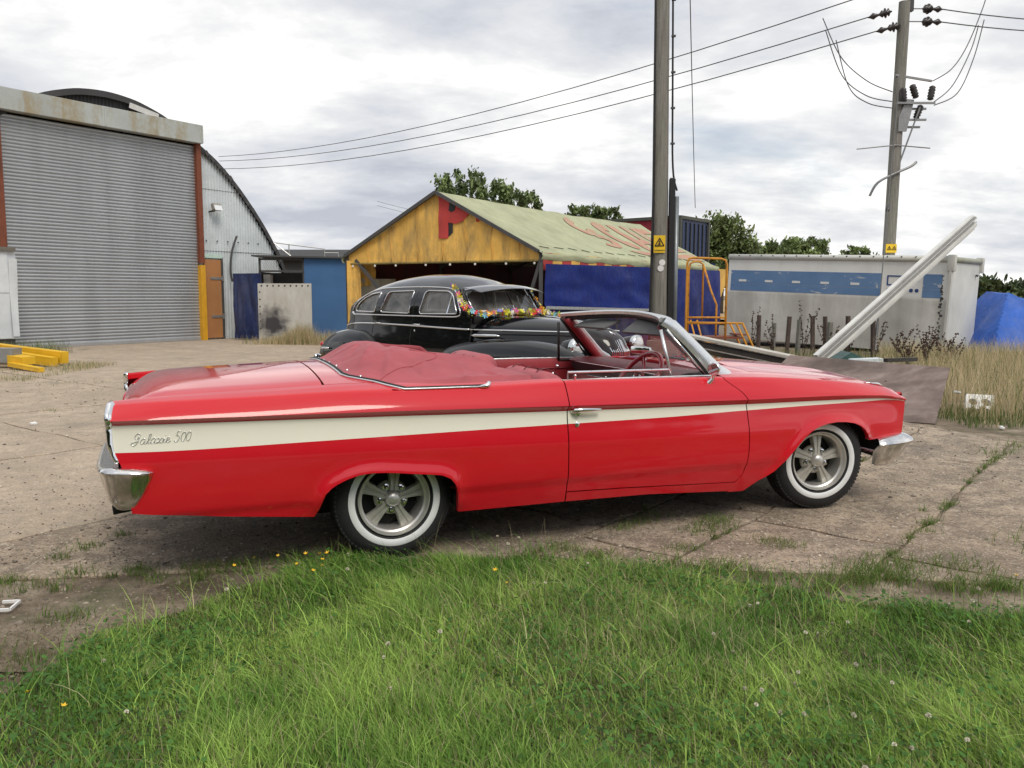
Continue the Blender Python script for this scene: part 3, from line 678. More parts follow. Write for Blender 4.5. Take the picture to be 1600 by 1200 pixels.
# ---- folded roof under its vinyl boot
def rear_x(y): a = abs(y); return -.235+.02*a+.20*sm(.60, .90, a)
def front_x(y):
    return interp(y, [(-.93, .90), (-.86, .90), (-.74, .84), (-.62, .80), (-.50, .74), (-.43, .60), (-.37, .30), (-.1, .14), (.1, .14), (.30, .20), (.38, .50), (.52, .66), (.9, .66)])
prof_y = smooth_interp([(0, 1.168), (.25, 1.165), (.40, 1.150), (.50, 1.115), (.62, 1.068), (.72, 1.030), (.80, .998), (.88, .965), (.93, .950)])
def boot_pt(t, y):
    x = lerp(rear_x(y), front_x(y), t); a = abs(y)
    zd = top_z(min(x, 0), min(a, .86))+.004 if a < .87 else belt(x)+.008
    up = sm(0, .26, x-rear_x(y)) if a < .6 else lerp(sm(0, .26, x-rear_x(y)), sm(0, .10, x-rear_x(y)), sm(.6, .88, a))
    peak = prof_y(a)-.085*max(0, x-.05)*(1-.5*sm(.5, .9, a))
    if y > .38 : peak -= .03*sm(.5, .66, x)
    if a > .5: peak -= .03*sm(.66, .82, x)*sm(.9, .7, a)
    z = lerp(zd, max(peak, zd-.02 if a > .8 else zd), up)
    n = mnoise.noise(Vector((x*4.2+3*y, y*3.1, 1.3)))*.006+(.5-abs(mnoise.noise(Vector((x*5+4*y, y*3-x*2, 4.0)))))*.010+mnoise.noise(Vector((x*15-4*y, y*12, 4.0)))*.003
    w = sm(.04, .14, t)*sm(.93, .86, a)
    z += n*w-.014*math.exp(-((x-.18-.30*y)/.035)**2)*w*sm(.2, -.3, y)        # a draped fold near the bows
    for (ax0, ay0), (ax1, ay1), hgt in FOLDS:
        ux, uy = ax1-ax0, ay1-ay0; L2 = ux*ux+uy*uy; tt = ((x-ax0)*ux+(y-ay0)*uy)/L2
        if -.05 < tt < 1.05:
            d = abs((x-ax0)*uy-(y-ay0)*ux)/math.sqrt(L2); z += hgt*w*math.exp(-(d/.016)**2)*math.sin(PI*min(max(tt, 0), 1))**.6
    return Vector((x, y, z))
FOLDS = [((-.06, -.86), (.10, -.42), .010), ((.16, -.90), (.30, -.48), .009), ((.24, -.90), (.16, -.52), -.008), ((.43, -.90), (.52, -.50), .010), ((.70, -.88), (.60, -.52), .012), ((.78, -.86), (.50, -.60), -.010), ((-.12, -.55), (.05, -.15), .010), ((-.18, .1), (.10, -.1), .009), ((-.1, .6), (.2, .25), .010), ((.0, .45), (.55, .55), .012), ((.2, .75), (.6, .50), -.010), ((-.15, -.3), (.12, .2), -.008), ((.30, .42), (.62, .72), .010)]
ys = np.linspace(-.925, .925, 121); mb = MB()
mb.grid([[boot_pt(t, y) for t in np.linspace(0, 1, 64)]+[boot_pt(1, y)+Vector((-.012, 0, -.02)), boot_pt(1, y)+Vector((-.05, 0, -.13))] for y in ys])
boot = mb.build('roof_boot_cover', M['boot'], car, smooth=True)
tag(boot, 'dusty red vinyl cover buttoned over the folded roof')
for s in (-1, 1):
    ed = [boot_pt(0, y*s)+Vector((-.012, 0, .0)) for y in np.linspace(0, .86, 14)]+[Vector((x, s*(Wp(x)-.074), belt(x)+.006)) for x in (.05, .15, .3, .42, .50)]
    MB().tube(ed, .0062, 8).build('boot_moulding', M['steel_white'], car, smooth=True)
    MB().tube([p+Vector((.012, -s*.006 if abs(p.y) > .8 else 0, .006)) for p in ed], .007, 8).build('boot_welt', M['rubber'], car, smooth=True)
    mb = MB(); mb.tube([(.49, s*(Wp(.5)-.072), belt(.5)+.004), (.535, s*(Wp(.5)-.074), belt(.5)+.010), (.550, s*(Wp(.5)-.078), belt(.5)+.030)], [.010, .015, .011], 10); mb.build('moulding_end', M['chrome'], car, smooth=True)
    for x in (-.09, .03, .16, .30, .43):
        y = s*.905 if x > 0 else s*.87; p = boot_pt((x-rear_x(y))/(front_x(y)-rear_x(y)), y)
        MB().lathe([(.010, -.002), (.009, .004), (0, .006)], 10, Matrix.Translation(p+Vector((0, s*.004, .002))) @ Matrix.Rotation(-s*.9, 4, 'X')).build('snap', M['chrome'], boot, smooth=True)
    for y in (.1, .3, .5, .68):
        p = boot_pt(.045, s*y); MB().lathe([(.009, -.002), (.008, .004), (0, .006)], 10, Matrix.Translation(p) @ Matrix.Rotation(-.5, 4, 'Y')).build('snap', M['chrome'], boot, smooth=True)
seam = [boot_pt(t, -.30-.55*(1-t)*.9) for t in np.linspace(.03, .98, 24)]
MB().tube([p+Vector((0, 0, .001)) for p in seam], .0035, 5).build('seam', M['boot'], boot, smooth=True)
# ---- chrome script on the rear stripe, drawn as pen strokes
GLY = {'G': [[(.95, .80), (.85, .98), (.60, 1.0), (.38, .78), (.42, .55), (.62, .50), (.85, .72), (.80, .40), (.62, .05), (.30, -.12), (.02, .02), (.10, .14), (.45, .22), (.85, .30)]],
 'a': [[(.55, .42), (.38, .50), (.12, .35), (.08, .10), (.25, .0), (.48, .18), (.58, .48), (.50, .12), (.60, .0), (.80, .12)]],
 'l': [[(.0, .12), (.30, .45), (.42, .85), (.32, .98), (.20, .70), (.14, .20), (.24, .0), (.45, .12)]],
 'x': [[(.0, .40), (.14, .48), (.24, .30), (.34, .05), (.48, .0), (.62, .12)], [(.56, .48), (.40, .36), (.18, .08), (.02, .0)]],
 'i': [[(.0, .12), (.20, .48), (.14, .14), (.22, .0), (.40, .12)], [(.26, .68), (.29, .72)]],
 'e': [[(.0, .14), (.34, .30), (.36, .46), (.22, .48), (.08, .28), (.12, .04), (.30, .0), (.52, .14)]],
 '5': [[(.70, .98), (.34, .96), (.26, .58), (.46, .60), (.56, .38), (.44, .08), (.18, .0), (.02, .12)]],
 '0': [[(.42, .92), (.16, .70), (.08, .30), (.22, .02), (.44, .10), (.58, .48), (.56, .82), (.42, .92), (.50, .80)]]}
adv = {'G': .98, 'a': .76, 'l': .40, 'x': .60, 'i': .38, 'e': .50, '5': .70, '0': .60, ' ': .42}
def side_pt(s, x, z, o): return Vector((x, s*(Yside(x, z)+o), z))
tot = sum(adv[c] for c in 'Galaxie 500')
for s in (-1, 1):
    mb = MB(); cx = 0
    for ch in 'Galaxie 500':
        for st in GLY.get(ch, []):
            pl = []
            for u, v in [(q.x, q.y) for q in catmull([Vector((a, b, 0)) for a, b in st], 4)]:
                uu = (cx+u+.18*v)/tot; x = -1.325+.272*uu if s < 0 else -1.053-.272*uu
                pl.append(side_pt(s, x, .752+.006*uu+.050*v, .0035))
            mb.tube(pl, .0017, 5)
        cx += adv[ch]
    sc = mb.build('script_badge', M['chrome'], car, smooth=True)
# ================================================================== the black saloon behind it
sed = thing('saloon_car', 'black rounded vintage saloon hung with a flower garland, behind the convertible', 'car', (-.04, 11.46, 0), -.77)
ROOF = smooth_interp([(-3.42, .62), (-3.36, .86), (-3.25, 1.06), (-3.05, 1.28), (-2.80, 1.47), (-2.5, 1.605), (-2.2, 1.69), (-1.85, 1.745), (-1.4, 1.775), (-.95, 1.765), (-.55, 1.71), (-.30, 1.645), (-.15, 1.595), (.02, 1.545)])
WID = smooth_interp([(-3.42, .28), (-3.36, .40), (-3.2, .52), (-2.9, .625), (-2.5, .70), (-2.0, .735), (-1.2, .75), (-.4, .735), (.1, .70)])
BZ = 1.19
def bay(x, z):
    w, r = WID(x), ROOF(x)
    if z <= BZ: return w+.035*sm(1.19, .75, z)-.05*sm(.62, .40, z)
    t = min((z-BZ)/max(r-BZ, .05), 1); return w*max(1-t**2.6, 0)**.5
def roofz(x, y):
    w, r = WID(x), ROOF(x); t = min(abs(y)/w, 1); return BZ+(r-BZ)*max(1-t**2, 0)**(1/2.6)
ztop = lambda x: min(1.585, BZ+(ROOF(x)-BZ)*.72)
QW = [(-2.565, 1.235), (-2.530, 1.33), (-2.42, 1.425), (-2.26, 1.490), (-1.985, 1.520), (-2.045, 1.230)]
RW = [(-1.90, 1.232), (-1.80, 1.525), (-1.205, 1.538), (-1.225, 1.222)]
FW = [(-1.01, 1.220), (-.96, 1.538), (-.53, 1.530), (-.40, 1.46), (-.315, 1.36), (-.250, 1.230)]
wins = [round_poly(QW, [.04, .06, .09, .09, .04, .04]), round_poly(RW, .05), round_poly(FW, [.05, .05, .07, .07, .07, .05])]
out2 = [(-2.78, .60), (-2.78, 1.19)]+[(x, ztop(x)) for x in np.linspace(-2.78, -.30, 22)]+[(-.245, 1.54), (-.15, 1.42), (-.05, 1.28), (.0, 1.19), (.0, .45), (-1.0, .42), (-1.9, .42), (-2.0, .60)]
for s in (-1, 1):
    v, f = panel(out2, wins, lambda x, z: Vector((x, s*bay(x, z), z)), .07)
    sp = fixn(mesh('body_side', v, f, M['black_paint'], sed, smooth=True))
    for w_, nm in zip(wins, ('quarter_window', 'rear_window', 'front_window')):
        pw = MB(); n = len(w_)
        pts = [Vector((x, s*(bay(x, z)-.018), z)) for x, z in w_]
        g = mesh(nm, pts, [tuple(range(n))], M['old_glass'], sed)
        MB().tube([Vector((x, s*(bay(x, z)+.002), z)) for x, z in w_], .009, 6, True).build('window_trim', M['chrome'], g, smooth=True)
        # reveal
        mb = MB(); G = [[Vector((x, s*(bay(x, z)-.001), z)), Vector((x, s*(bay(x, z)-.05), z))] for x, z in w_]; mb.grid(G, True); mb.build('window_reveal', M['rubber'], g)
    mb = MB(); mb.tube([Vector((-.46, s*(bay(-.46, 1.23)-.008), 1.23)), Vector((-.46, s*(bay(-.46, 1.5)-.006), 1.50))], .008, 6); mb.build('quarter_light_bar', M['chrome'], sed)
    rail = [(-2.66, 1.235), (-2.62, 1.33), (-2.50, 1.44), (-2.33, 1.52), (-2.1, 1.562), (-1.9, 1.578), (-1.1, 1.588), (-.60, 1.570), (-.42, 1.52), (-.30, 1.42), (-.20, 1.28), (-.225, 1.20)]
    rail += [(x, 1.188) for x in (-.5, -1.0, -1.5, -2.0, -2.5, -2.62)]
    MB().tube([Vector((q.x, s*(bay(q.x, q.z)+.006), q.z)) for q in catmull([Vector((x, 0, z)) for x, z in rail], 4, True)], .010, 6, True).build('glasshouse_moulding', M['chrome'], sed, smooth=True)
    low = [(-2.85, 1.015), (-2.55, 1.05), (-2.06, 1.062), (-1.2, 1.054), (-.4, 1.038), (-.02, 1.030)]
    MB().tube([Vector((q.x, s*(bay(q.x, q.z)+.006), q.z)) for q in catmull([Vector((x, 0, z)) for x, z in low], 5)], .013, 6).build('side_moulding', M['chrome'], sed, smooth=True)
    for seam in ([(-2.075, 1.18), (-2.08, 1.0), (-2.12, .75)], [(-1.115, 1.52), (-1.145, 1.19), (-1.17, 1.0), (-1.20, .45)], [(.0, 1.18), (.0, .9), (-.01, .5)]):
        MB().tube([Vector((q.x, s*(bay(q.x, q.z)+.0015), q.z)) for q in catmull([Vector((x, 0, z)) for x, z in seam], 4)], .004, 4).build('door_seam', M['rubber'], sed)
    for x in (-1.96, -1.06):
        MB().tube([Vector((x-.03, s*(bay(x, 1.075)+.0), 1.072)), Vector((x-.02, s*(bay(x, 1.075)+.04), 1.074)), Vector((x+.11, s*(bay(x, 1.075)+.04), 1.070))], [.010, .011, .008], 8).build('door_handle', M['chrome'], sed, smooth=True)
    MB().lathe([(.014, 0), (.014, .01), (0, .012)], 12, Matrix.Translation((-1.09, s*(bay(-1.09, .985)), .985)) @ Matrix.Rotation(-s*PI/2, 4, 'X')).build('door_lock', M['chrome'], sed, smooth=True)
# roof, tail
mb = MB(); G = []
for x in np.linspace(-2.80, -.30, 30):
    y0 = bay(x, ztop(x)-.004); G.append([Vector((x, y, max(roofz(x, y), ztop(x)-.01))) for y in np.linspace(-y0, y0, 25)])
G.append([Vector((-.235+.10*(1-(p.y/.62)**2), p.y*1.0, roofz(-.235, p.y)-.012)) for p in G[-1]])
mb.grid(G); mb.build('roof', M['black_paint'], sed, smooth=True)
mb = MB(); G = []
for x in list(np.linspace(-2.74, -3.2, 10))+[-3.27, -3.33, -3.38, -3.41]:
    w, r = WID(x), ROOF(x); row = []
    for k in range(33):
        y = -math.cos(PI*k/32); z = .55+(r-.55)*max(1-abs(y)**2.6, 0)**.5
        yy = y*(w+.03)
        if x > -2.9 and z < 1.19: yy = math.copysign(bay(x, z), y)*min(1, abs(y)/.9)
        row.append(Vector((x, yy, z)))
    G.append(row)
mb.grid(G); mb.f.append(tuple(range(len(mb.v)-33, len(mb.v)))); mb.m.append(0); mb.build('tail', M['black_paint'], sed, smooth=60)
# visor above the screen
mb = MB(); G = []
for y in np.linspace(-.64, .64, 17):
    e = (1-(y/.64)**2); G.append([Vector((x+.10*e, y*k, z+.055*e)) for x, z, k in ((-.30, 1.565, 1.0), (-.16, 1.570, 1.0), (-.02, 1.548, .98), (.075, 1.515, .95), (.075, 1.508, .95), (-.05, 1.530, .97), (-.28, 1.545, 1.0))])
mb.grid(G); mb.build('sun_visor', plain('visor_paint', (.035, .037, .042), .18, .2, .1, 3, coat=1), sed, smooth=50)
# split windscreen
for s in (-1, 1):
    q = [Vector((-.02, s*.625, 1.222)), Vector((.13, s*.012, 1.232)), Vector((-.10, s*.012, 1.575)), Vector((-.265, s*.60, 1.545))]
    g = mesh('windscreen', q, [(0, 1, 2, 3)], M['old_glass'], sed)
    MB().tube([q[0], q[0].lerp(q[1], .5)+Vector((.03, 0, 0)), q[1]], .012, 6).build('windscreen_trim', M['chrome'], g, smooth=True)
    MB().tube([q[3]+Vector((0, 0, .01)), q[0]], .014, 6).build('windscreen_trim', M['chrome'], g, smooth=True)
    mb = MB(); mb.tube([(-.255, s*.645, 1.55), (-.13, s*.668, 1.38), (-.02, s*.69, 1.20)], [.030, .034, .05], 8); mb.build('pillar', M['black_paint'], sed, smooth=True)
    MB().tube([(.13, s*.10, 1.235), (.06, s*.16, 1.36)], .005, 5).build('wiper', M['chrome'], sed)
MB().tube([(.135, 0, 1.225), (-.10, 0, 1.575)], .012, 6).build('windscreen_divider', M['chrome'], sed)
# bonnet and cowl
mb = MB(); G = []
for x, t, w in ((-.03, 1.205, .72), (.05, 1.212, .70), (.18, 1.205, .66), (.45, 1.200, .595), (.8, 1.190, .525), (1.15, 1.165, .45), (1.45, 1.12, .38), (1.68, 1.06, .31), (1.82, .98, .24), (1.90, .86, .17), (1.93, .72, .13)):
    row = []
    for k in range(29):
        a = PI*k/28; c, q = math.cos(a), math.sin(a)
        row.append(Vector((x, -math.copysign(abs(c)**.62, c)*w*(1.12 if abs(c) > .995 else 1), .66+(t-.66)*abs(q)**.72)))
    G.append(row)
mb.grid(G); bn = mb.build('bonnet', M['black_paint'], sed, smooth=60)
MB().tube([(.15, 0, 1.214), (.8, 0, 1.198), (1.45, 0, 1.128), (1.80, 0, 1.0)], .010, 6).build('bonnet_strip', M['chrome'], sed, smooth=True)
for s in (-1, 1):
    MB().tube([Vector((x, s*(w), 1.03)) for x, w in ((.0, .722), (.2, .672), (.5, .602), (.8, .538), (1.15, .455), (1.45, .372), (1.62, .315))], .012, 6).build('bonnet_moulding', M['chrome'], sed, smooth=True)
    MB().tube([(.02, s*.730, .956), (.08, s*.722, .957), (.25, s*.685, .958), (.40, s*.650, .958), (.45, s*.636, .957)], [.008, .022, .026, .022, .008], 8).build('bonnet_vent', M['chrome'], sed, smooth=True)
for k in range(-6, 7):
    y = k*.028; MB().tube([(1.86-abs(k)*.006, y, .95-abs(k)*.01), (1.945-abs(k)*.008, y, .80), (1.95-abs(k)*.008, y, .62)], .008, 5).build('grille_bar', M['chrome'], sed)
# pontoon wings
def wing(name, prof, s, yo, yi, base=.36):
    f = smooth_interp(prof); mb = MB(); G = []
    x0, x1 = prof[0][0], prof[-1][0]
    for k in range(31):
        u = k/30; x = x0+(x1-x0)*(.5-.5*math.cos(PI*u)); t = f(x); row = []
        sq = math.sin(PI*min(max(u, .0), 1))**.35
        oo = lerp((yo+yi)/2, yo, max(sq, .05)); ii = lerp((yo+yi)/2, yi, max(sq, .05))
        for j in range(15):
            a = PI*j/14; c, q = math.cos(a), math.sin(a); mid = (oo+ii)/2
            row.append(Vector((x, s*(mid+(oo-ii)/2*math.copysign(abs(c)**.75, c)), base+(t-base)*abs(q)**.55)))
        row[0] = row[0]-Vector((0, s*.02, 0)); G.append(row)
    mb.grid(G); return mb.build(name, M['black_paint'], sed, smooth=70)
for s in (-1, 1):
    wing('front_wing', [(-.62, .50), (-.52, .72), (-.36, .805), (-.01, .876), (.48, .929), (.94, .935), (1.37, .91), (1.65, .865), (1.82, .80), (1.96, .68), (2.02, .50)], s, .925, .42)
    wing('rear_wing', [(-3.42, .50), (-3.37, .64), (-3.31, .74), (-3.18, .840), (-2.94, .925), (-2.57, .966), (-2.30, .960), (-2.10, .89), (-1.95, .76), (-1.88, .55)], s, .925, .45)
    MB().tube([Vector((x, s*y, z)) for x, y, z in ((-3.30, .83, .655), (-3.18, .925, .66), (-2.95, .94, .665))], .016, 6).build('wing_moulding', M['chrome'], sed, smooth=True)
    mt = Matrix.Translation((1.66, s*.60, .855)) @ Matrix.Rotation(PI/2, 4, 'Y')
    hl = MB().lathe([(.0, -.30), (.05, -.26), (.095, -.12), (.115, 0), (.113, .05)], 24, mt).build('headlight', M['black_paint'], sed, smooth=True)
    MB().lathe([(.118, .0), (.124, .03), (.118, .062), (.104, .070)], 24, mt).build('headlight_ring', M['chrome'], hl, smooth=True)
    MB().lathe([(.105, .066), (.08, .085), (.04, .096), (0, .10)], 24, mt).build('headlight_lens', M['lens'], hl, smooth=True)
    MB().lathe([(0, -.04), (.03, -.035), (.04, 0), (.035, .03), (0, .045)], 14, Matrix.Translation((-3.42, s*.74, .70)) @ Matrix.Rotation(PI/2, 4, 'Y')).build('tail_light', M['red_lens'], sed, smooth=True)
    for x in (1.15, -2.55):
        w = bpy.data.objects.new('wheel', None); C.objects.link(w); w.parent = sed; w.location = (x, s*.74, .36)
        MB().lathe([(.20, .07), (.24, .085), (.31, .08), (.35, .05), (.36, 0), (.35, -.05), (.31, -.08), (.2, -.07)], 36, Matrix.Rotation(PI/2, 4, 'X')).build('tyre', M['tyre'], w, smooth=True)
        MB().lathe([(0, s*-.09), (.06, s*-.085), (.09, s*-.06), (.20, s*-.07)], 24, Matrix.Rotation(PI/2, 4, 'X')).build('hub_cap', M['chrome'], w, smooth=True)
for x, d in ((2.16, 1), (-3.52, -1)):
    MB().tube([Vector((x-d*.14, -.90, .50)), Vector((x-d*.03, -.78, .50)), Vector((x, -.4, .50)), Vector((x+d*.02, 0, .50)), Vector((x, .4, .50)), Vector((x-d*.03, .78, .50)), Vector((x-d*.14, .90, .50))], .055, 10, sx=.5).build('front_bumper' if d > 0 else 'rear_bumper', M['chrome'], sed, smooth=True)
    for yy in (-.42, .42): MB().tube([(x+d*.05, yy, .42), (x+d*.06, yy, .60)], .03, 8).build('overrider', M['chrome'], sed, smooth=True)
mb = MB(); mb.box((-.9, 0, .36), (4.9, 1.3, .10)); mb.box((-1.3, 0, .45), (2.9, 1.5, .06)); mb.build('underbody', M['dark'], sed)
M['cloth'] = plain('seat_cloth', (.36, .34, .31), .8)
for x, z in ((-.95, .88), (-2.05, .90)):
    cushion('seat_back', (x, 0, z), (.22, 1.30, .62), -.2, M['cloth'], sed, .08); cushion('seat', (x+.35, 0, .62), (.6, 1.30, .2), -.05, M['cloth'], sed, .06)
mb = MB(); mb.tube([Vector((-.32, -.34+.21*math.cos(a), 1.13+.15*math.sin(a)))+Vector((-.10*math.sin(a), 0, 0)) for a in np.linspace(0, 2*PI, 25)[:-1]], .012, 6, True); mb.build('steering_wheel', M['cloth'], sed, smooth=True)
mb = MB(); mb.box((-.16, 0, 1.14), (.2, 1.2, .10), bev=.03); mb.build('dashboard', plain('sedan_dash', (.05, .05, .05), .5), sed, smooth=40)
mesh('sticker', [(.012, -.52, 1.245), (.030, -.45, 1.247), (.012, -.45, 1.28), (-.006, -.52, 1.278)], [(0, 1, 2, 3)], plain('sticker_card', (.75, .6, .55), .6), sed)
# ---- garland
gar = thing('flower_garland', 'bright plastic flower garland draped across the black saloon windscreen', 'garland', (-.04, 11.46, 0), -.77)
cols = [(.80, .03, .05), (.90, .75, .05), (.85, .15, .42), (.22, .22, .75), (.65, .82, .08), (.90, .36, .03), (.85, .85, .75), (.25, .65, .80), (.92, .85, .15)]
fl = []
for ci, c in enumerate(cols):
    V = [(0, 0, 0.004)]; Fq = []
    for k in range(6):
        a = 2*PI*k/6; 
        for da, r, h in ((-.42, .020, .010), (-.22, .034, .020), (.22, .034, .014), (.42, .020, .010)): V.append((r*math.cos(a+da), r*math.sin(a+da), h))
        b = 1+4*k; Fq.append((0, b, b+1, b+2, b+3))
    me = bpy.data.meshes.new('flower'); me.from_pydata(V, [], Fq); mt = plain('petal_%d' % ci, c, .5, 0, .15, 40); me.materials.append(mt); fl.append(me)
path1 = catmull([(-.42, -.66, 1.61), (-.30, -.675, 1.52), (-.16, -.70, 1.37), (-.02, -.70, 1.255), (.10, -.56, 1.225), (.17, -.25, 1.240), (.19, .1, 1.240), (.13, .42, 1.238), (.03, .66, 1.24)], 14)
path2 = catmull([(.03, .66, 1.24), (-.10, .68, 1.34), (-.22, .665, 1.46), (-.27, .645, 1.54)], 9)
path3 = catmull([(.05, .64, 1.235), (.30, .70, 1.18), (.50, .72, 1.10)], 8)
k = 0
for path in (path1, path2, path3):
    MB().tube(path, .004, 5).build('garland_cord', plain('cord%d' % k, (.5, .45, .1), .6), gar); pts = []
    L = 0
    for a, b in zip(path[:-1], path[1:]):
        L += (b-a).length
        if L > .027:
            L = 0
            for rep in range(2):
                o = bpy.data.objects.new('flower', fl[(k*5+k//3+rep*3) % len(fl)]); C.objects.link(o); o.parent = gar
                o.location = b+Vector((rnd.uniform(-.018, .018), rnd.uniform(-.018, .018), rnd.uniform(-.006, .022))); o.rotation_euler = (rnd.uniform(-1.9, 1.9), rnd.uniform(-1.9, 1.9), rnd.uniform(0, 6)); sc = rnd.uniform(1.05, 1.5); o.scale = (sc, sc, sc)
            k += 1
# ================================================================== the arched shed
M['galv'] = plain('galvanised', (.5, .5, .49), .42, .7, .1, 12)
def galv(name, base=(.42, .44, .45), rust=.15, metal=.75):
    m = NT(name); v = m.co(); st = m.co((1, 1, .12)); z = m.co((.03, .03, 1))
    a = m.noise(st, 2.2, 7, .62); b = m.noise(v, 18, 5, .6)
    c = m.ramp(a, [(.3, tuple(q*.90 for q in base)), (.5, base), (.75, tuple(min(1, q*1.10) for q in base))])
    rm = m.ramp(m.math('ADD', m.math('MULTIPLY', a, .5), m.math('MULTIPLY', b, .5)), [(.70-.2*rust, 0.0), (.80-.2*rust, min(1, rust*3))])
    m.set(Base_Color=m.mix(rm, c, (.22, .12, .06)), Metallic=metal, Roughness=m.ramp(b, [(.3, .30), (.7, .48)])); m.bump(b, .06, .01); return m.m
M['shutter'] = galv('shutter_steel', (.44, .46, .48), .0, .45)
M['lintel'] = worn('lintel_steel', (.42, .45, .43), (.34, .29, .19), .75, .5, 1.4)
M['wall_tin'] = worn('white_tin', (.60, .65, .67), (.40, .42, .42), .38, .6, 2.0)
M['roof_dark'] = worn('bitumen_roof', (.055, .055, .058), (.16, .15, .13), .3, .85, 1.5, streak=False)
M['rust'] = worn('rusty_steel', (.20, .060, .030), (.10, .035, .02), .6, .8, 6)
M['yellow'] = worn('yellow_paint', (.70, .36, .02), (.25, .13, .04), .28, .55, 5)
M['ply_orange'] = worn('stained_ply', (.42, .19, .07), (.38, .33, .22), .45, .75, 1.6)
M['steel_dark'] = worn('dark_steel', (.07, .07, .07), (.12, .07, .04), .5, .7, 5)
shed = thing('arched_shed', 'arched corrugated shed with a big closed roller shutter', 'shed', (-10.2, 27.36, 0), math.radians(56.5))
half = [(0, 7.20), (.6, 7.16), (1.15, 7.05), (2.0, 6.74), (3.17, 6.06), (3.83, 5.60), (4.57, 4.90), (5.34, 4.00), (5.87, 3.26), (6.2, 2.72), (6.55, 1.8), (6.75, 0)]
archf = smooth_interp(half); CX = -2.9
def arch_z(x): return archf(abs(x-CX))
# end wall right of the shutter: corrugated tin, sheets parted at mid height
def tin(x0, x1, zb, zt, pitch=.11, depth=.022, y=0):
    mb = MB(); n = int((x1-x0)/pitch*6); G = []
    for i in range(n+1):
        x = lerp(x0, x1, i/n); d = depth*math.cos(2*PI*x/pitch); t = zt(x); b = zb(x)
        G.append([Vector((x, y+d, lerp(b, t, k/3))) for k in range(4)])
    mb.grid(G); return mb
lowt = lambda x: min(2.95, arch_z(x)-.02)
tin(.10, 3.62, lambda x: 0, lowt, y=0).build('wall_sheet', M['wall_tin'], shed, smooth=True)
tin(.10, 3.30, lambda x: min(2.90, arch_z(x)-.05), lambda x: min(4.95, arch_z(x)-.02), y=-.028).build('wall_sheet', M['wall_tin'], shed, smooth=True)
tin(.10, 1.70, lambda x: min(4.88, arch_z(x)-.05), lambda x: arch_z(x)-.02, y=-.05).build('wall_sheet', M['wall_tin'], shed, smooth=True)
tin(-9.4, -5.9, lambda x: 0, lambda x: arch_z(x)-.02).build('wall_sheet', M['wall_tin'], shed, smooth=True)
tin(-5.95, .12, lambda x: 6.3, lambda x: arch_z(x)-.02, y=.02).build('wall_sheet', M['roof_dark'], shed, smooth=True)
# barrel roof
mb = MB(); prof = [(CX+s*u, z) for s, L in ((-1, half[::-1]), (1, half[1:])) for u, z in L]
pp = catmull([Vector((x, 0, z)) for x, z in prof], 4)
for y0, y1 in ((-.16, 26),):
    mb.grid([[Vector((p.x+(p.x-CX)*.012, y, p.z*1.006+.03)) for y in np.linspace(y0, y1, 12)] for p in pp])
    mb.grid([[Vector((p.x+(p.x-CX)*.012*k, y0, p.z*(1+.006*k)+.03*k-.10*(1-k))) for k in (0, 1)] for p in pp])
mb.build('barrel_roof', M['roof_dark'], shed, smooth=50)
for k in range(14):                                   # rotted edge flakes
    x = lerp(.4, 3.3, k/13); mb = MB(); mb.box((x, -.185, arch_z(x)+.015-.05*rnd.random()), (.16, .02, .09+.05*rnd.random()), Matrix.Rotation(.9, 3, 'Y')); mb.build('edge_flake', M['steel_dark'], shed)
p = MB(); p.box((-1.75, -.17, 6.93), (.95, .03, .16), Matrix.Rotation(.18, 3, 'Y')); p.build('roof_patch', plain('pale_patch', (.6, .6, .58), .7), shed)
# shutter curtain of rolled slats
mb = MB(); G = []; pitch = .094; n = int(6.2/pitch)
for x in np.linspace(-5.90, -.06, 30):
    row = []
    for i in range(n):
        z0 = .06+i*pitch
        for f, d in ((0, 0), (.12, -.020), (.32, -.034), (.55, -.036), (.78, -.024), (.93, -.004)):
            row.append(Vector((x, -.12+d+.006*math.sin(x*1.3+i*.7)+.012*mnoise.noise(Vector((x*.8, i*.21, 0))), z0+f*pitch)))
    G.append(row)
mb.grid(G); sh = mb.build('roller_shutter', M['shutter'], shed, smooth=30)
mb = MB(); mb.box((-2.98, -.14, .05), (5.9, .07, .10), bev=.01); mb.build('bottom_rail', M['shutter'], sh)
mb = MB(); mb.box((-2.9, .12, 3.2), (5.9, .1, 6.3)); mb.build('shutter_backing', M['dark'], shed)
mb = MB(); mb.box((-4.75, -.26, 6.50), (3.0, .36, .56), bev=.012); mb.build('lintel_box', M['lintel'], shed)
mb = MB(); mb.box((-1.58, -.26, 6.50), (3.34, .365, .565), bev=.012); mb.build('lintel_box', M['lintel'], shed)
for x in (-1.5, -3.15, .06): MB().box((x, -.448, 6.50), (.05, .012, .5)).build('lintel_strap', M['lintel'], shed)
for x in (.02, -6.02):
    mb = MB(); mb.box((x, -.15, 4.35), (.17, .26, 3.75)); mb.build('shutter_guide', M['rust'], shed)
    mb = MB(); mb.box((x, -.16, 1.20), (.18, .28, 2.42), bev=.01); mb.build('guide_guard', M['yellow'] if x > 0 else M['rust'], shed)
dr = MB(); dr.box((.53, -.07, 1.33), (.64, .05, 2.56)); d_ = dr.build('side_door', M['ply_orange'], shed)
for z in (.75, 2.0):
    mb = MB(); mb.box((.66, -.105, z), (.46, .02, .08)); mb.box((.90, -.11, z), (.07, .04, .18)); mb.build('strap_hinge', M['galv'], d_)
mb = MB(); mb.box((.55, -.085, 2.72), (.72, .05, .12)); mb.build('door_head', plain('mint_board', (.50, .66, .58), .7), shed)
mb = MB(); mb.bar((.90, -.07, 0), (.90, -.07, 2.7), .06, .08); mb.build('door_post', M['steel_dark'], shed)
fl_ = thing('flood_lamp', 'small grey floodlight on the white tin wall beside the shutter', 'lamp', (-10.2, 27.36, 0), math.radians(56.5))
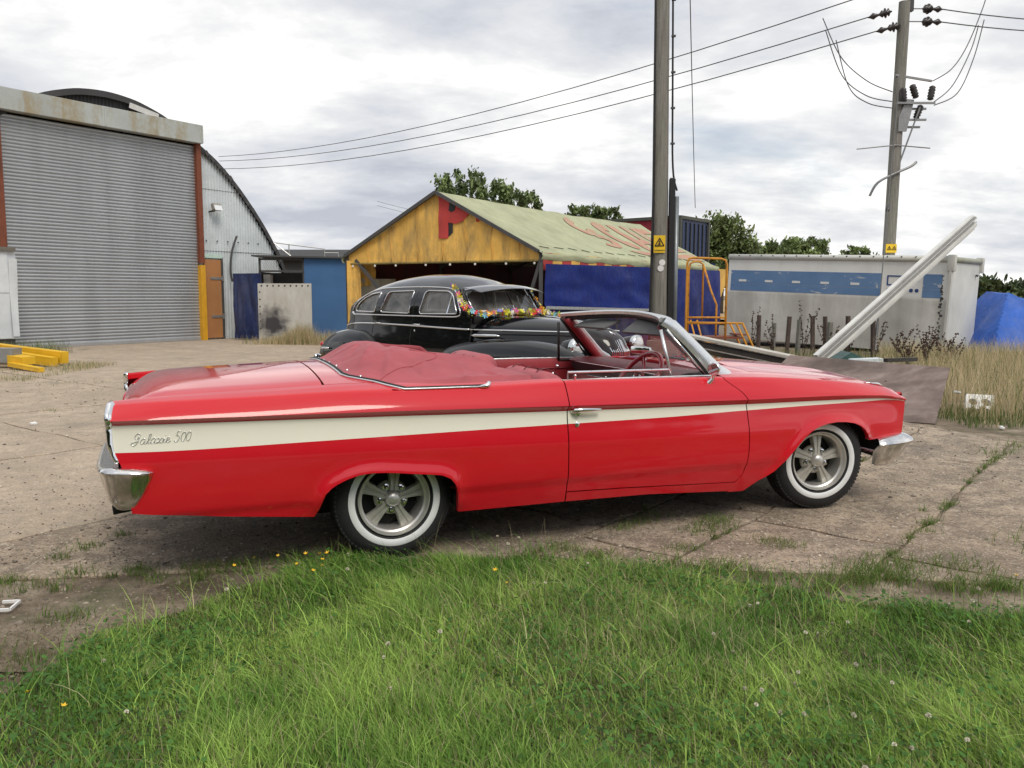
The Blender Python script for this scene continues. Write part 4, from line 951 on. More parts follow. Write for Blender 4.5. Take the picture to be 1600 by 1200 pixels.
mb = MB(); mb.box((.62, -.30, 4.30), (.34, .14, .22), Matrix.Rotation(-.35, 3, 'X'), bev=.02); mb.build('lamp_housing', plain('lamp_grey', (.33, .32, .29), .6), fl_)
mb = MB(); mb.box((.62, -.385, 4.27), (.29, .012, .17), Matrix.Rotation(-.35, 3, 'X')); mb.build('lamp_glass', M['lens'], fl_)
mb = MB(); mb.bar((.50, -.05, 4.15), (.56, -.28, 4.18), .05); mb.build('lamp_bracket', M['steel_dark'], fl_)
pi_ = MB(); pi_.tube(catmull([(1.20, -.22, 1.9), (1.14, -.22, 2.3), (1.22, -.22, 2.9), (1.42, -.24, 3.42)], 6), .035, 8)
tag(pi_.build('bent_pipe', M['steel_dark'], None, smooth=True, loc=(-10.2, 27.36, 0), rot=(0, 0, math.radians(56.5))), 'thin dark bent pipe standing against the white tin wall', 'pipe')
for i in range(6):
    MB().box((.35+i*.42, -.065, 3.22), (.04, .02, .04)).build('bolt', M['steel_dark'], shed)
# white dented cabinet at the left edge
cab = thing('white_cabinet', 'tall dented white metal cabinet at the left end of the shutter', 'cabinet', (-12.62, 20.9, 0), math.radians(50))
WHT = worn('white_enamel', (.66, .70, .73), (.38, .36, .34), .25, .5, 3)
mb = MB(); mb.box((-.6, .3, 1.45), (1.9, .5, 2.2), bev=.015); mb.build('cabinet_body', WHT, cab)
mb = MB(); mb.box((-.62, .035, 2.02), (1.55, .03, 1.02)); mb.build('cabinet_door', WHT, cab); mb = MB(); mb.box((-.62, .035, .93), (1.55, .03, 1.12)); mb.build('cabinet_door', WHT, cab)
mb = MB(); mb.grid([[Vector((x, -.02-.05*math.sin(z*2+x*9)-.03*x, z)) for z in np.linspace(.42, 2.35, 10)] for x in (.16, .24, .31, .33)]); mb.build('bent_side_panel', WHT, cab, smooth=True)
mb = MB(); mb.box((-.55, .26, 2.60), (1.75, .62, .09), Matrix.Rotation(.06, 3, 'X')); mb.build('cabinet_top', plain('mossy_top', (.16, .15, .13), .9), cab)
mb = MB(); mb.box((-.6, .3, .18), (1.7, .4, .34)); mb.build('plinth', M['steel_dark'], cab)
# ================================================================== lean-to and screens by the shed

def tarp(name, col, rough=.38, wr=.3, dirt=(.25, .24, .22), da=.12):
    m = NT(name); v = m.co(); a = m.noise(v, 1.6, 6, .6, 1.0); b = m.noise(v, 7, 6, .65, .6)
    dm = m.ramp(m.noise(m.co((1, 1, .3)), 2.0, 8, .68), [(.45, 0.0), (.85, da*3)])
    m.set(Base_Color=m.mix(dm, m.ramp(a, [(.3, tuple(q*.8 for q in col)), (.7, tuple(min(1, q*1.2) for q in col))]), dirt), Roughness=m.ramp(b, [(.3, rough-.1), (.7, rough+.15)])); m.b.inputs['Specular IOR Level'].default_value = .22; m.bump(b, wr, .05); return m.m
M['blue_tarp'] = tarp('blue_tarpaulin', (.006, .020, .17), .5, .25, (.03, .05, .16), .02)
M['navy'] = tarp('navy_tarpaulin', (.022, .035, .11), .5, .5)
M['blue_board'] = worn('blue_board', (.055, .15, .33), (.10, .16, .25), .4, .7, 1.2)
def cloth_sheet(name, A, B, z0, z1, mat, parent=None, amp=.05, freq=3.0, nx=28, nz=16, top_amp=.0, seed=0):
    A, B = Vector(A), Vector(B); d = (B-A); n = Vector((d.y, -d.x, 0)).normalized(); G = []
    for i in range(nx+1):
        u = i/nx; row = []
        for j in range(nz+1):
            w = j/nz; a0 = z0(u) if callable(z0) else z0; a1 = z1(u) if callable(z1) else z1
            q = amp*(mnoise.noise(Vector((u*freq*2+w*1.5, w*freq*.7, seed)))+.5*mnoise.noise(Vector((u*freq*5, w*freq*2.3, seed+3))))
            row.append(A+d*u+n*q*(1-.6*w)+Vector((0, 0, lerp(a0, a1, w))))
        G.append(row)
    mb = MB(); mb.grid(G); return mb.build(name, mat, parent, smooth=True)
nv = cloth_sheet('tarpaulin_screen', (-9.05, 27.35, 0), (-8.0, 26.9, 0), .05, 2.15, M['navy'], None, .12, 2.2, seed=2)
tag(nv, 'sagging navy tarpaulin hanging between the tin wall and the pale sheet', 'tarpaulin')
sheet = thing('metal_sheet', 'upright pale metal sheet with a black scorch mark', 'metal sheet', (-7.72, 25.6, 0), math.radians(-4))
def scorch():
    m = NT('scorched_sheet'); v = m.co(); g = m.n('ShaderNodeVectorMath', operation='DISTANCE'); mp = m.n('ShaderNodeMapping'); m.l(v, mp.inputs[0]); mp.inputs['Location'].default_value = (-.42, 0, -.66); mp.inputs['Scale'].default_value = (1.0, 1, 1.05)
    ln = m.n('ShaderNodeVectorMath', operation='LENGTH'); m.l(mp.outputs[0], ln.inputs[0])
    dd = m.math('ADD', ln.outputs['Value'], m.math('MULTIPLY', m.math('SUBTRACT', m.noise(v, 3.2, 7, .62), .5), .95))
    mk = m.ramp(dd, [(.22, 1.0), (.66, 0.0)])
    base = m.ramp(m.noise(m.co((1, 1, .4)), 3, 7, .65), [(.3, (.44, .42, .37)), (.7, (.62, .61, .57))])
    m.set(Base_Color=m.mix(mk, base, (.05, .045, .05)), Roughness=.6); return m.m
mb = MB(); mb.box((.83, 0, .91), (1.66, .02, 1.80)); mb.build('sheet_panel', scorch(), sheet)
for i in range(9): MB().lathe([(.030, 0), (.026, .008), (0, .010)], 8, Matrix.Translation((.12+i*.18, -.011, 1.74)) @ Matrix.Rotation(PI/2, 4, 'X')).build('rivet', M['steel_dark'], sheet)
for i in range(6): MB().lathe([(.026, 0), (.022, .008), (0, .010)], 8, Matrix.Translation((.06, -.011, .45+i*.22)) @ Matrix.Rotation(PI/2, 4, 'X')).build('rivet', M['steel_dark'], sheet)
lean = thing('storage_lean_to', 'low lean-to with blue board wall, mesh panel and flat dark roof', 'lean-to', (-6.64, 27.0, 0), 0)
mb = MB(); mb.box((.84, .1, 1.32), (1.72, .06, 2.62)); mb.build('board_wall', M['blue_board'], lean)
mb = MB(); mb.box((.3, 1.2, 2.665), (3.9, 2.6, .05), Matrix.Rotation(.02, 3, 'Y')); mb.build('flat_roof', M['steel_dark'], lean)
for a, b in (((-1.45, .1, 0), (-1.45, .1, 2.64)), ((-.05, .12, 0), (-.05, .12, 2.64)), ((-1.45, .1, 2.22), (-.05, .1, 2.22)), ((-1.45, .1, 2.60), (-.05, .1, 2.60))): MB().bar(a, b, .06).build('frame_bar', M['steel_dark'], lean)
mb = MB()
for i in range(-6, 22):
    for s in (-1, 1):
        x0 = -1.42+i*.065; x1 = x0+s*.36*.55
        if -1.44 < x0 < -.75 and -1.44 < x1 < -.72: mb.bar((x0, .1, 2.24), (x1, .1, 2.58), .007)
mb.build('mesh_panel', M['galv'], lean)
mb = MB(); mb.box((-.75, 1.6, 1.1), (1.5, .05, 2.2)); mb.box((-1.5, .9, 1.1), (.05, 1.4, 2.2)); mb.build('back_panel', M['steel_dark'], lean)
mb = MB(); mb.box((-1.3, .5, 1.95), (.22, .3, .34)); mb.build('junction_box', plain('grey_box', (.42, .41, .38), .6), lean)
for pts in ([(-1.1, .5, 3.15), (.55, .5, 2.95), (.55, .5, 2.68)], [(-.6, .5, 3.08), (-.6, .5, 2.68)], [(.55, .5, 2.82), (1.0, .5, 2.82), (1.0, .5, 2.68)], [(-1.1, .5, 3.15), (-.5, .5, 2.68)]):
    MB().tube(pts, .02, 6).build('roof_rail', M['galv'], lean)
bk = thing('long_dark_shed', 'long low dark shed roof far behind the blue lean-to', 'shed', (-11, 46, 0), 0)
mb = MB(); mb.box((1.5, 0, 1.6), (11, 6, 3.2)); mb.build('wall', M['steel_dark'], bk)
mb = MB(); mb.prism([(-3.4, 3.2), (3.4, 3.2), (3.4, 3.35), (0, 3.9), (-3.4, 3.35)], -4.2, 7.2, lambda u, v, w: (w, u, v)); mb.build('roof', M['roof_dark'], bk)
# ================================================================== the old marquee
YEL = (.84, .50, .11)
def canvas(name, col, dirt, amt=.5, red=None):
    m = NT(name); v = m.co(); st = m.co((1, 1, .25))
    a = m.noise(v, 1.3, 6, .6, .5); b = m.noise(st, 2.6, 9, .7, .3)
    c = m.ramp(a, [(.3, tuple(q*.85 for q in col)), (.7, tuple(min(1, q*1.15) for q in col))])
    if red: c = m.mix(m.ramp(m.noise(v, .9, 5, .6, .6), [(.5, 0.0), (.56, .8)]), c, red)
    m.set(Base_Color=m.mix(m.ramp(b, [(.52-.1*amt, 0.0), (.80-.1*amt, min(amt*1.3, 1))]), c, dirt), Roughness=.7); m.bump(m.noise(v, 5, 6, .6, .8), .3, .04); return m.m
M['yellow_canvas'] = canvas('yellow_canvas', YEL, (.20, .155, .085), .80)
M['roof_canvas'] = canvas('pale_green_canvas', (.40, .42, .26), (.24, .25, .14), .45)
M['red_print'] = canvas('faded_red_print', (.48, .22, .155), (.40, .39, .25), .95)
M['red_canvas'] = canvas('red_canvas', (.50, .05, .045), (.16, .05, .04), .45)
M['grey_canvas'] = canvas('dirty_white_canvas', (.50, .48, .40), (.16, .15, .11), .55)
tent = thing('marquee_tent', 'weathered marquee with yellow canvas gable and pale green roof', 'marquee', (0, 0, 0), 0)
gL, gR = Vector((-4.28, 22.0, 0)), Vector((.66, 19.5, 0)); ax = Vector((6.30, 9.5, 0)); axn = ax.normalized()
mid = (gL+gR)/2; RZ, EZ, GZ = 3.95, 2.47, 2.27
def gable_pt(u, w, off=0):
    """u 0..1 left to right, w 0..1 bottom to slope"""
    p = gL.lerp(gR, u); top = lerp(EZ, RZ, 1-abs(u-.495)/.505) if True else 0
    z = lerp(GZ, top, w); q = .035*mnoise.noise(Vector((u*7, z*2.2, 0)))+.018*math.sin(u*2*PI*9.5)*(1-w)
    return Vector((p.x, p.y, z))-axn*(q+off)
gb = MB(); gb.grid([[gable_pt(u, w) for w in np.linspace(0, 1, 14)] for u in np.linspace(0, 1, 60)]); gable = gb.build('gable_canvas', M['yellow_canvas'], tent, smooth=True)
for u in (.12, .25, .39, .52, .64, .77, .90):
    MB().tube([gable_pt(u+.004*math.sin(k), w, .012) for k, w in enumerate(np.linspace(.02, .97, 8))], .010, 5).build('canvas_seam', M['yellow_canvas'], gable, smooth=True)
MB().tube([gable_pt(u, 0, .01) for u in np.linspace(0, 1, 30)], .03, 6).build('gable_hem', canvas('grimy_hem', (.30, .22, .06), (.05, .05, .03), .8), gable, smooth=True)
# printed letter: a red upright and bowl with a black drop shadow
def gmap(x, z, off):   # x metres from left along gable
    L = (gR-gL).length; u = x/L; p = gL.lerp(gR, u); q = .035*mnoise.noise(Vector((u*7, z*2.2, 0))); return Vector((p.x, p.y, z))-axn*(q+off)
LW = (gR-gL).length
def printed(name, poly, off, mat, par):
    v, f = panel(poly, [], lambda x, z: gmap(x, z, off), .10); return mesh(name, v, f, mat, par, smooth=True)
BLK = canvas('black_print', (.02, .02, .022), (.06, .06, .05), .4)
x0 = LW*.505
slope = lambda x: lerp(EZ, RZ, 1-abs(x/LW-.495)/.505)-.04
RED = M['red_canvas']
printed('letter_shadow', [(x0+.26, 2.86), (x0+.40, 2.98), (x0+.40, min(3.50, slope(x0+.40))), (x0+.26, 3.50)], .022, BLK, gable)
printed('letter', [(x0, 2.84), (x0+.28, 2.84), (x0+.28, 3.22), (x0+.50, 3.18), (x0+.70, 3.24), (x0+.84, 3.36), (x0+.88, slope(x0+.88)), (x0+.30, slope(x0+.30)), (x0, slope(x0)-.0)], .030, RED, gable)
printed('letter_counter', [(x0+.30, 3.50), (x0+.38, 3.46), (x0+.48, 3.50), (x0+.50, slope(x0+.50)), (x0+.32, slope(x0+.32)-.0)], .038, BLK, gable)
printed('letter', [(x0+1.06, slope(x0+1.06)), (x0+1.04, slope(x0+1.06)-.10), (x0+1.12, slope(x0+1.12)-.09), (x0+1.16, slope(x0+1.16))], .030, RED, gable)
# roof cloth
def roof_pt(u, w, side):
    """u along ridge 0..1, w 0 ridge .. 1 eave"""
    base = mid+ax*u; out = (gR-gL)*.5*side*1.03
    z = lerp(RZ+.03, EZ-.03, w)-.10*math.sin(PI*w)*(.5+.5*math.sin(PI*u))-.06*math.sin(PI*u)*(1-w)
    z += .035*mnoise.noise(Vector((u*11, w*4, side)))-.03*abs(math.sin(u*PI*5))*.6*math.sin(PI*w)
    return base+out*w-axn*.10+Vector((0, 0, z))
LET = []
for side in (1, -1):
    mb = MB(); G = [[roof_pt(u, w, side) for w in list(np.linspace(0, 1, 22))]+[roof_pt(u, 1, side)+Vector((.02*side, 0, -.07-.03*math.sin(u*40))), roof_pt(u, 1, side)+Vector((-.02*side, 0, -.15-.04*mnoise.noise(Vector((u*14, 1, 2)))))] for u in np.linspace(0, 1.02, 60)]
    mb.grid(G); rf = mb.build('roof_canvas', M['roof_canvas'], tent, smooth=True)
    if side == 1:
        def rp(name, poly):
            v, f = panel(poly, [], lambda u, w: roof_pt(u, w, 1)+Vector((.010, -.012, .012)), .03); return mesh(name, v, f, M['red_print'], rf, smooth=True)
        # the faded letters painted on the slope, read along the eave
        def ring(cx, cy, rx, ry, a0, a1, t=.42, n=18):
            o = [(cx+rx*math.cos(a), cy+ry*math.sin(a)) for a in np.linspace(a0, a1, n)]; return o+[(cx+rx*t*math.cos(a), cy+ry*t*math.sin(a)) for a in np.linspace(a1, a0, n)]
        rp('roof_letter', ring(.52, .235, .050, .155, .3, 1.5*PI)); rp('roof_letter', ring(.53, .50, .050, .155, -PI*.55, PI*.8))
        rp('roof_letter', ring(.66, .36, .055, .27, .9, 2*PI-.9)); rp('roof_letter', [(.72, .12), (.755, .12), (.765, .40), (.80, .40), (.80, .12), (.835, .12), (.835, .66), (.80, .66), (.80, .50), (.765, .50), (.755, .66), (.72, .66)])
        rp('roof_letter', [(.87, .12), (.98, .12), (.98, .24), (.91, .24), (.91, .34), (.97, .34), (.97, .44), (.91, .44), (.91, .56), (.98, .56), (.98, .66), (.87, .66)])
        rp('roof_band', [(.56, .70), (.98, .72), (.98, .86), (.60, .82)])
        for i in range(16):
            u = .05+i*.06; MB().bar(roof_pt(u, .86, 1)+Vector((0, -.01, .012)), roof_pt(u+.028, .885, 1)+Vector((0, -.01, .012)), .02, .01).build('roof_slit', M['dark'], rf)
# frame
FR = M['steel_dark']
for p, q in ((gL+Vector((0, 0, EZ)), mid+Vector((0, 0, RZ))), (mid+Vector((0, 0, RZ)), gR+Vector((0, 0, EZ)))):
    MB().bar(p-axn*.10+Vector((0, 0, .0)), q-axn*.10+Vector((0, 0, .0)), .07, .08).build('gable_rafter', FR, tent)
for t in (0, .34, .67, 1):
    for g in (gL, gR): MB().bar(g+ax*t, g+ax*t+Vector((0, 0, EZ)), .09).build('post', FR, tent)
    if t: MB().bar(gL+ax*t+Vector((0, 0, EZ-.2)), mid+ax*t+Vector((0, 0, RZ-.36)), .07).build('rafter', FR, tent); MB().bar(gR+ax*t+Vector((0, 0, EZ-.2)), mid+ax*t+Vector((0, 0, RZ-.36)), .07).build('rafter', FR, tent)
MB().bar(gL.lerp(gR, .05)+Vector((0, 0, GZ+.1)), gL.lerp(gR, .30)+Vector((0, 0, .9)), .08).build('brace', FR, tent)
MB().bar(gR+Vector((0, 0, GZ)), gR.lerp(gL, .10)+Vector((0, 0, .6)), .08).build('brace', FR, tent)
for u in (.04, .16, .275, .44, .565, .69, .84, .975):
    p = gable_pt(u, 0, .03)+Vector((0, 0, -.06)); MB().lathe([(.0, -.03), (.025, -.02), (.028, .015), (0, .03)], 8, Matrix.Translation(p)).build('toggle', plain('toggle_white', (.8, .8, .76), .5), tent)
# left flaps, back and left walls
cloth_sheet('side_flap', gL+Vector((.02, .15, 0)), gL+ax*.09+Vector((.55, 0, 0)), .1, 1.9, M['grey_canvas'], tent, .16, 2.5, seed=5)
cloth_sheet('side_flap', gL+Vector((-.02, .10, 0)), gL+ax*.06+Vector((.25, 0, 0)), 1.7, 2.4, M['yellow_canvas'], tent, .08, 2.5, seed=7)
cloth_sheet('side_flap', gL+Vector((.0, -.12, 0)), gL+Vector((.36, -.1, 0)), lambda u: .1+1.3*u, 2.35, M['yellow_canvas'], tent, .06, 2.5, seed=9)
cloth_sheet('left_wall', gL+ax*.02, gL+ax, .05, EZ, canvas('dark_red_canvas', (.13, .03, .03), (.05, .04, .03), .6), tent, .06, 2, seed=11)
cloth_sheet('back_wall', gL+ax, gR+ax, .05, EZ+.1, M['navy'], tent, .05, 2, seed=12)
# right wall: striped valance above, blue sheet below
for i in range(26):
    a = gR+ax*(i/26); b = gR+ax*((i+.98)/26); o = Vector((.05, -.03, 0))
    cloth_sheet('valance_stripe', a+o, b+o, EZ-.42, EZ-.02, M['red_canvas'] if i % 2 == 0 else M['yellow_canvas'], tent, .02, 2, 3, 4, seed=i)
bt = cloth_sheet('blue_wall_sheet', gR+Vector((.10, -.10, 0)), gR+ax*.60+Vector((.10, -.10, 0)), lambda u: 1.22-.16*u, lambda u: EZ-.28+.10*u, M['blue_tarp'], tent, .10, 1.6, 44, 22, seed=21)
MB().bar(gR+Vector((.14, -.14, 1.19)), gR+ax*.60+Vector((.14, -.14, 1.03)), .05, .07).build('sheet_rail', M['steel_white'], tent)
MB().bar(gR+Vector((.14, -.14, 1.19)), gR+Vector((.14, -.14, .2)), .06).build('sheet_rail', M['steel_white'], tent)
bt2 = cloth_sheet('blue_wall_sheet', gR+ax*.60+Vector((.14, -.12, 0)), gR+ax*1.0+Vector((.14, -.12, 0)), .10, lambda u: EZ-.20+.04*u, M['blue_tarp'], tent, .14, 1.8, 30, 20, seed=23)
cloth_sheet('lower_skirt', gR+Vector((.04, -.02, 0)), gR+ax*.60, .02, 1.2, M['navy'], tent, .03, 1.5, seed=25)
for i in range(3):      # three small white marks on the sheet
    p = gR+ax*(.505+.026*i)+Vector((.30, -.24, 1.92)); MB().box(p, (.02, .05, .14)).box(p+Vector((0, -.0, .06)), (.022, .11, .03)).box(p-Vector((0, 0, .06)), (.022, .11, .03)).build('sheet_mark', plain('mark_white', (.8, .8, .8), .6), bt)
cloth_sheet('corner_flap', gR+ax*1.0+Vector((.10, -.1, 0)), gR+ax*1.03+Vector((.35, .1, 0)), lambda u: 1.2+.8*u, EZ-.10, M['yellow_canvas'], tent, .02, 2, 5, 5, seed=30)
mb = MB()
for i in range(34): mb.bar(gR+ax*(.01+.008*i)+Vector((.1, -.1, 1.10)), gR+ax*(.01+.008*i)+Vector((.1, -.1, .55)), .012)
for i in range(5): mb.bar(gR+ax*.01+Vector((.1, -.1, .6+.11*i)), gR+ax*.28+Vector((.1, -.1, .6+.11*i)), .012)
mb.build('side_grille', FR, tent)
# ================================================================== lorry trailer behind the marquee
lor = thing('lorry_trailer', 'tall lorry trailer with red side and blue ribbed end behind the marquee', 'trailer', (6.3, 32.2, 0), math.radians(142))
mb = MB(); mb.box((3.0, -.012, 2.55), (5.96, .03, 3.7)); mb.build('curtain_side', tarp('red_curtain', (.30, .012, .03), .5, .1), lor)
mb = MB(); mb.box((3.0, -1.22, 2.55), (5.98, 2.36, 3.66)); mb.build('trailer_box', plain('trailer_grey', (.12, .12, .13), .6), lor)
BLU = worn('dark_blue_steel', (.035, .055, .12), (.06, .06, .07), .4, .55, 2)
mb = MB(); mb.box((-.03, -1.2, 2.55), (.05, 2.42, 3.7)); mb.build('end_panel', BLU, lor)
for i in range(7): mb = MB(); mb.box((-.075, -.12-i*.36, 2.5), (.06, .06, 3.5)); mb.build('end_rib', plain('rib_dark', (.012, .014, .02), .6), lor)
for a, b in (((-.06, .02, 4.42), (6.0, .02, 4.42)), ((-.06, .02, 4.42), (-.06, -2.44, 4.42)), ((-.06, .02, .7), (-.06, .02, 4.4)), ((-.06, -2.44, .7), (-.06, -2.44, 4.4))): MB().bar(a, b, .12).build('edge_rail', plain('rail_olive', (.07, .075, .06), .6), lor)
for x in (1.0, 2.2):
    for y in (-.15, -2.25): MB().lathe([(.2, .12), (.45, .13), (.5, .06), (.5, -.06), (.45, -.13), (.2, -.12)], 24, Matrix.Translation((x, y, .5)) @ Matrix.Rotation(PI/2, 4, 'X')).build('wheel', M['tyre'], lor, smooth=True)
# ================================================================== white box trailer
tr = thing('box_trailer', 'grimy white box trailer body with a blue stripe along its side', 'trailer', (11.0, 21.41, -.02), math.radians(136)); tr.rotation_euler = (0, -.038, math.radians(136))
def trailer_mat():
    m = NT('grimy_white'); v = m.co(); st = m.co((1, 1, .14))
    sep = m.n('ShaderNodeSeparateXYZ'); m.l(v, sep.inputs[0])
    a = m.noise(st, 1.5, 8, .66, .4); b = m.noise(v, 1.1, 6, .6, .7)
    up = m.ramp(sep.outputs[2], [(0.0, .30), (.46, .26), (.50, 0.0)])      # placeholder, scaled below
    mr = m.n('ShaderNodeMapRange'); m.l(sep.outputs[2], mr.inputs[0]); mr.inputs[1].default_value = 1.35; mr.inputs[2].default_value = 1.48; mr.inputs[3].default_value = .27; mr.inputs[4].default_value = 0
    g = m.math('ADD', m.math('ADD', m.math('MULTIPLY', a, .6), m.math('MULTIPLY', b, .4)), mr.outputs[0])
    c = m.ramp(g, [(.46, (.82, .82, .79)), (.62, (.74, .73, .69)), (.78, (.52, .51, .47)), (.95, (.36, .35, .31))])
    m.set(Base_Color=c, Roughness=.6); return m.m
TM = trailer_mat()
LT, HT, WT = 6.2, 2.42, 2.35
mb = MB(); mb.box((LT/2, .03, HT/2-.03), (LT, .06, HT-.06)); mb.build('side_wall', TM, tr)
mb = MB(); mb.box((-.03, -WT/2+.05, HT/2-.03), (.06, WT, HT-.06)); mb.build('end_wall', worn('end_white', (.66, .67, .64), (.42, .41, .36), .30, .55, 1.6), tr)
mb = MB(); mb.box((LT/2, -WT/2, HT-.03), (LT, WT, .05)); mb.box((LT/2, -WT+.1, HT/2), (LT, .05, HT-.1)); mb.box((LT-.03, -WT/2, HT/2), (.05, WT-.2, HT-.1)); mb.build('roof', TM, tr)
CP = worn('capping', (.58, .58, .54), (.36, .35, .30), .35, .5, 2)
mb = MB(); mb.tube([(-.02, .045, HT), (LT, .045, HT)], .085, 12); mb.build('top_rail', CP, tr, smooth=True)
mb = MB(); mb.tube([(-.05, .02, HT-.01), (-.05, -WT, HT-.01)], .075, 12); mb.build('top_rail', worn('mossy_cap', (.36, .37, .30), (.2, .2, .14), .45, .6, 3), tr, smooth=True)
for c in ((-.04, .05), (-.04, -WT+.02)):
    mb = MB(); mb.box((c[0], c[1], HT-.10), (.19, .19, .42), bev=.04); mb.build('corner_cap', CP, tr, smooth=40)
mb = MB(); mb.bar((-.05, .07, .0), (-.05, .07, HT-.3), .14, .06, (1, 0, 0)); mb.build('corner_post', CP, tr)
mb = MB()
for i in range(26): mb.box((.13+rnd.uniform(-.03, .03), .0635, .05+i*.077+rnd.uniform(-.02, .02)), (rnd.uniform(.02, .08), .008, rnd.uniform(.02, .08)), Matrix.Rotation(rnd.random(), 3, 'Y'))
mb.build('peeled_edge', M['steel_dark'], tr)['kind'] = 'stuff'
for i in range(16): MB().lathe([(.022, 0), (.018, .012), (0, .014)], 8, Matrix.Translation((.45+i*.36, .118, HT+.045)) @ Matrix.Rotation(-PI/2+.5, 4, 'X')).build('rail_bolt', M['steel_dark'], tr)
def stripe_mat():
    m = NT('flaked_blue'); v = m.co(); a = m.noise(m.co((.35, 1, 1)), 5, 9, .72, .6)
    m.set(Base_Color=m.mix(m.ramp(a, [(.60, 0.0), (.63, 1.0)]), m.ramp(m.noise(v, 1.5, 5), [(.3, (.10, .20, .38)), (.7, (.15, .26, .45))]), (.58, .59, .58)), Roughness=.6); return m.m
SB = stripe_mat()
for x0_, x1_ in ((.14, .60), (1.66, LT-.1)):
    for z0_, z1_ in ((1.43, 1.635), (1.642, 2.03)):
        mb = MB(); mb.box(((x0_+x1_)/2, .0635, (z0_+z1_)/2), (x1_-x0_, .006, z1_-z0_)); mb.build('blue_stripe', SB, tr)
LB = plain('logo_blue', (.035, .07, .22), .6)
WH = plain('label_white', (.74, .74, .72), .6)
lg = MB(); y = .066
for c, d in (((1.11, y, 1.965), (.80, .006, .035)), ((1.492, y, 1.85), (.035, .007, .24)), ((1.30, y, 1.735), (.40, .006, .035)), ((.73, y, 1.90), (.035, .007, .12))): lg.box(c, d)
lg.build('trailer_logo', LB, tr)
for x in (1.46, 1.32, .74, .88): MB().lathe([(0, .004), (.05, .004), (.05, 0)], 20, Matrix.Translation((x, y-.003, 1.60)) @ Matrix.Rotation(-PI/2, 4, 'X')).build('trailer_logo_dot', LB, tr)
for i in range(5): MB().box((2.35+i*.84, .069, 1.73), (.24, .006, .062)).build('reflector_patch', WH, tr)
mb = MB(); mb.tube([(-.10, -WT+.45, HT-.38), (-.10, -WT+.38, HT-.38)], .03, 8); mb.build('end_lamp', M['steel_dark'], tr)
# ================================================================== poles and wires
def pole_mat():
    m = NT('weathered_pole'); v = m.co((1, 1, .06)); a = m.noise(v, 26, 8, .7, .3); b = m.noise(m.co((1, 1, .3)), 5, 6)
    m.set(Base_Color=m.mix(m.ramp(b, [(.4, 0.0), (.75, .5)]), m.ramp(a, [(.3, (.11, .10, .085)), (.55, (.24, .225, .20)), (.75, (.33, .32, .29))]), (.17, .19, .14)), Roughness=.85); m.bump(a, .5, .02); return m.m
PM = pole_mat()
SIGN_Y = plain('sign_yellow', (.80, .52, .02), .45, 0, .08, 8); BLKP = plain('sign_black', (.015, .015, .015), .5)
def pole_mesh(base, top, r0, r1, parent):
    mb = MB(); pts = [Vector(base).lerp(Vector(top), t) for t in np.linspace(0, 1, 14)]
    mb.tube(pts, [lerp(r0, r1, i/13) for i in range(14)], 18); return mb.build('pole_shaft', PM, parent, smooth=50)
p1 = thing('utility_pole', 'weathered wooden pole with yellow danger sign and black cable cover', 'utility pole', (2.63, 15.0, 0), 0)
pole_mesh((0, 0, 0), (-.10, 0, 9.5), .150, .118, p1)
mb = MB(); mb.box((.165, -.06, 1.75), (.10, .10, 3.5), bev=.008); g = mb.build('cable_cover', plain('cover_black', (.012, .012, .013), .55), p1); 
mb = MB(); mb.tube([(.262, -.03, 0), (.25, -.03, 3.2)], .045, 12); mb.build('steel_conduit', plain('conduit_grey', (.20, .22, .23), .4, .5), p1, smooth=True)
mb = MB(); mb.tube(catmull([(.255, -.03, 3.3), (.17, -.05, 3.7), (.135, -.06, 5.0), (.06, -.06, 9.4)], 6), .018, 6); mb.build('riser_cable', plain('cable_black2', (.015, .015, .016), .6), p1, smooth=True)
mb = MB(); mb.tube(catmull([(-.19, -.08, .6), (-.175, -.08, 2.3), (-.165, -.08, 3.6), (-.175, -.06, 5.2), (-.215, -.05, 9.4)], 6), .022, 6); mb.build('riser_cable', plain('cable_black3', (.015, .015, .016), .6), p1, smooth=True)
for z in (3.5, 4.1, 4.7, 5.3, 5.9, 6.5): mb = MB(); mb.box((.165-(z-3)*.012, -.07, z), (.07, .05, .03)); mb.build('cable_clip', M['steel_dark'], p1)
sg = mesh('danger_sign', [(-.155, -.157, 2.22), (.045, -.165, 2.22), (.045, -.165, 2.52), (-.155, -.157, 2.52)], [(0, 1, 2, 3)], SIGN_Y, p1); fixn(sg)
def tri(cx, cz, s, y, w, mat, par):
    P = [Vector((cx-s*.5, y, cz-s*.36)), Vector((cx+s*.5, y, cz-s*.36)), Vector((cx, y, cz+s*.50))]
    mb = MB()
    for a, b in ((0, 1), (1, 2), (2, 0)): mb.bar(P[a], P[b], .004, w, (0, 0, 1)); 
    mb.bar(Vector((cx-.008, y, cz+s*.20)), Vector((cx+.010, y, cz+s*.02)), .004, s*.10); mb.bar(Vector((cx+.010, y, cz+s*.04)), Vector((cx-.015, y, cz-s*.02)), .004, s*.07); mb.bar(Vector((cx-.015, y, cz+s*.0)), Vector((cx+.012, y, cz-s*.24)), .004, s*.09)
    mb.bar(Vector((cx-s*.22, y, cz-s*.26)), Vector((cx+.02, y, cz-s*.12)), .004, s*.07)
    return mb.build('danger_symbol', mat, par)
tri(-.055, 2.395, .155, -.168, .017, BLKP, sg)
mb = MB()
for i in range(9): mb.box((-.135+i*.0205, -.168, 2.262), (.012, .003, .016 if i % 3 else .020))
mb.build('danger_caption', BLKP, sg)
for z, x in ((2.05, .0), (1.95, -.025)): MB().lathe([(0, .003), (.055, .003), (.055, 0)], 16, Matrix.Translation((x, -.150, z)) @ Matrix.Rotation(PI/2, 4, 'X')).build('white_tag', WH, p1)
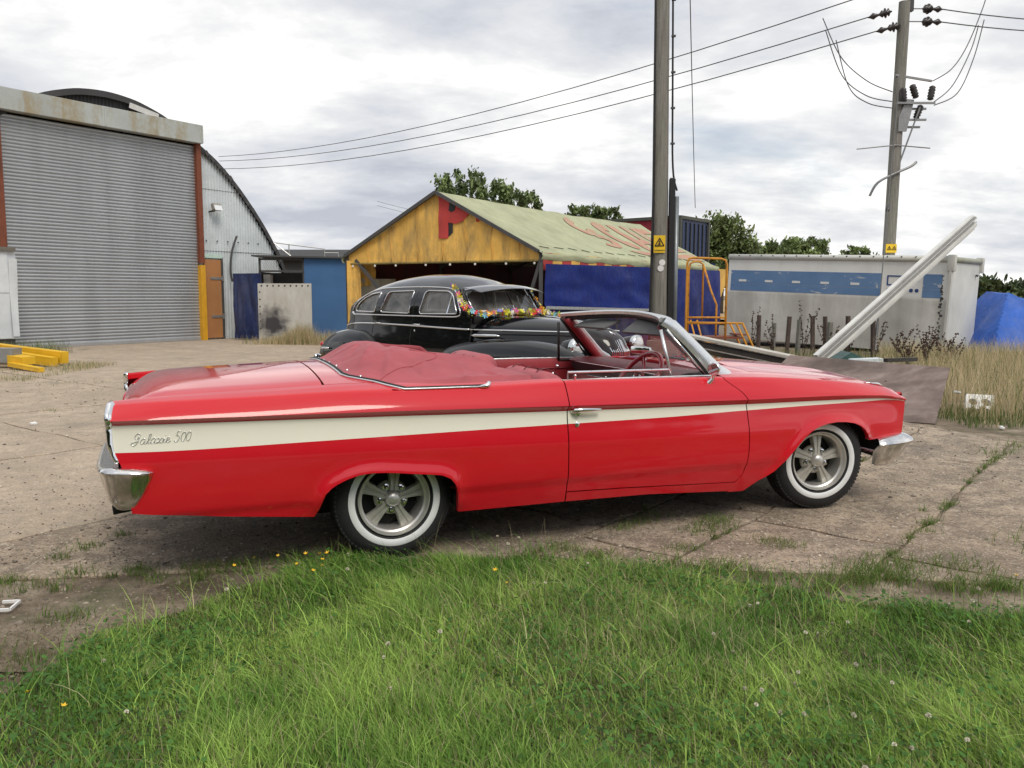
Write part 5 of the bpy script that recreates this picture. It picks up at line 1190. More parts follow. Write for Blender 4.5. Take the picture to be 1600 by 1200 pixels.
p2 = thing('utility_pole', 'tall wooden pole carrying insulators and switchgear behind the white trailer', 'utility pole', (10.62, 24.0, 0), 0)
pole_mesh((0, 0, 0), (.14, 0, 9.5), .175, .150, p2)
MET = plain('line_steel', (.28, .28, .28), .5, .6); INS = plain('insulator_brown', (.035, .028, .026), .3)
mb = MB(); mb.box((.30, -.02, 9.55), (.12, .14, .62)); mb.build('pole_plate', plain('plate_dark', (.05, .05, .05), .6), p2)
sgn = MB(); sgn.box((.02, -.185, 2.80), (.30, .02, .24)); s2 = sgn.build('danger_sign', SIGN_Y, p2)
for dx in (-.06, .08): tri(.02+dx, 2.80, .12, -.198, .014, BLKP, s2)
# switch frame on the pole
z0 = 6.75
for a, b in (((-.05, -.25, z0), (1.00, -.25, z0)), ((.10, .25, z0-.05), (1.00, .25, z0-.05)), ((.15, -.1, z0-.42), (.85, -.1, z0-.42)), ((.15, .1, z0-.58), (.78, .1, z0-.58)), ((-.05, -.1, z0+.78), (.95, -.1, z0+.62))): MB().bar(a, b, .055).build('crossarm', MET, p2)
mb = MB(); mb.prism([(.05, z0-.75), (.28, z0-.75), (.45, z0+.10), (.25, z0+.12), (.05, z0-.35)], -.20, -.14); mb.prism([(.05, z0-.75), (.28, z0-.75), (.45, z0+.10), (.25, z0+.12), (.05, z0-.35)], .14, .20); mb.build('bracket', MET, p2)
for x, y, z, t in ((.13, -.22, z0+.22, -.1), (.42, -.22, z0+.32, -.35), (.90, -.22, z0+.28, .15), (.72, .1, z0-.16, .35)):
    mt = Matrix.Translation((x, y, z)) @ Matrix.Rotation(t, 4, 'Y')
    MB().lathe([(.04, -.20), (.09, -.17), (.07, -.13), (.10, -.09), (.075, -.05), (.10, -.01), (.075, .03), (.10, .07), (.075, .11), (.09, .15), (.04, .19)], 12, mt, True).build('post_insulator', INS, p2, smooth=True)
mb = MB(); mb.tube([(-1.0, .0, 5.55), (0, -.18, 5.63), (1.05, 0, 5.58)], .018, 6); mb.build('step_rod', MET, p2)
mb = MB(); mb.tube(catmull([(-.62, -.1, 4.25), (-.45, -.18, 4.60), (.0, -.2, 4.85), (.45, -.18, 5.05), (.62, -.15, 5.18)], 5), .035, 8); mb.build('operating_handle', MET, p2, smooth=True)
mb = MB(); mb.tube([(.12, -.1, 5.0), (.62, -.2, z0-.1)], .022, 6); mb.build('switch_rod', MET, p2)
def strain(p, d, name='strain_insulator'):
    p, d = Vector(p)-p2.location, Vector(d).normalized(); R = d.to_track_quat('Z', 'Y').to_matrix().to_4x4(); mt = Matrix.Translation(p) @ R
    mb = MB(); mb.lathe([(.02, 0), (.035, .05), (.11, .09), (.05, .14), (.14, .18), (.06, .22), (.10, .26), (.03, .34), (.05, .42), (.09, .50), (.04, .58), (.012, .64)], 12, mt, True); return mb.build(name, INS, p2, smooth=True)
# overhead conductors: each one a thing
WIRE = plain('wire_grey', (.10, .10, .10), .5, .4)
def sag(a, b, s, n=16): return [Vector(a).lerp(Vector(b), t)+Vector((0, 0, -s*4*t*(1-t))) for t in np.linspace(0, 1, n)]
def wire(pts, r, label, group=None, name='overhead_wire'):
    o = MB().tube(pts, r, 5).build(name, WIRE, None, smooth=True); tag(o, label, 'wire', group); return o
top = Vector((10.75, 24.0, 0))
for k, (a, z, far) in enumerate((((9.95, 24.1), 9.75, (-18.5, 54, 10.1)), ((10.05, 24.0), 9.15, (-18.3, 53.5, 9.75)), ((10.25, 23.9), 8.75, (-18.0, 53, 9.2)))):
    st = Vector((a[0]-.05, a[1], z)); strain(st+Vector((.42, 0, .10)), Vector((-.42, .05, -.10)))
    wire(sag(st-Vector((.2, -.05, .04)), far, .9), .017, ('uppermost', 'middle', 'lowest')[k]+' of the three wires running left from the switch pole')
for k, (z, b) in enumerate(((9.32, (24, 29, 10.75)), (8.98, (24, 28.5, 10.3)))):
    st = Vector((11.25, 24.0, z)); strain(st, Vector((.5, .1, .02))); MB().tube([st-Vector((.45, 0, 0))-p2.location, st-p2.location], .018, 5).build('strain_link', MET, p2)
    wire(sag(st+Vector((.6, .1, .02)), b, .3), .017, ('upper', 'lower')[k]+' of the two wires running right from the switch pole')
def jumper(pts, lab): wire(catmull(pts, 8), .015, lab, name='jumper_cable')
jumper([(8.85, 24.9, 9.35), (9.3, 24.6, 8.2), (9.9, 24.2, 7.45), (10.5, 23.9, 7.08)], 'slack cable looping left of the switch pole, upper strand')
jumper([(8.95, 24.9, 9.0), (9.35, 24.6, 7.7), (9.9, 24.2, 7.05), (10.5, 23.9, 6.82)], 'slack cable looping left of the switch pole, middle strand')
jumper([(9.25, 24.9, 8.75), (9.55, 24.6, 7.4), (9.95, 24.2, 6.85), (10.5, 23.8, 6.62)], 'slack cable looping left of the switch pole, lowest strand')
jumper([(11.55, 23.8, 7.35), (12.2, 24.1, 7.75), (12.75, 24.4, 8.45), (13.3, 24.7, 9.6), (13.5, 24.8, 10.3)], 'slack cable curving up right of the switch pole, upper strand')
jumper([(11.60, 23.8, 6.78), (12.25, 24.1, 7.30), (12.85, 24.4, 8.30), (13.2, 24.7, 9.1)], 'slack cable curving up right of the switch pole, inner strand')
jumper([(11.62, 23.8, 6.70), (12.4, 24.1, 7.10), (12.95, 24.4, 8.10), (13.35, 24.7, 9.25)], 'slack cable curving up right of the switch pole, outer strand')
stay = [Vector((10.62, 23.8, 7.2)), Vector((9.55, 21.6, 4.6)), Vector((8.15, 18.7, 1.15)), Vector((7.85, 18.1, .3))]
st_ = thing('stay_wire', 'thin stay wire slanting down in front of the white trailer', 'wire', (0, 0, 0))
MB().tube(stay, .013, 5).build('stay_cable', WIRE, st_); 
for t, L in ((.52, .28), (.93, .5)):
    a = Vector((10.62, 23.8, 7.2)).lerp(Vector((7.85, 18.1, .3)), t); d = (Vector((7.85, 18.1, .3))-Vector((10.62, 23.8, 7.2))).normalized(); MB().tube([a-d*L/2, a-d*L*.3, a+d*L*.3, a+d*L/2], [.014, .05 if t < .6 else .028, .05 if t < .6 else .028, .014], 8).build('stay_insulator', INS, st_, smooth=True)
wire(sag((2.95, 15.1, 9.0), (6.35, 29.6, 4.5), .2), .012, 'thin wire falling from the near pole toward the blue trailer end')
wire(sag((-9.5, 60, 8.0), (-1, 70, 7.2), .2), .012, 'upper faint wire in the sky left of the marquee', name='overhead_wire'); wire(sag((-9.5, 60, 7.7), (-1, 70, 6.9), .2), .012, 'lower faint wire in the sky left of the marquee')
# ================================================================== yellow rolling steps
YR = worn('rusty_yellow', (.62, .27, .022), (.26, .085, .03), .55, .6, 7, streak=False)
lad = thing('rolling_steps', 'rusty yellow tubular step frame in front of the blue sheet', 'steps', (3.62, 17.5, 0), 0)
def tb(name, pts, r=.022): return MB().tube(pts, r, 8).build(name, YR, lad, smooth=True)
hoop = catmull([(0, 0, 0), (0, 0, 1.2), (0, 0, 2.10), (.03, 0, 2.22), (.14, 0, 2.27), (.55, .0, 2.27)], 4)
tb('guard_hoop', [(0, 0, 0), (0, 0, 1.2), (0, 0, 2.14), (.03, 0, 2.23), (.12, 0, 2.25), (.70, 0, 2.23), (.79, 0, 2.20), (.82, 0, 2.10), (.83, 0, 0)], .024)
tb('guard_hoop', [(.20, .75, .05), (.19, .75, 2.0), (.22, .75, 2.16), (.30, .75, 2.20), (.42, .75, 2.20), (.50, .75, 2.14), (.50, .75, .95)], .022)
tb('guard_hoop', [(.50, .70, 2.1), (.62, .45, 1.55), (.70, .30, 1.28), (.70, .30, .1)], .022)
for z in (1.02, .90): tb('rail', [(.0, 0, z), (.83, 0, z)], .020)
tb('rail', [(.0, 0, .92), (1.18, .0, .90)], .020)
for y in (0, .55): tb('stringer', [(1.05, y, .90), (1.30, y, .40), (1.48, y, .02)], .022)
tb('stringer', [(1.18, 0, .90), (1.42, 0, .40), (1.58, 0, .02)], .022)
for k in range(3):
    mb = MB(); mb.box((1.16+.14*k, .28, .66-.25*k), (.20, .58, .03)); mb.build('tread', M['rust'], lad)
tb('brace', [(.22, .6, .95), (.42, .3, .05)], .018); tb('brace', [(.36, .6, .95), (.55, .3, .05)], .018)
mb = MB(); mb.box((.62, .3, .60), (1.1, .7, .04)); mb.build('platform', M['rust'], lad); tb('rail', [(.0, 0, .5), (.83, 0, .5)], .020)
for x, y in ((.0, 0), (.83, 0), (.20, .75), (.70, .30)): mb = MB(); mb.lathe([(.02, -.02), (.05, -.02), (.05, .02), (.02, .02)], 12, Matrix.Translation((x, y, .04)) @ Matrix.Rotation(PI/2, 4, 'X'), True); mb.build('castor', M['tyre'], lad, smooth=True)
# ================================================================== timber heap, beams, boards
def wood(name, a, b, dirt=None):
    m = NT(name); v = m.co((.12, 1, 1)); n = m.noise(v, 14, 8, .68, .6); k = m.noise(m.co(), 3, 6, .6)
    m.set(Base_Color=m.mix(m.ramp(k, [(.45, 0.0), (.75, .55)]), m.ramp(n, [(.3, a), (.7, b)]), dirt or tuple(q*.5 for q in a)), Roughness=.8); m.bump(n, .25, .01); return m.m
W1 = wood('grey_timber', (.13, .11, .095), (.28, .25, .21)); W2 = wood('reddish_timber', (.17, .075, .045), (.30, .15, .09)); W3 = wood('pale_plank', (.42, .40, .35), (.62, .60, .54), (.25, .23, .19)); W4 = wood('dark_timber', (.035, .032, .03), (.08, .07, .06))
def plank(a, b, w, h, mat, label, name='plank', group=None):
    a, b = Vector(a), Vector(b); L = (b-a).length; mb = MB(); mb.box((L/2, 0, 0), (L, w, h), bev=.004)
    d = (b-a).normalized(); o = mb.build(name, mat, None); o.location = a; o.rotation_mode = 'QUATERNION'; o.rotation_quaternion = d.to_track_quat('X', 'Z'); return tag(o, label, 'plank', group)
plank((2.30, 13.2, .95), (4.42, 12.1, .52), .28, .045, W3, 'long pale-edged plank, uppermost of the timber heap')
plank((2.25, 13.25, .86), (4.40, 12.15, .44), .26, .07, W4, 'dark beam directly under the pale-edged plank')
plank((2.45, 13.35, .72), (4.45, 12.25, .34), .20, .06, W1, 'grey board low in the timber heap below the dark beam')
plank((3.1, 12.3, .46), (4.35, 12.6, .42), .12, .05, W4, 'short dark board lying across the timber heap')
for i in range(3): plank((3.45+.17*i, 12.0, .36+.015*i), (3.95+.17*i, 12.75, .47), .07, .05, W2, ('left', 'middle', 'right')[i]+' of three short reddish battens laid across the timber heap', 'batten')
plank((2.6, 12.5, .08), (4.6, 12.0, .08), .3, .12, W1, 'thick grey timber at the bottom of the heap'); plank((2.8, 13.0, .08), (2.95, 11.9, .08), .2, .14, W4, 'dark bearer on the ground under the timber heap', 'bearer'); plank((4.1, 12.8, .07), (4.2, 11.7, .07), .2, .14, W1, 'grey bearer on the ground under the heap near the brown board', 'bearer')
plank((2.8, 12.7, .22), (4.3, 12.2, .24), .5, .10, W1, 'wide grey board in the middle of the timber heap')
mb = MB(); mb.box((0, 0, .39), (.5, .45, .78), bev=.01); o = mb.build('timber_block', W1); o.location = (2.42, 13.15, 0); o.rotation_euler = (0, 0, -.48); tag(o, 'grey timber block propping the raised end of the heap', 'timber')
# leaning bundle of long white channel profiles
ALU = worn('white_channel', (.66, .66, .63), (.36, .36, .34), .35, .45, 2.5); ALU2 = plain('dull_channel', (.34, .34, .33), .5, .3)
A0, A1 = Vector((6.18, 16.95, .12)), Vector((11.52, 21.25, 3.32)); dd = (A1-A0); dn = dd.normalized(); sx = dn.cross(Vector((0, 0, 1))).normalized(); sz = sx.cross(dn)
for i in range(7):
    off = sx*(-.10+.0*i)+sz*(.20-.065*i); off = sx*(.02*(i % 2))+sz*(.165-.050*i); ex = (-.05, .0, .1, -.12, .06, .0, -.1)[i]
    mb = MB(); a = A0+off; b = A1+off+dn*ex; h = .040 if i < 5 else .060
    x_ = -sx
    pr = [(-.05, -h/2), (.05, -h/2), (.05, -h/2+.008), (-.04, -h/2+.008), (-.04, h/2-.008), (.05, h/2-.008), (.05, h/2), (-.05, h/2)] if i != 5 else [(-.05, -h/2), (.06, -h/2), (.06, h/2), (-.05, h/2)]
    mb.prism(pr, 0, 1, lambda u, v, w: a.lerp(b, w)+x_*(-u if False else u)+sz*v)
    o = mb.build('metal_channel', (ALU, ALU2, ALU, ALU2, ALU, ALU, ALU)[i]); tag(o, ['topmost thin white', 'second thin grey', 'third thin white', 'fourth thin grey', 'fifth thin white', 'wide white flat-faced', 'lowest wide white'][i]+' channel in the long bundle leaning on the trailer', 'metal channel', 'long channels leaning on the trailer')
gs = MB(); gs.prism([(0, 0), (.85, .0), (.35, .22)], 0, .5); o = gs.build('folded_sheet', plain('dark_green', (.03, .08, .07), .5)); o.location = (5.9, 15.4, .22); tag(o, 'dark green folded sheet beside the foot of the leaning channels', 'sheet')
gs = MB(); gs.prism([(0, 0), (.62, .0), (.62, .15), (.1, .13)], 0, .3); o = gs.build('white_offcut', plain('offcut_white', (.62, .68, .70), .5)); o.location = (6.1, 15.1, .2); tag(o, 'pale offcut below the dark green sheet', 'offcut')
# big brown board
def ply():
    m = NT('brown_board'); v = m.co(); a = m.noise(m.co((.4, 1, 1)), 3.5, 8, .66, .5); k = m.ramp(m.vor(m.co((1, 1, 1)), 3.0), [(.035, 1.0), (.05, 0.0)]); b = m.noise(v, 1.4, 5, .6)
    c = m.ramp(a, [(.32, (.105, .075, .066)), (.52, (.20, .152, .135)), (.70, (.31, .25, .225))])
    c = m.mix(m.ramp(b, [(.50, 0.0), (.68, .85)]), c, (.085, .062, .052)); m.set(Base_Color=m.mix(k, c, (.04, .03, .03)), Roughness=.8); m.bump(a, .2, .02); return m.m
bl, br, trt, tlt = Vector((2.95, 11.0, .0)), Vector((4.93, 9.66, .0)), Vector((5.46, 10.42, .59)), Vector((3.86, 11.62, .66))
nb = (br-bl).cross(tlt-bl).normalized()*.018; mb = MB(); G = [[bl.lerp(br, u).lerp(tlt.lerp(trt, u), w)+nb*(.8*mnoise.noise(Vector((u*3, w*3, 2)))) for w in np.linspace(0, 1, 10)] for u in np.linspace(0, 1, 16)]
mb.grid(G); mb.grid([[p-nb*1.0 for p in r] for r in G])
edge = [r[0] for r in G]+G[-1][1:]+[r[-1] for r in G[::-1]][1:]+G[0][::-1][1:]
mb.grid([[p, p-nb*1.0] for p in edge], True)
bo = mb.build('brown_board', ply()); tag(bo, 'large weathered brown board propped at a slant by the bonnet', 'board')
mb = MB(); mb.box((0, 0, 0), (.55, .07, .05), Matrix.Rotation(.4, 3, 'Z')); o = mb.build('stick', W4); o.location = (5.25, 11.3, .62); tag(o, 'short dark stick lying behind the brown board top edge', 'stick')
# rusty stakes in front of the white trailer
SK = wood('stake_wood', (.055, .038, .032), (.13, .095, .08)); SKG = wood('stake_grey', (.16, .16, .14), (.26, .26, .23))
sp = [(6.05, 20.6, 1.0, 0), (6.35, 20.4, .82, 1), (6.62, 20.2, .98, 0), (7.15, 19.9, 1.0, 0), (6.98, 20.5, .9, 1), (7.48, 19.8, .86, 1), (7.60, 20.3, .98, 0), (7.98, 19.9, 1.0, 0), (8.5, 19.7, 1.02, 0)]
for i, (x, y, h, g) in enumerate(sp):
    mb = MB(); mb.box((0, 0, h/2), (.10 if g else .085, .08, h), bev=.008); o = mb.build('stake', SKG if g else SK); o.location = (x, y, 0); o.rotation_euler = (rnd.uniform(-.04, .04), rnd.uniform(-.04, .04), rnd.random())
    nth = ('first', 'second', 'third', 'fourth', 'fifth', 'sixth', 'seventh', 'eighth', 'ninth'); order = sorted(range(len(sp)), key=lambda q: sp[q][0]/sp[q][1]).index(i)
    tag(o, nth[order]+' stake from the yellow steps in front of the white trailer', 'stake', 'stakes in front of the white trailer')
# blue sheeted heap
hp = MB(); G = []
for i in range(71):
    u = i/70; row = []
    for j in range(51):
        w = j/50; x = lerp(12.35, 17.2, u); y = lerp(21.6, 25.2, w)
        q = mnoise.noise(Vector((x*.9, y*.9, 4)))*.18
        z = min((x-12.35)*1.50+q, 1.60-(x-13.40)*.36+.5*q, (y-21.55)*1.25+q, (25.2-y)*1.2)+.03*mnoise.noise(Vector((x*2.6, y*2.6, 0)))
        row.append(Vector((x, y, max(z, .01))))
    G.append(row)
hp.grid(G); o = hp.build('tarpaulin_heap', tarp('bright_blue_tarp', (.035, .12, .48), .5, .4, (.30, .32, .34), .12), None, smooth=28); tag(o, 'peaked heap under bright blue sheeting right of the white trailer', 'tarpaulin')
mb = MB(); mb.box((0, 0, 0), (1.9, .5, .07), bev=.01); o = mb.build('roofing_sheet', WH); o.location = (15.8, 25.8, 1.12); o.rotation_euler = (0, .03, .1); tag(o, 'flat pale panel lying behind the blue heap', 'panel')
mb = MB(); mb.box((0, 0, 0), (1.8, .45, .14)); o = mb.build('pallet', W4); o.location = (16.0, 25.85, 1.0); o.rotation_euler = (0, .03, .1); tag(o, 'dark slab directly under the pale panel behind the blue heap', 'slab')
mb = MB(); mb.box((0, 0, .45), (2.6, .5, .9)); o = mb.build('timber_stack', W4); o.location = (16.2, 26.0, .03); tag(o, 'dark stack supporting the pale panel beyond the blue heap', 'stack')
# polystyrene block with two round holes
v, f = panel([(0, 0), (.12, .05), (.17, .0), (.25, .04), (.33, .0), (.40, .05), (.47, .26), (.08, .28)], [[(.14+.062*math.cos(a), .135+.06*math.sin(a)) for a in np.linspace(0, 2*PI, 15)[:-1]], [(.325+.06*math.cos(a), .125+.065*math.sin(a)) for a in np.linspace(0, 2*PI, 15)[:-1]]], lambda x, y: Vector((x, 0, y)), .05)
bm = bmesh.new(); bv = [bm.verts.new(p) for p in v]
for t in f: bm.faces.new([bv[i] for i in t])
ex = bmesh.ops.extrude_face_region(bm, geom=bm.faces[:]); bmesh.ops.translate(bm, vec=(0, .06, 0), verts=[q for q in ex['geom'] if isinstance(q, bmesh.types.BMVert)]); bmesh.ops.recalc_face_normals(bm, faces=bm.faces[:])
me = bpy.data.meshes.new('foam_block'); bm.to_mesh(me); bm.free(); me.materials.append(plain('foam_white', (.80, .80, .78), .8, 0, .05, 20)); o = bpy.data.objects.new('foam_block', me); C.objects.link(o)
o.location = (5.84, 10.7, .03); o.rotation_euler = (-.75, 0, -.1); o.scale = (.88, .88, .88); tag(o, 'white foam packing piece with two round holes in the grass', 'foam block')
FW_ = bpy.data.materials['foam_white']
def scrap(loc, s, label, name='litter_scrap'):
    mb = MB(); mb.box((0, 0, 0), (s, s*.6, .025), Matrix.Rotation(.3, 3, 'X'), bev=.006); mb.box((s*.35, s*.2, .012), (s*.5, s*.3, .02), Matrix.Rotation(.8, 3, 'Z')); o = mb.build(name, FW_); o.location = loc; o.rotation_euler = (0, .1, rnd.random()*3); tag(o, label, 'litter'); return o
scrap((5.62, 10.5, .27), .07, 'small pale scrap caught in dry grass above the foam block')
scrap((-5.45, 9.45, .012), .07, 'small white crumb on the concrete left of the tail fin'); scrap((5.5, 9.3, .01), .08, 'flat white scrap on the ground right of the brown board')
fr_ = MB()
for a, b in (((0, 0, .012), (.0, .16, .012)), ((0, .16, .012), (-.14, .16, .012)), ((0, 0, .012), (-.14, 0, .012))): fr_.bar(a, b, .018, .018)
o = fr_.build('white_clip', FW_); o.location = (-2.355, 3.80, 0); o.rotation_euler = (0, 0, .15); o.scale = (.55, .7, .7); tag(o, 'white plastic bracket on the gravel at the left edge', 'bracket')
# yellow and grey beams lying at the left
def girder(a, b, w, h, mat, label, name='steel_beam'):
    a, b = Vector(a), Vector(b); L = (b-a).length; mb = MB(); t = .02
    mb.box((L/2, 0, h/2), (L, w, t)); mb.box((L/2, 0, -h/2), (L, w, t)); mb.box((L/2, -w/2+.012, 0), (L, t, h-t)); mb.box((L-.01, 0, 0), (.02, w-.02, h-.02))
    o = mb.build(name, mat); o.location = a; o.rotation_mode = 'QUATERNION'; o.rotation_quaternion = (b-a).normalized().to_track_quat('X', 'Z'); return tag(o, label, 'steel beam')
YB = worn('safety_yellow', (.80, .48, .02), (.10, .09, .07), .22, .45, 3)
girder((-13.3, 18.9, .45), (-9.25, 17.3, .17), .20, .22, YB, 'long yellow steel beam, rearmost of the pile at left')
girder((-11.6, 17.9, .30), (-9.35, 17.1, .10), .18, .16, YB, 'shorter yellow beam under the long one at left'); girder((-10.4, 17.0, .22), (-9.55, 16.5, .17), .30, .13, YB, 'bright yellow stub in front of the beam pile')
girder((-12.2, 16.9, .28), (-9.9, 16.75, .26), .30, .26, plain('grey_duct', (.30, .31, .31), .5, .3), 'grey square duct beside the yellow beams at left', 'metal_duct'); girder((-9.9, 16.5, .10), (-8.9, 15.8, .05), .12, .06, YB, 'thin yellow bar sticking out of the dry grass at left')
# ================================================================== ground
def near_ground():
    m = NT('earth'); w = m.world(); a = m.noise(w, 2.2, 9, .72, .5); b = m.noise(w, 16, 8, .75); c = m.noise(w, .13, 4)
    col = m.ramp(a, [(.38, (.105, .078, .052)), (.5, (.205, .160, .112)), (.62, (.33, .27, .20))]); st = m.ramp(m.vor(w, 55), [(.12, 1.0), (.30, 0.0)])
    col = m.mix(m.math('MULTIPLY', st, m.ramp(b, [(.5, 0.0), (.62, 1.0)])), col, (.34, .32, .29)); col = m.mix(m.ramp(m.noise(w, 2.1, 6, .6), [(.52, 0.0), (.66, .6)]), col, (.055, .070, .022))
    m.set(Base_Color=col, Roughness=.95); m.bump(m.math('ADD', m.math('MULTIPLY', b, .6), m.math('MULTIPLY', st, .5)), .7, .03); return m.m
g = mesh('ground', [(-900, -60, -.03), (900, -60, -.03), (900, 1800, -.03), (-900, 1800, -.03)], [(0, 1, 2, 3)], near_ground()); tag(g, kind='structure')
def wheat():
    m = NT('wheat'); w = m.world((1, .25, 1)); a = m.noise(w, .12, 6, .6); b = m.noise(m.world(), 3, 6, .7)
    m.set(Base_Color=m.mix(m.ramp(b, [(.4, 0.0), (.7, .35)]), m.ramp(a, [(.3, (.44, .31, .16)), (.7, (.55, .41, .23))]), (.24, .17, .08)), Roughness=.95); m.bump(b, .6, .2); return m.m
fld = mesh('wheat_field', [(16, 29, .25), (20, 29, .30), (140, 60, .4), (400, 175, .55), (60, 178, .55), (-20, 120, .3)], [(0, 1, 2, 3, 4, 5)], wheat()); tag(fld, kind='structure')
# ---- concrete: big slabs with broken joints
def concrete(name, seed, lift=1.0):
    m = NT(name); w = m.world(); r = rnd.uniform(-.02, .02)
    a = m.noise(w, .8, 8, .66, .8); b = m.noise(w, 4, 9, .74, .4); sp = m.vor(w, 46); sp2 = m.noise(w, 42, 5, .75)
    base = m.ramp(a, [(.38, (.265+r, .205+r, .145+r)), (.50, (.365+r, .285+r, .205+r)), (.62, (.47+r, .375+r, .275+r))])
    base = m.mix(m.ramp(b, [(.42, .85), (.54, 0.0)]), base, (.185, .145, .108)); base = m.mix(m.ramp(m.noise(w, 1.6, 8, .7, .6), [(.54, 0.0), (.62, .6)]), base, (.20, .165, .125))
    base = m.mix(m.ramp(sp, [(.16, .9), (.30, 0.0)]), base, (.56, .50, .42)); base = m.mix(m.ramp(sp2, [(.57, 0.0), (.66, .85)]), base, (.10, .08, .065))
    ol = m.ramp(m.noise(w, .9, 5, .55, .5), [(.60, 0.0), (.68, .65)]); base = m.mix(ol, base, (.075, .066, .058))
    ch_ = m.ramp(m.noise(w, 26, 6, .8, .6), [(.42, .9), (.48, 0.0)]); base = m.mix(ch_, base, (.155, .125, .095)); pl = m.ramp(m.noise(m.world((1, .6, 1)), 21, 6, .78, .5), [(.58, 0.0), (.66, .8)]); base = m.mix(pl, base, (.55, .48, .39))
    if lift != 1: base = m.mix(.30, base, (.68, .56, .43))
    m.set(Base_Color=base, Roughness=.9); m.bump(m.math('ADD', m.math('MULTIPLY', b, .35), m.math('SUBTRACT', m.math('MULTIPLY', sp2, .45), m.math('MULTIPLY', sp, .35))), .9, .012); return m.m
CM = [concrete('concrete_%d' % i, i) for i in range(3)]+[concrete('dusty_concrete_%d' % i, i, 1.28) for i in range(2)]
yard = mesh('concrete_yard', [(-30, 3.2, -.016), (9, 3.2, -.016), (9, 12.2, -.016), (7.0, 15, -.016), (9, 34, -.016), (-30, 40, -.016)], [(0, 1, 2, 3, 4, 5)], near_ground()); tag(yard, kind='structure')
ca, sa = math.cos(math.radians(52)), math.sin(math.radians(52))
def yd(s, t): return Vector((2.25+s*sa+t*ca, 4.77-s*ca+t*sa, 0))      # s across the joints, t along them
FRONT = [(-14, 3.55), (-4, 4.05), (-2.67, 4.24), (-1.66, 4.42), (-1.1, 4.58), (-.2, 4.66), (.30, 4.70), (.95, 4.42), (1.4, 4.25), (1.8, 4.35), (2.2, 4.25), (2.7, 4.15), (3.4, 4.2), (5, 4.9), (9, 6)]
def front_y(x): return interp(x, FRONT)+(.10*mnoise.noise(Vector((x*2.1, 0, 6)))+.07*mnoise.noise(Vector((x*6.3, 0, 2))))*(1 if x > -2 else .5)
RIGHTX = [(4, 9.0), (7.0, 6.2), (8.2, 5.2), (9.2, 4.9), (10.5, 4.4), (12.5, 4.6), (16, 5.4), (40, 7)]
ss = [-30, -22, -17.5, -13.6, -10.1, -7.0, -4.3, -1.62, -.94, 0, 2.7, 5.5, 9]
ts = {i: [-14, -9.5, -5, -1.2, 1.4, 3.6, 7.5, 12, 17, 23, 40] for i in range(12)}
ts[8] = [-14, -1.0, .12, 3.2, 7, 12, 18, 40]; ts[9] = [-14, -1.2, -.15, 2.45, 6.4, 12, 18, 40]; ts[7] = [-14, -.9, .35, 2.9, 6.6, 12, 18, 40]; ts[6] = [-14, -4.6, -.6, 2.2, 5.6, 11, 16, 22, 40]; ts[10] = [-14, -2.4, .3, 2.9, 7, 40]
def clip_front(P):
    out = []
    def ins(p): return p.y > front_y(p.x) and p.x < interp(p.y, RIGHTX)
    for a, b in zip(P, P[1:]+P[:1]):
        ia, ib = ins(a), ins(b)
        if ia: out.append(a)
        if ia != ib:
            lo, hi = (a, b) if ia else (b, a)
            for _ in range(24):
                m_ = (lo+hi)/2
                if ins(m_): lo = m_
                else: hi = m_
            out.append(lo)
    return out
def jit(p, k=1.0): return Vector((mnoise.noise(Vector((p.x*1.9, p.y*1.9, 3)))*.06+mnoise.noise(Vector((p.x*7, p.y*7, 5)))*.022, mnoise.noise(Vector((p.x*1.9, p.y*1.9, 9)))*.06+mnoise.noise(Vector((p.x*7, p.y*7, 13)))*.022, 0))*k
slab_n = 0; JOINTS = []
for i in range(len(ss)-1):
    for t0, t1 in zip(ts[i][:-1], ts[i][1:]):
        cs = [yd(ss[i], t0), yd(ss[i+1], t0), yd(ss[i+1], t1), yd(ss[i], t1)]; dense = []
        for a, b in zip(cs, cs[1:]+cs[:1]):
            k = max(2, int((b-a).length/.16)); dense += [a.lerp(b, q/k) for q in range(k)]
        dense = clip_front(dense)
        if len(dense) < 6: continue
        ct = sum(dense, Vector())/len(dense); near = ct.length < 12
        P = []
        for p in dense:
            q = p+jit(p); d = (ct-q); L = d.length; q = q+d*min(.5, (.013+.012*(mnoise.noise(p*2.3)+.5))/max(L, .05)) if L > 0 else q; P.append(q)
        # drop points that double back
        zt = rnd.uniform(-.004, .003); n = len(P)
        V = [Vector((p.x, p.y, zt-.006)) for p in P]+[Vector((p.x, p.y, -.05)) for p in P]
        inner = [p+(ct-p)*min(.3, .02/max((ct-p).length, .05)) for p in P]; V += [Vector((p.x, p.y, zt)) for p in inner]
        Fs = [(a, (a+1) % n, 2*n+(a+1) % n, 2*n+a) for a in range(n)]+[(n+a, n+(a+1) % n, (a+1) % n, a) for a in range(n)]+[tuple(range(2*n, 3*n))]
        o = mesh('concrete_slab', V, Fs, CM[3+slab_n % 2] if ct.x < -1.6 else CM[slab_n % 3], yard); slab_n += 1
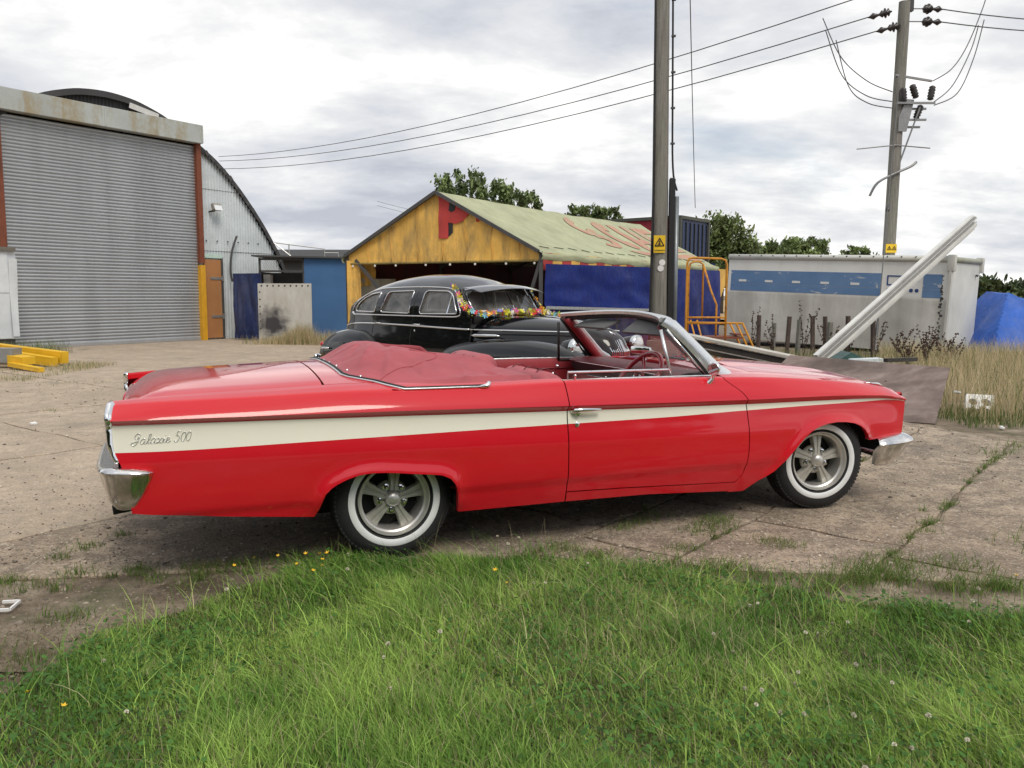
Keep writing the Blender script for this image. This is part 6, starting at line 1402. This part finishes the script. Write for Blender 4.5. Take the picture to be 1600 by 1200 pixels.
# ================================================================== leaf and blade builders
def blades(n, pos, hgt, wid, lean, cols, seed=0, segs=3, curve=1.0, lean_dir=None):
    """numpy blades: pos (n,2or3); returns verts, faces, colours"""
    r = np.random.default_rng(seed); th = r.uniform(0, 2*PI, n); ld = r.uniform(0, 2*PI, n) if lean_dir is None else lean_dir
    V = np.zeros((n, 2*segs+1, 3)); px = np.cos(th); py = np.sin(th); bx = np.cos(ld)*lean; by = np.sin(ld)*lean
    for s in range(segs+1):
        t = s/segs; cx = pos[:, 0]+bx*hgt*t**(1+curve); cy = pos[:, 1]+by*hgt*t**(1+curve); cz = (pos[:, 2] if pos.shape[1] > 2 else 0)+hgt*(t-np.clip(lean, 0, 1.2)*.30*t**2.2); w = wid*(1-t)**.7*.5 if s < segs else 0
        if s < segs:
            V[:, 2*s] = np.stack([cx-px*w, cy-py*w, cz], 1); V[:, 2*s+1] = np.stack([cx+px*w, cy+py*w, cz], 1)
        else: V[:, 2*s] = np.stack([cx, cy, cz], 1)
    k = 2*segs+1; base = (np.arange(n)*k)[:, None]; tris = []
    for s in range(segs-1): tris += [[2*s, 2*s+1, 2*s+3], [2*s, 2*s+3, 2*s+2]]
    tris.append([2*segs-2, 2*segs-1, 2*segs]); T = np.array(tris); F = (base[:, None, :]+T[None]).reshape(-1, 3)
    Cc = np.repeat(cols, k, axis=0); return V.reshape(-1, 3), F, Cc
def soup(name, chunks, mat, parent=None):
    V = []; F = []; Cc = []; b = 0
    for v, f, c in chunks: V.append(v); F.append(f+b); Cc.append(c); b += len(v)
    V = np.concatenate(V); F = np.concatenate(F); Cc = np.concatenate(Cc); me = bpy.data.meshes.new(name)
    me.vertices.add(len(V)); me.vertices.foreach_set('co', V.astype(np.float32).ravel()); nt_ = len(F); me.loops.add(nt_*3); me.loops.foreach_set('vertex_index', F.astype(np.int32).ravel())
    me.polygons.add(nt_); me.polygons.foreach_set('loop_start', np.arange(0, nt_*3, 3, dtype=np.int32)); me.polygons.foreach_set('use_smooth', np.ones(nt_, dtype=bool))
    at = me.color_attributes.new('tint', 'FLOAT_COLOR', 'POINT'); at.data.foreach_set('color', np.concatenate([Cc, np.ones((len(Cc), 1))], 1).astype(np.float32).ravel())
    me.update(calc_edges=True); me.materials.append(mat); o = bpy.data.objects.new(name, me); C.objects.link(o)
    if parent: o.parent = parent
    return o
def leaf_mat(name, rough=.55, trans=.35):
    m = NT(name); t = m.attr('tint'); m.set(Base_Color=t, Roughness=rough); m.b.inputs['Specular IOR Level'].default_value = .25
    tl = m.n('ShaderNodeBsdfTranslucent'); m.l(t, tl.inputs[0]); mx = m.n('ShaderNodeMixShader'); mx.inputs[0].default_value = trans; m.l(m.b.outputs[0], mx.inputs[1]); m.l(tl.outputs[0], mx.inputs[2]); m.l(mx.outputs[0], m.out.inputs[0]); return m.m
GM = leaf_mat('grass_blade'); DM = leaf_mat('dry_stalk', .7, .25); LM = leaf_mat('tree_leaf', .5, .25)
def vnoise(x, y, s, seed):
    r = np.random.default_rng(seed); ph = r.uniform(0, 6.28, (7, 2)); dr = r.uniform(0, 6.28, 7); fr = s*r.uniform(.5, 1.9, 7); v = 0
    for k in range(7): v = v+np.sin((x*np.cos(dr[k])+y*np.sin(dr[k]))*fr[k]+ph[k, 0])
    return v/7*1.6
# ---- lawn
EDGE = [(-3.2, 2.4), (-1.89, 2.95), (-1.80, 3.50), (-1.50, 3.95), (-1.20, 4.40), (-.88, 4.60), (-.37, 4.66), (.26, 4.60), (.71, 4.46), (1.03, 4.30), (1.48, 4.12), (2.03, 3.90), (2.45, 3.82), (4.5, 3.9), (7.5, 4.6)]
def lawn_edge(x): return np.interp(x, [e[0] for e in EDGE], [e[1] for e in EDGE])
def lawn_points(n, seed, margin=0):
    r = np.random.default_rng(seed); X = r.uniform(-3.0, 3.9, n*3); Y = 1.75+(r.uniform(0, 1, n*3)**.85)*3.1
    e = lawn_edge(X)+.07*vnoise(X, Y, 7, 5)-margin
    k = (Y < e) & (np.abs(X) < Y*.64+.30) & (r.uniform(0, 1, n*3) < np.clip((e-Y)/.10, .12, 1)); return X[k][:n], Y[k][:n]
def lawn_cols(X, Y, r, n):
    d = np.clip(.45+.45*vnoise(X, Y, 2.6, 21)+.60*vnoise(X, Y, 8, 22)+r.normal(0, .30, n), 0, 1)[:, None]
    a = np.array([[.115, .255, .038]]); b = np.array([[.385, .56, .125]]); c = a*(1-d)+b*d
    dry = (r.uniform(0, 1, n) < .09+.20*np.clip(vnoise(X, Y, 1.7, 30), 0, 1)+.16*np.clip((X-.2)/2.5, 0, 1)*np.clip((3.6-Y)/1.2, 0, 1))[:, None]
    c = np.where(dry, np.array([[.44, .40, .22]])*r.uniform(.7, 1.2, (n, 1)), c); return c*r.uniform(.50, 1.35, (n, 1))
ch = []
X, Y = lawn_points(112000, 1); n = len(X); r = np.random.default_rng(2)
hh = (.066+.048*vnoise(X, Y, 3, 41)+.040*vnoise(X, Y, 9, 42))*r.uniform(.55, 1.35, n); hh = np.clip(hh, .025, .16)*np.clip((lawn_edge(X)-Y)/.5+.55, .55, 1)
ld = 2.2*vnoise(X, Y, 1.1, 50)+2.2+r.normal(0, .9, n); ch.append(blades(n, np.stack([X, Y, np.zeros(n)-.01], 1), hh, r.uniform(.0032, .0072, n), np.clip(r.normal(.75, .35, n), .05, 1.6), lawn_cols(X, Y, r, n), 3, 3, .8, ld))
X, Y = lawn_points(4200, 7); n = len(X); r = np.random.default_rng(8)      # longer arching blades
ch.append(blades(n, np.stack([X, Y, np.zeros(n)-.01], 1), r.uniform(.10, .21, n), r.uniform(.003, .006, n), np.clip(r.normal(.9, .4, n), .1, 1.7), lawn_cols(X, Y, r, n)*1.1, 9, 4, 1.0, 2.2*vnoise(X, Y, 1.1, 50)+2.2+r.normal(0, .7, n)))
X, Y = lawn_points(30000, 17); n = len(X); r = np.random.default_rng(18)      # short dead thatch, plus green blades coloured dark as shade in the gaps
ch.append(blades(n, np.stack([X, Y, np.zeros(n)-.01], 1), r.uniform(.02, .06, n), r.uniform(.003, .006, n), r.uniform(.5, 2.0, n), np.where(r.uniform(0, 1, (n, 1)) < .35, np.array([[.15, .12, .06]]), np.array([[.035, .075, .014]]))*r.uniform(.7, 1.3, (n, 1)), 19, 2))
r = np.random.default_rng(61); X = r.uniform(-6.5, 7.5, 160000); Y = r.uniform(-.5, 4.7, 160000); e = lawn_edge(X)+.07*vnoise(X, Y, 7, 5); k = (Y < e) & (np.abs(X) > Y*.64+.15); X, Y = X[k][:60000], Y[k][:60000]; n = len(X)   # the lawn goes on outside the frame
ch.append(blades(n, np.stack([X, Y, np.zeros(n)-.01], 1), np.clip((.07+.05*vnoise(X, Y, 3, 41))*r.uniform(.55, 1.35, n), .025, .16), r.uniform(.005, .011, n), np.clip(r.normal(.75, .35, n), .05, 1.6), lawn_cols(X, Y, r, n), 62, 3, .8, 2.2*vnoise(X, Y, 1.1, 50)+2.2+r.normal(0, .9, n)))
lawn = soup('lawn_grass', ch, GM); tag(lawn, 'uneven green grass in the foreground', 'grass', kind='stuff')
# clover and plantain leaves: small rounded leaflets lying in the lawn
def leaflets(n, X, Y, Z, size, cols, seed, up=.6):
    r = np.random.default_rng(seed); a = r.uniform(0, 2*PI, n); til = r.normal(0, up, (n, 2)); ux = np.stack([np.cos(a), np.sin(a), til[:, 0]*.6], 1); uy = np.stack([-np.sin(a), np.cos(a), til[:, 1]*.6], 1); c = np.stack([X, Y, Z], 1); s = size[:, None]
    P = [c-ux*s, c-ux*.3*s+uy*.62*s, c+ux*.6*s+uy*.55*s, c+ux*s, c+ux*.6*s-uy*.55*s, c-ux*.3*s-uy*.62*s]
    V = np.stack(P, 1).reshape(-1, 3); T = np.array([[0, 1, 5], [1, 2, 4], [1, 4, 5], [2, 3, 4]]); F = ((np.arange(n)*6)[:, None, None]+T[None]).reshape(-1, 3); return V, F, np.repeat(cols, 6, axis=0)
X, Y = lawn_points(26000, 27); r = np.random.default_rng(28); k = (vnoise(X, Y, 2.6, 60)+r.normal(0, .35, len(X))) > .25; X, Y = X[k], Y[k]; n = len(X)
cl_ = leaflets(n, X, Y, r.uniform(.02, .085, n), r.uniform(.006, .014, n), np.array([[.075, .175, .035]])*r.uniform(.6, 1.5, (n, 1)), 29)
tag(soup('clover_leaves', [cl_], GM), 'low clover leaves among the foreground grass', 'clover', kind='stuff')
# ---- tufts in joints and along the edge
ch = []
tuft = [(1.29, 5.30, .16, 160), (1.36, 5.42, .13, 150), (1.20, 5.15, .12, 120), (.84, 5.36, .11, 110), (.70, 5.22, .10, 90), (.98, 5.52, .12, 80), (1.55, 4.92, .12, 120), (1.65, 4.84, .10, 90), (1.85, 4.42, .18, 240), (2.15, 4.55, .22, 300), (2.45, 4.50, .2, 240), (2.05, 4.35, .2, 260), (1.02, 4.78, .13, 130), (2.62, 5.15, .07, 60), (2.70, 5.35, .05, 50), (2.85, 5.68, .05, 30), (3.15, 4.85, .25, 240), (3.35, 5.0, .22, 260),
 (-2.50, 4.78, .08, 90), (-2.55, 4.60, .06, 60), (-2.40, 5.05, .06, 60), (-1.72, 4.42, .12, 120), (-1.45, 4.48, .14, 170), (-1.2, 4.58, .16, 240), (-.95, 4.70, .16, 240), (-2.3, 4.35, .10, 80), (-1.95, 4.35, .08, 60), (-2.65, 4.2, .1, 90), (-2.05, 3.75, .12, 90), (-2.25, 3.35, .14, 110), (-1.95, 3.3, .1, 80),
 (5.1, 8.05, .35, 260), (5.6, 8.3, .35, 260), (4.6, 7.8, .2, 130), (6.2, 8.5, .4, 260), (-5.9, 10.6, .1, 40), (-5.3, 11.4, .12, 40)]
fr2 = random.Random(8)
for q in range(70):
    s_ = fr2.choice((-1.62, -.94, 0, 0, 2.7)); p_ = yd(s_, fr2.uniform(-.5, 4.5)); p_ = p_+jit(p_); tuft.append((p_.x, p_.y, fr2.uniform(.02, .06), fr2.randint(8, 40)))
for q in range(46):
    x = fr2.uniform(.1, 3.5); tuft.append((x, front_y(x)+fr2.uniform(-.12, .10), fr2.uniform(.06, .16), fr2.randint(40, 150)))
for q in range(30):
    x = fr2.uniform(-3, -.8); tuft.append((x, front_y(x)+fr2.uniform(-.25, .05), fr2.uniform(.03, .09), fr2.randint(15, 50)))
for i, (x, y, s, n) in enumerate(tuft):
    r = np.random.default_rng(100+i); P = np.stack([x+r.normal(0, s*.55, n), y+r.normal(0, s*.45, n), np.zeros(n)-.012], 1); d = r.uniform(0, 1, (n, 1)); col = np.array([[.085, .165, .030]])*(1-d)+np.array([[.21, .29, .08]])*d
    col = np.where(r.uniform(0, 1, (n, 1)) < .12, np.array([[.28, .24, .11]]), col); ch.append(blades(n, P, r.uniform(.03, .11, n)*(.7+s), r.uniform(.003, .006, n), r.uniform(.2, 1.1, n), col, 200+i, 3))
r = np.random.default_rng(300); n = 5200; X = r.uniform(-3.0, -1.0, n*3); Y = r.uniform(2.6, 4.5, n*3); e = lawn_edge(X); k = (Y > e-.05) & (Y < e+.9) & (Y < np.interp(X, [p[0] for p in FRONT], [p[1] for p in FRONT])+.02) & ((vnoise(X, Y, 4, 70)+r.normal(0, .4, n*3)) > .05); X, Y = X[k][:n], Y[k][:n]; n = len(X)
ch.append(blades(n, np.stack([X, Y, np.zeros(n)-.03], 1), r.uniform(.015, .06, n), r.uniform(.0025, .005, n), r.uniform(.5, 2.0, n), np.where(r.uniform(0, 1, (n, 1)) < .62, np.array([[.27, .21, .12]]), np.array([[.075, .11, .03]]))*r.uniform(.6, 1.2, (n, 1)), 301, 2))
tag(soup('joint_weeds', ch, GM), 'weeds and dead grass in the slab joints and verge', 'weeds', kind='stuff')
# seed stalks by the wheel
ch = []; r = np.random.default_rng(77); n = 46; X = np.concatenate([r.uniform(-1.05, -.35, 34), r.uniform(-.05, .25, 12)]); Y = lawn_edge(X)+r.uniform(-.10, .06, n)
ch.append(blades(n, np.stack([X, Y, np.zeros(n)], 1), r.uniform(.16, .30, n), np.full(n, .0032), r.uniform(.05, .5, n), np.tile([[.33, .28, .16]], (n, 1)), 78, 4))
tag(soup('seed_stalks', ch, DM), 'thin dry seed stalks at the rear wheel', 'grass', kind='stuff')
# ---- gravel
ico = bmesh.new(); bmesh.ops.create_icosphere(ico, subdivisions=1, radius=1); iv = np.array([v.co[:] for v in ico.verts]); ico.verts.index_update(); it = np.array([[v.index for v in f.verts] for f in ico.faces]); ico.free()
r = np.random.default_rng(400); n = 6500; X = r.uniform(-3.4, -.9, n*3); Y = r.uniform(2.6, 4.7, n*3); e = lawn_edge(X); fy = np.interp(X, [p[0] for p in FRONT], [p[1] for p in FRONT]); k = (Y > e-.02) & (Y < fy+.15) & (r.uniform(0, 1, n*3) < np.clip(.25+.6*(Y-e)/np.maximum(fy-e, .1), 0, 1)); X, Y = X[k][:n], Y[k][:n]; n = len(X)
X2 = r.uniform(3.6, 9, 700); Y2 = 7.6+r.uniform(0, 1.9, 700); X3 = r.uniform(.1, 3.6, 1500); Y3 = np.array([front_y(q) for q in X3])-r.uniform(-.03, .40, 1500); X = np.concatenate([X, X2, X3]); Y = np.concatenate([Y, Y2, Y3]); n = len(X)
sz = np.exp(r.normal(-5.05, .36, n)); sc = sz[:, None]*r.uniform(.6, 1.4, (n, 3))*np.array([[1, 1, .6]]); V = iv[None]*sc[:, None, :]*(1+r.normal(0, .12, (n, 12, 1))); V[:, :, 0] += X[:, None]; V[:, :, 1] += Y[:, None]; V[:, :, 2] += (-.022+sz*.3)[:, None]
gc = np.where(r.uniform(0, 1, (n, 1)) < .3, np.array([[.36, .30, .235]]), np.array([[.20, .165, .125]]))*r.uniform(.55, 1.15, (n, 1)); F = ((np.arange(n)*12)[:, None, None]+it[None]).reshape(-1, 3)
SM = NT('stone'); SM.set(Base_Color=SM.attr('tint'), Roughness=.85); tag(soup('gravel', [(V.reshape(-1, 3), F, np.repeat(gc, 12, axis=0))], SM.m), 'loose gravel on the verge', 'gravel', kind='stuff')
# ---- grit, crumbs and chips lying on the slabs
r = np.random.default_rng(450); n = 9000; Y = 4.5+10.5*r.uniform(0, 1, n)**1.7; X = r.uniform(-.66, .66, n)*Y; k = (X < np.interp(Y, [q[0] for q in RIGHTX], [q[1] for q in RIGHTX])) & (vnoise(X, Y, 1.8, 77)+r.normal(0, .45, n) > -.1); X, Y = X[k], Y[k]; n = len(X)
sz = np.exp(r.normal(-5.35, .40, n))*np.clip(Y/5.5, 1, 1.7); sc = sz[:, None]*r.uniform(.6, 1.4, (n, 3))*np.array([[1, 1, .5]]); V = iv[None]*sc[:, None, :]*(1+r.normal(0, .14, (n, 12, 1))); V[:, :, 0] += X[:, None]; V[:, :, 1] += Y[:, None]; V[:, :, 2] += (sz*.2)[:, None]
gc = np.where(r.uniform(0, 1, (n, 1)) < .45, np.array([[.58, .52, .44]]), np.array([[.17, .14, .11]]))*r.uniform(.6, 1.2, (n, 1)); F = ((np.arange(n)*12)[:, None, None]+it[None]).reshape(-1, 3)
tag(soup('yard_grit', [(V.reshape(-1, 3), F, np.repeat(gc, 12, axis=0))], SM.m), 'grit and concrete crumbs scattered over the yard', 'grit', kind='stuff')
# ---- tall dry grass right of the board, and by the sheds
def dry(X, Y, h, seed, green=.2, w=.006, segs=3):
    r = np.random.default_rng(seed); n = len(X); d = r.uniform(0, 1, (n, 1)); c = np.array([[.50, .39, .22]])*(1-d)+np.array([[.70, .59, .38]])*d; c = np.where(r.uniform(0, 1, (n, 1)) < green, np.array([[.13, .18, .055]])*(.6+d*.8), c)
    return blades(n, np.stack([X, Y, np.zeros(n)-.02], 1), h*r.uniform(.55, 1.25, n), np.full(n, w)*r.uniform(.6, 1.5, n), r.uniform(.05, .55, n), c, seed+1, segs)
r = np.random.default_rng(500); ch = []
n = 15000; X = r.uniform(5.0, 16, n*2); Y = r.uniform(9.6, 21.5, n*2); k = (X > np.interp(Y, [9.6, 10.5, 12, 16, 21], [5.55, 5.4, 5.2, 6.6, 8.6])) & (X < Y*.72) & (X > .44*Y) & ((X > Y*.50) | (Y < 15.5) | (Y > 18)); X, Y = X[k][:n], Y[k][:n]
ch.append(dry(X, Y, .50+.10*vnoise(X, Y, 1.2, 80), 501, .22, .0075))
n = 2600; X = r.uniform(5.2, 9, n*2); Y = r.uniform(9.4, 11.0, n*2); k = X < Y*.72; X, Y = X[k][:n], Y[k][:n]; ch.append(dry(X, Y, np.full(len(X), .13), 510, .85, .008))
n = 3200; X = r.uniform(4.2, 9.4, n); Y = r.uniform(16.5, 20.6, n); ch.append(dry(X, Y, np.full(n, .30), 520, .7, .009)); n = 1600; X = r.uniform(2.6, 6.0, n); Y = r.uniform(13.5, 17.5, n); ch.append(dry(X, Y, np.full(n, .26), 525, .55, .009))
n = 2600; X = r.normal(-6.6, .55, n); Y = 25.2+r.normal(0, .25, n); ch.append(dry(X, Y, .28+.40*np.exp(-((X+6.3)/.45)**2), 530, .2, .009)); n = 1300; X = r.normal(-5.0, .5, n); Y = 24.9+r.normal(0, .3, n); ch.append(dry(X, Y, np.full(n, .45), 540, .2, .009))
n = 7500; X = -8.3-np.abs(r.normal(0, 2.0, n)); Y = 15.2+r.uniform(-.9, 2.6, n)+.18*(-X-9); k = vnoise(X, Y, 1.6, 97)+r.normal(0, .3, n) > -.1; X, Y = X[k], Y[k]; n = len(X); ch.append(dry(X, Y, .15+.07*vnoise(X, Y, 1.3, 98), 550, .45, .006)); n = 900; X = r.uniform(-13.2, -11.2, n); Y = r.uniform(20.0, 21.4, n); ch.append(dry(X, Y, np.full(n, .38), 560, .9, .008))
n = 1500; X = r.uniform(-10, -6, n); Y = 13.4+r.uniform(-.8, 1, n); k = vnoise(X, Y, 2.2, 99)+r.normal(0, .2, n) > .3; X, Y = X[k], Y[k]; ch.append(dry(X, Y, np.full(len(X), .06), 570, .6, .007))
tag(soup('dry_grass', ch, DM), 'tall dry straw-coloured grass around the yard', 'dry grass', kind='stuff')
# dark seeding dock plants: one thing each
DK = plain('dock_brown', (.045, .028, .022), .8); SEEDM = plain('dock_seed', (.060, .030, .022), .85)
def dock(loc, h, n, spread, label, rs):
    q = random.Random(rs); t = thing('dock_plant', label, 'plant', loc, 0, 'dark seeding docks by the white trailer'); mb = MB(); sd_ = MB()
    for k in range(n):
        a = q.uniform(0, 2*PI); e = spread*q.uniform(.3, 1); H = h*q.uniform(.6, 1.05); pts = [Vector((0, 0, 0)), Vector((e*.35*math.cos(a), e*.35*math.sin(a), H*.5)), Vector((e*math.cos(a), e*math.sin(a), H))]
        pts = catmull(pts, 5); mb.tube(pts, [.008*(1-.7*i/len(pts)) for i in range(len(pts))], 5)
        for i, p in enumerate(pts[4:]):
            for c in range(3): s = .017*q.uniform(.6, 1.4); sd_.lathe([(0, -s), (s, 0), (0, s)], 5, Matrix.Translation(p+Vector((q.uniform(-.025, .025), q.uniform(-.025, .025), q.uniform(-.04, .04)))))
    mb.build('stem', DK, t); sd_.build('seed_head', SEEDM, t)['kind'] = 'stuff'
dk = [(5.6, 19.6, 1.25, 4, .35), (6.1, 19.5, 1.0, 4, .4), (6.75, 19.4, 1.35, 5, .35), (7.25, 19.3, 1.05, 5, .4), (7.75, 19.3, 1.0, 5, .35), (8.25, 19.0, .95, 4, .35), (8.55, 18.6, .7, 4, .3), (8.05, 17.0, .75, 9, .45), (8.5, 17.2, .85, 10, .4), (8.95, 17.3, .7, 8, .4), (9.3, 17.6, .6, 6, .35)]
nth = ('first', 'second', 'third', 'fourth', 'fifth', 'sixth', 'seventh', 'eighth', 'ninth', 'tenth', 'eleventh')
for i, (x, y, h, n, s) in enumerate(dk): dock((x, y, 0), h, n, s, nth[i]+' dark seeding dock from the left in front of the trailer', 900+i)
# ---- clover heads and buttercups, one by one
st_m = plain('stem_green', (.10, .16, .05), .6)
def head_mesh(name, col, kind):
    mb = MB()
    if kind == 'clover':
        for k in range(26):
            a = k*2.399; z = 1-2*(k+.5)/26*.78; rr = math.sqrt(max(0, 1-z*z)); d = Vector((rr*math.cos(a), rr*math.sin(a), z)); p = d*.0085; u = d.orthogonal().normalized()*.0028; mb.add([p*.4-u, p*.4+u, p+u*.9+d*.002, p-u*.9+d*.002], [(0, 1, 2, 3)])
    else:
        for k in range(5):
            a = 2*PI*k/5; c, s = math.cos(a), math.sin(a); mb.add([(0, 0, 0), (.006*math.cos(a-.6), .006*math.sin(a-.6), .003), (.011*c, .011*s, .007), (.006*math.cos(a+.6), .006*math.sin(a+.6), .003)], [(0, 1, 2, 3)])
    o = mb.build(name, plain(name+'_petal', col, .6)); me = o.data; bpy.data.objects.remove(o); return me
HC = head_mesh('flower_head', (.66, .62, .50), 'clover'); HB = head_mesh('flower_head', (.80, .50, .02), 'butter')
sm_ = MB(); sm_.tube([(0, 0, 0), (.004, .003, .5), (0, 0, 1)], .0016, 4); so = sm_.build('stem', st_m); SMe = so.data; bpy.data.objects.remove(so)
def flower(name, label, cat, grp, x, y, h, me, sc):
    t = thing(name, label, cat, (x, y, -.005), rnd.random()*6, grp); s = bpy.data.objects.new('stem', SMe); C.objects.link(s); s.parent = t; s.scale = (1, 1, h); q = bpy.data.objects.new('flower_head', me); C.objects.link(q); q.parent = t; q.location = (0, 0, h); q.scale = (sc, sc, sc); q.rotation_euler = (rnd.uniform(-.5, .5), rnd.uniform(-.5, .5), 0)
fr_ = random.Random(5); spots = []
while len(spots) < 50:
    if fr_.random() < .66: x = fr_.uniform(.8, 2.6); y = fr_.uniform(2.3, 4.1)
    else: x = fr_.uniform(-1.9, 1.2); y = fr_.uniform(2.1, 4.4)
    if y < float(lawn_edge(x))-.08 and abs(x) < y*.62: spots.append((x, y))
spots += [(-.02, 4.63), (.04, 4.60), (.10, 4.64), (-.08, 4.58)]
for x, y in spots: flower('clover_flower', 'small round white clover head in the foreground grass', 'flower', 'white clover heads in the grass', x, y, fr_.uniform(.08, .15), HC, fr_.uniform(.6, .95))
for x, y in [(-1.32, 4.18), (-1.38, 4.05), (-1.02, 4.34), (-1.18, 4.12), (-.98, 4.22), (-1.05, 4.16), (-1.0, 4.10), (-.93, 4.12), (-1.06, 4.02), (-.92, 3.96), (-.08, 3.95), (-.02, 3.75), (-1.66, 2.75), (-1.5, 2.68), (2.45, 3.95)]: flower('buttercup', 'tiny yellow buttercup standing up from the foreground grass', 'flower', 'yellow buttercups in the grass', x, y, fr_.uniform(.10, .19), HB, fr_.uniform(.9, 1.3))
# ================================================================== trees
BARK = wood('bark', (.06, .05, .04), (.14, .12, .10))
def tree(loc, H, crown, nl, leaf, label, rs, dark=1.0, group='trees behind the yard'):
    """crown: list of (dx,dy,dz,rx,ry,rz) lobes above the base"""
    q = random.Random(rs); r = np.random.default_rng(rs); t = thing('tree', label, 'tree', loc, 0, group); mb = MB()
    mb.tube([(0, 0, 0), (.05, 0, H*.3), (0, .05, H*.55)], [H*.030, H*.022, H*.014], 8)
    for c in crown: mb.tube(catmull([(0, 0, H*.28), (c[0]*.5, c[1]*.5, lerp(H*.35, c[2], .55)), (c[0], c[1], c[2])], 4), [H*.013*(1-.09*i) for i in range(9)], 6)
    mb.build('trunk', BARK, t, smooth=True); ch = []; tot = sum(c[3]*c[5] for c in crown)
    for c in crown:
        n = int(nl*c[3]*c[5]/tot); ncl = max(14, n//40); d = r.normal(0, 1, (ncl, 3)); d /= np.linalg.norm(d, axis=1)[:, None]; rad = r.uniform(.25, 1.30, (ncl, 1))**.6; cc = np.array([c[:3]])+d*rad*np.array([c[3:6]]); k = r.integers(0, ncl, n)
        P = cc[k]+r.normal(0, .13, (n, 3))*np.array([[c[3], c[4], c[5]]]); sh = r.uniform(.45, 1.5, ncl)[k][:, None]*r.uniform(.75, 1.25, (n, 1)); col = np.array([[.19, .25, .10]])*dark*sh
        ch.append(leaflets(n, P[:, 0], P[:, 1], P[:, 2], r.uniform(.6, 1.3, n)*leaf, col, rs+3, 1.4))
    soup('crown', ch, LM, t)
tree((-3.2, 60, 0), 9.5, [(-1.2, 0, 8.6, 1.0, 1.2, 1.4), (.6, 0, 8.2, 1.0, 1.2, 1.6), (2.0, .3, 8.1, 1.2, 1.2, 1.3), (3.3, 0, 7.6, 1.1, 1, 1.1), (.5, 0, 6.0, 2.5, 2, 1.6)], 11000, .105, 'leafy tree rising above the marquee ridge', 31)
tree((1.4, 62, 0), 8.6, [(0, 0, 7.9, .6, .7, 1.0), (-.2, 0, 6.2, .9, .9, 1.0)], 2600, .10, 'slim treetop just right of the leafy tree over the marquee', 37)
tree((5.8, 60, 0), 7.6, [(-.6, 0, 7.0, 1.3, 1.2, .75), (.8, 0, 6.9, 1.0, 1, .65), (0, 0, 5.6, 1.9, 1.5, 1.0)], 6500, .10, 'low rounded treetop left of the near pole', 41)
tree((13.6, 55, 0), 6.6, [(0, 0, 4.9, 1.8, 1.8, 1.5), (-.9, 0, 4.2, 1.4, 1.4, 1.3), (1.2, 0, 4.0, 1.6, 1.4, 1.1), (.3, 0, 3.0, 2.3, 2, 1.3)], 14000, .095, 'dense round tree above the white trailer beside the blue trailer end', 43, .9)
tree((17.4, 57, 0), 5.2, [(0, 0, 4.1, .9, .8, .8), (0, 0, 3.2, 1.2, 1, .8)], 3400, .095, 'small bush right against the dense round tree', 47, .9)
tree((23.6, 70, 0), 6.6, [(-.8, 0, 5.2, 1.2, 1.2, 1.0), (.9, 0, 5.2, 1.5, 1.2, .95), (0, 0, 4.2, 2.4, 2, 1.1), (-2.2, 0, 4.7, .7, .7, .7)], 9000, .11, 'spreading tree above the trailer midway to the far pole', 53)
tree((28.4, 70, 0), 5.6, [(0, 0, 4.9, 1.1, 1, .55), (0, 0, 4.1, 1.6, 1.3, .8)], 4000, .10, 'low treetop just left of the far pole above the trailer', 59)
# far hedgerow wood
r = np.random.default_rng(600); ch = []; n = 16000; ncl = 420; cx = r.uniform(76, 150, ncl); cy = 165+r.uniform(-3, 10, ncl); cz = r.uniform(.4, 1, ncl)*(3.6+1.6*vnoise(cx, cy*0, .13, 90)+.9*vnoise(cx, cy*0, .5, 91)); k = r.integers(0, ncl, n)
P = np.stack([cx[k]+r.normal(0, .8, n), cy[k]+r.normal(0, .8, n), np.abs(cz[k]+r.normal(0, .6, n))], 1); sh = r.uniform(.5, 1.3, ncl)[k][:, None]
ch.append(leaflets(n, P[:, 0], P[:, 1], P[:, 2], r.uniform(.25, .55, n), np.array([[.075, .105, .045]])*sh*r.uniform(.8, 1.2, (n, 1)), 601, 1.4)); tag(soup('woodland', ch, LM), 'dark far hedgerow wood beyond the wheat field', 'woodland', kind='stuff')

# hedgerow on the other side of the track, behind the camera; the car bodies mirror it
r = np.random.default_rng(700); n = 22000; ncl = 420; tt = r.uniform(-36, 34, ncl); cx = np.where(tt < -20, -24+r.uniform(-2, 2, ncl), tt); cy = np.where(tt < -20, -17+(-20-tt)*2.1, -17.0)+r.uniform(-2, 2, ncl); top = 6.5+1.6*vnoise(tt, tt*0, .25, 95)+1.1*vnoise(tt, tt*0, .8, 96); cz = r.uniform(.03, 1, ncl)*np.clip(top, 1.5, 9); k = r.integers(0, ncl, n)
P = np.stack([cx[k]+r.normal(0, .7, n), cy[k]+r.normal(0, .7, n), np.abs(cz[k]+r.normal(0, .6, n))], 1); ch = [leaflets(n, P[:, 0], P[:, 1], P[:, 2], r.uniform(.3, .6, n), np.array([[.08, .115, .045]])*r.uniform(.6, 1.3, (n, 1)), 701, 1.4)]
tag(soup('hedgerow', ch, LM), 'tall leafy hedgerow across the track behind the viewer', 'hedgerow', kind='stuff')
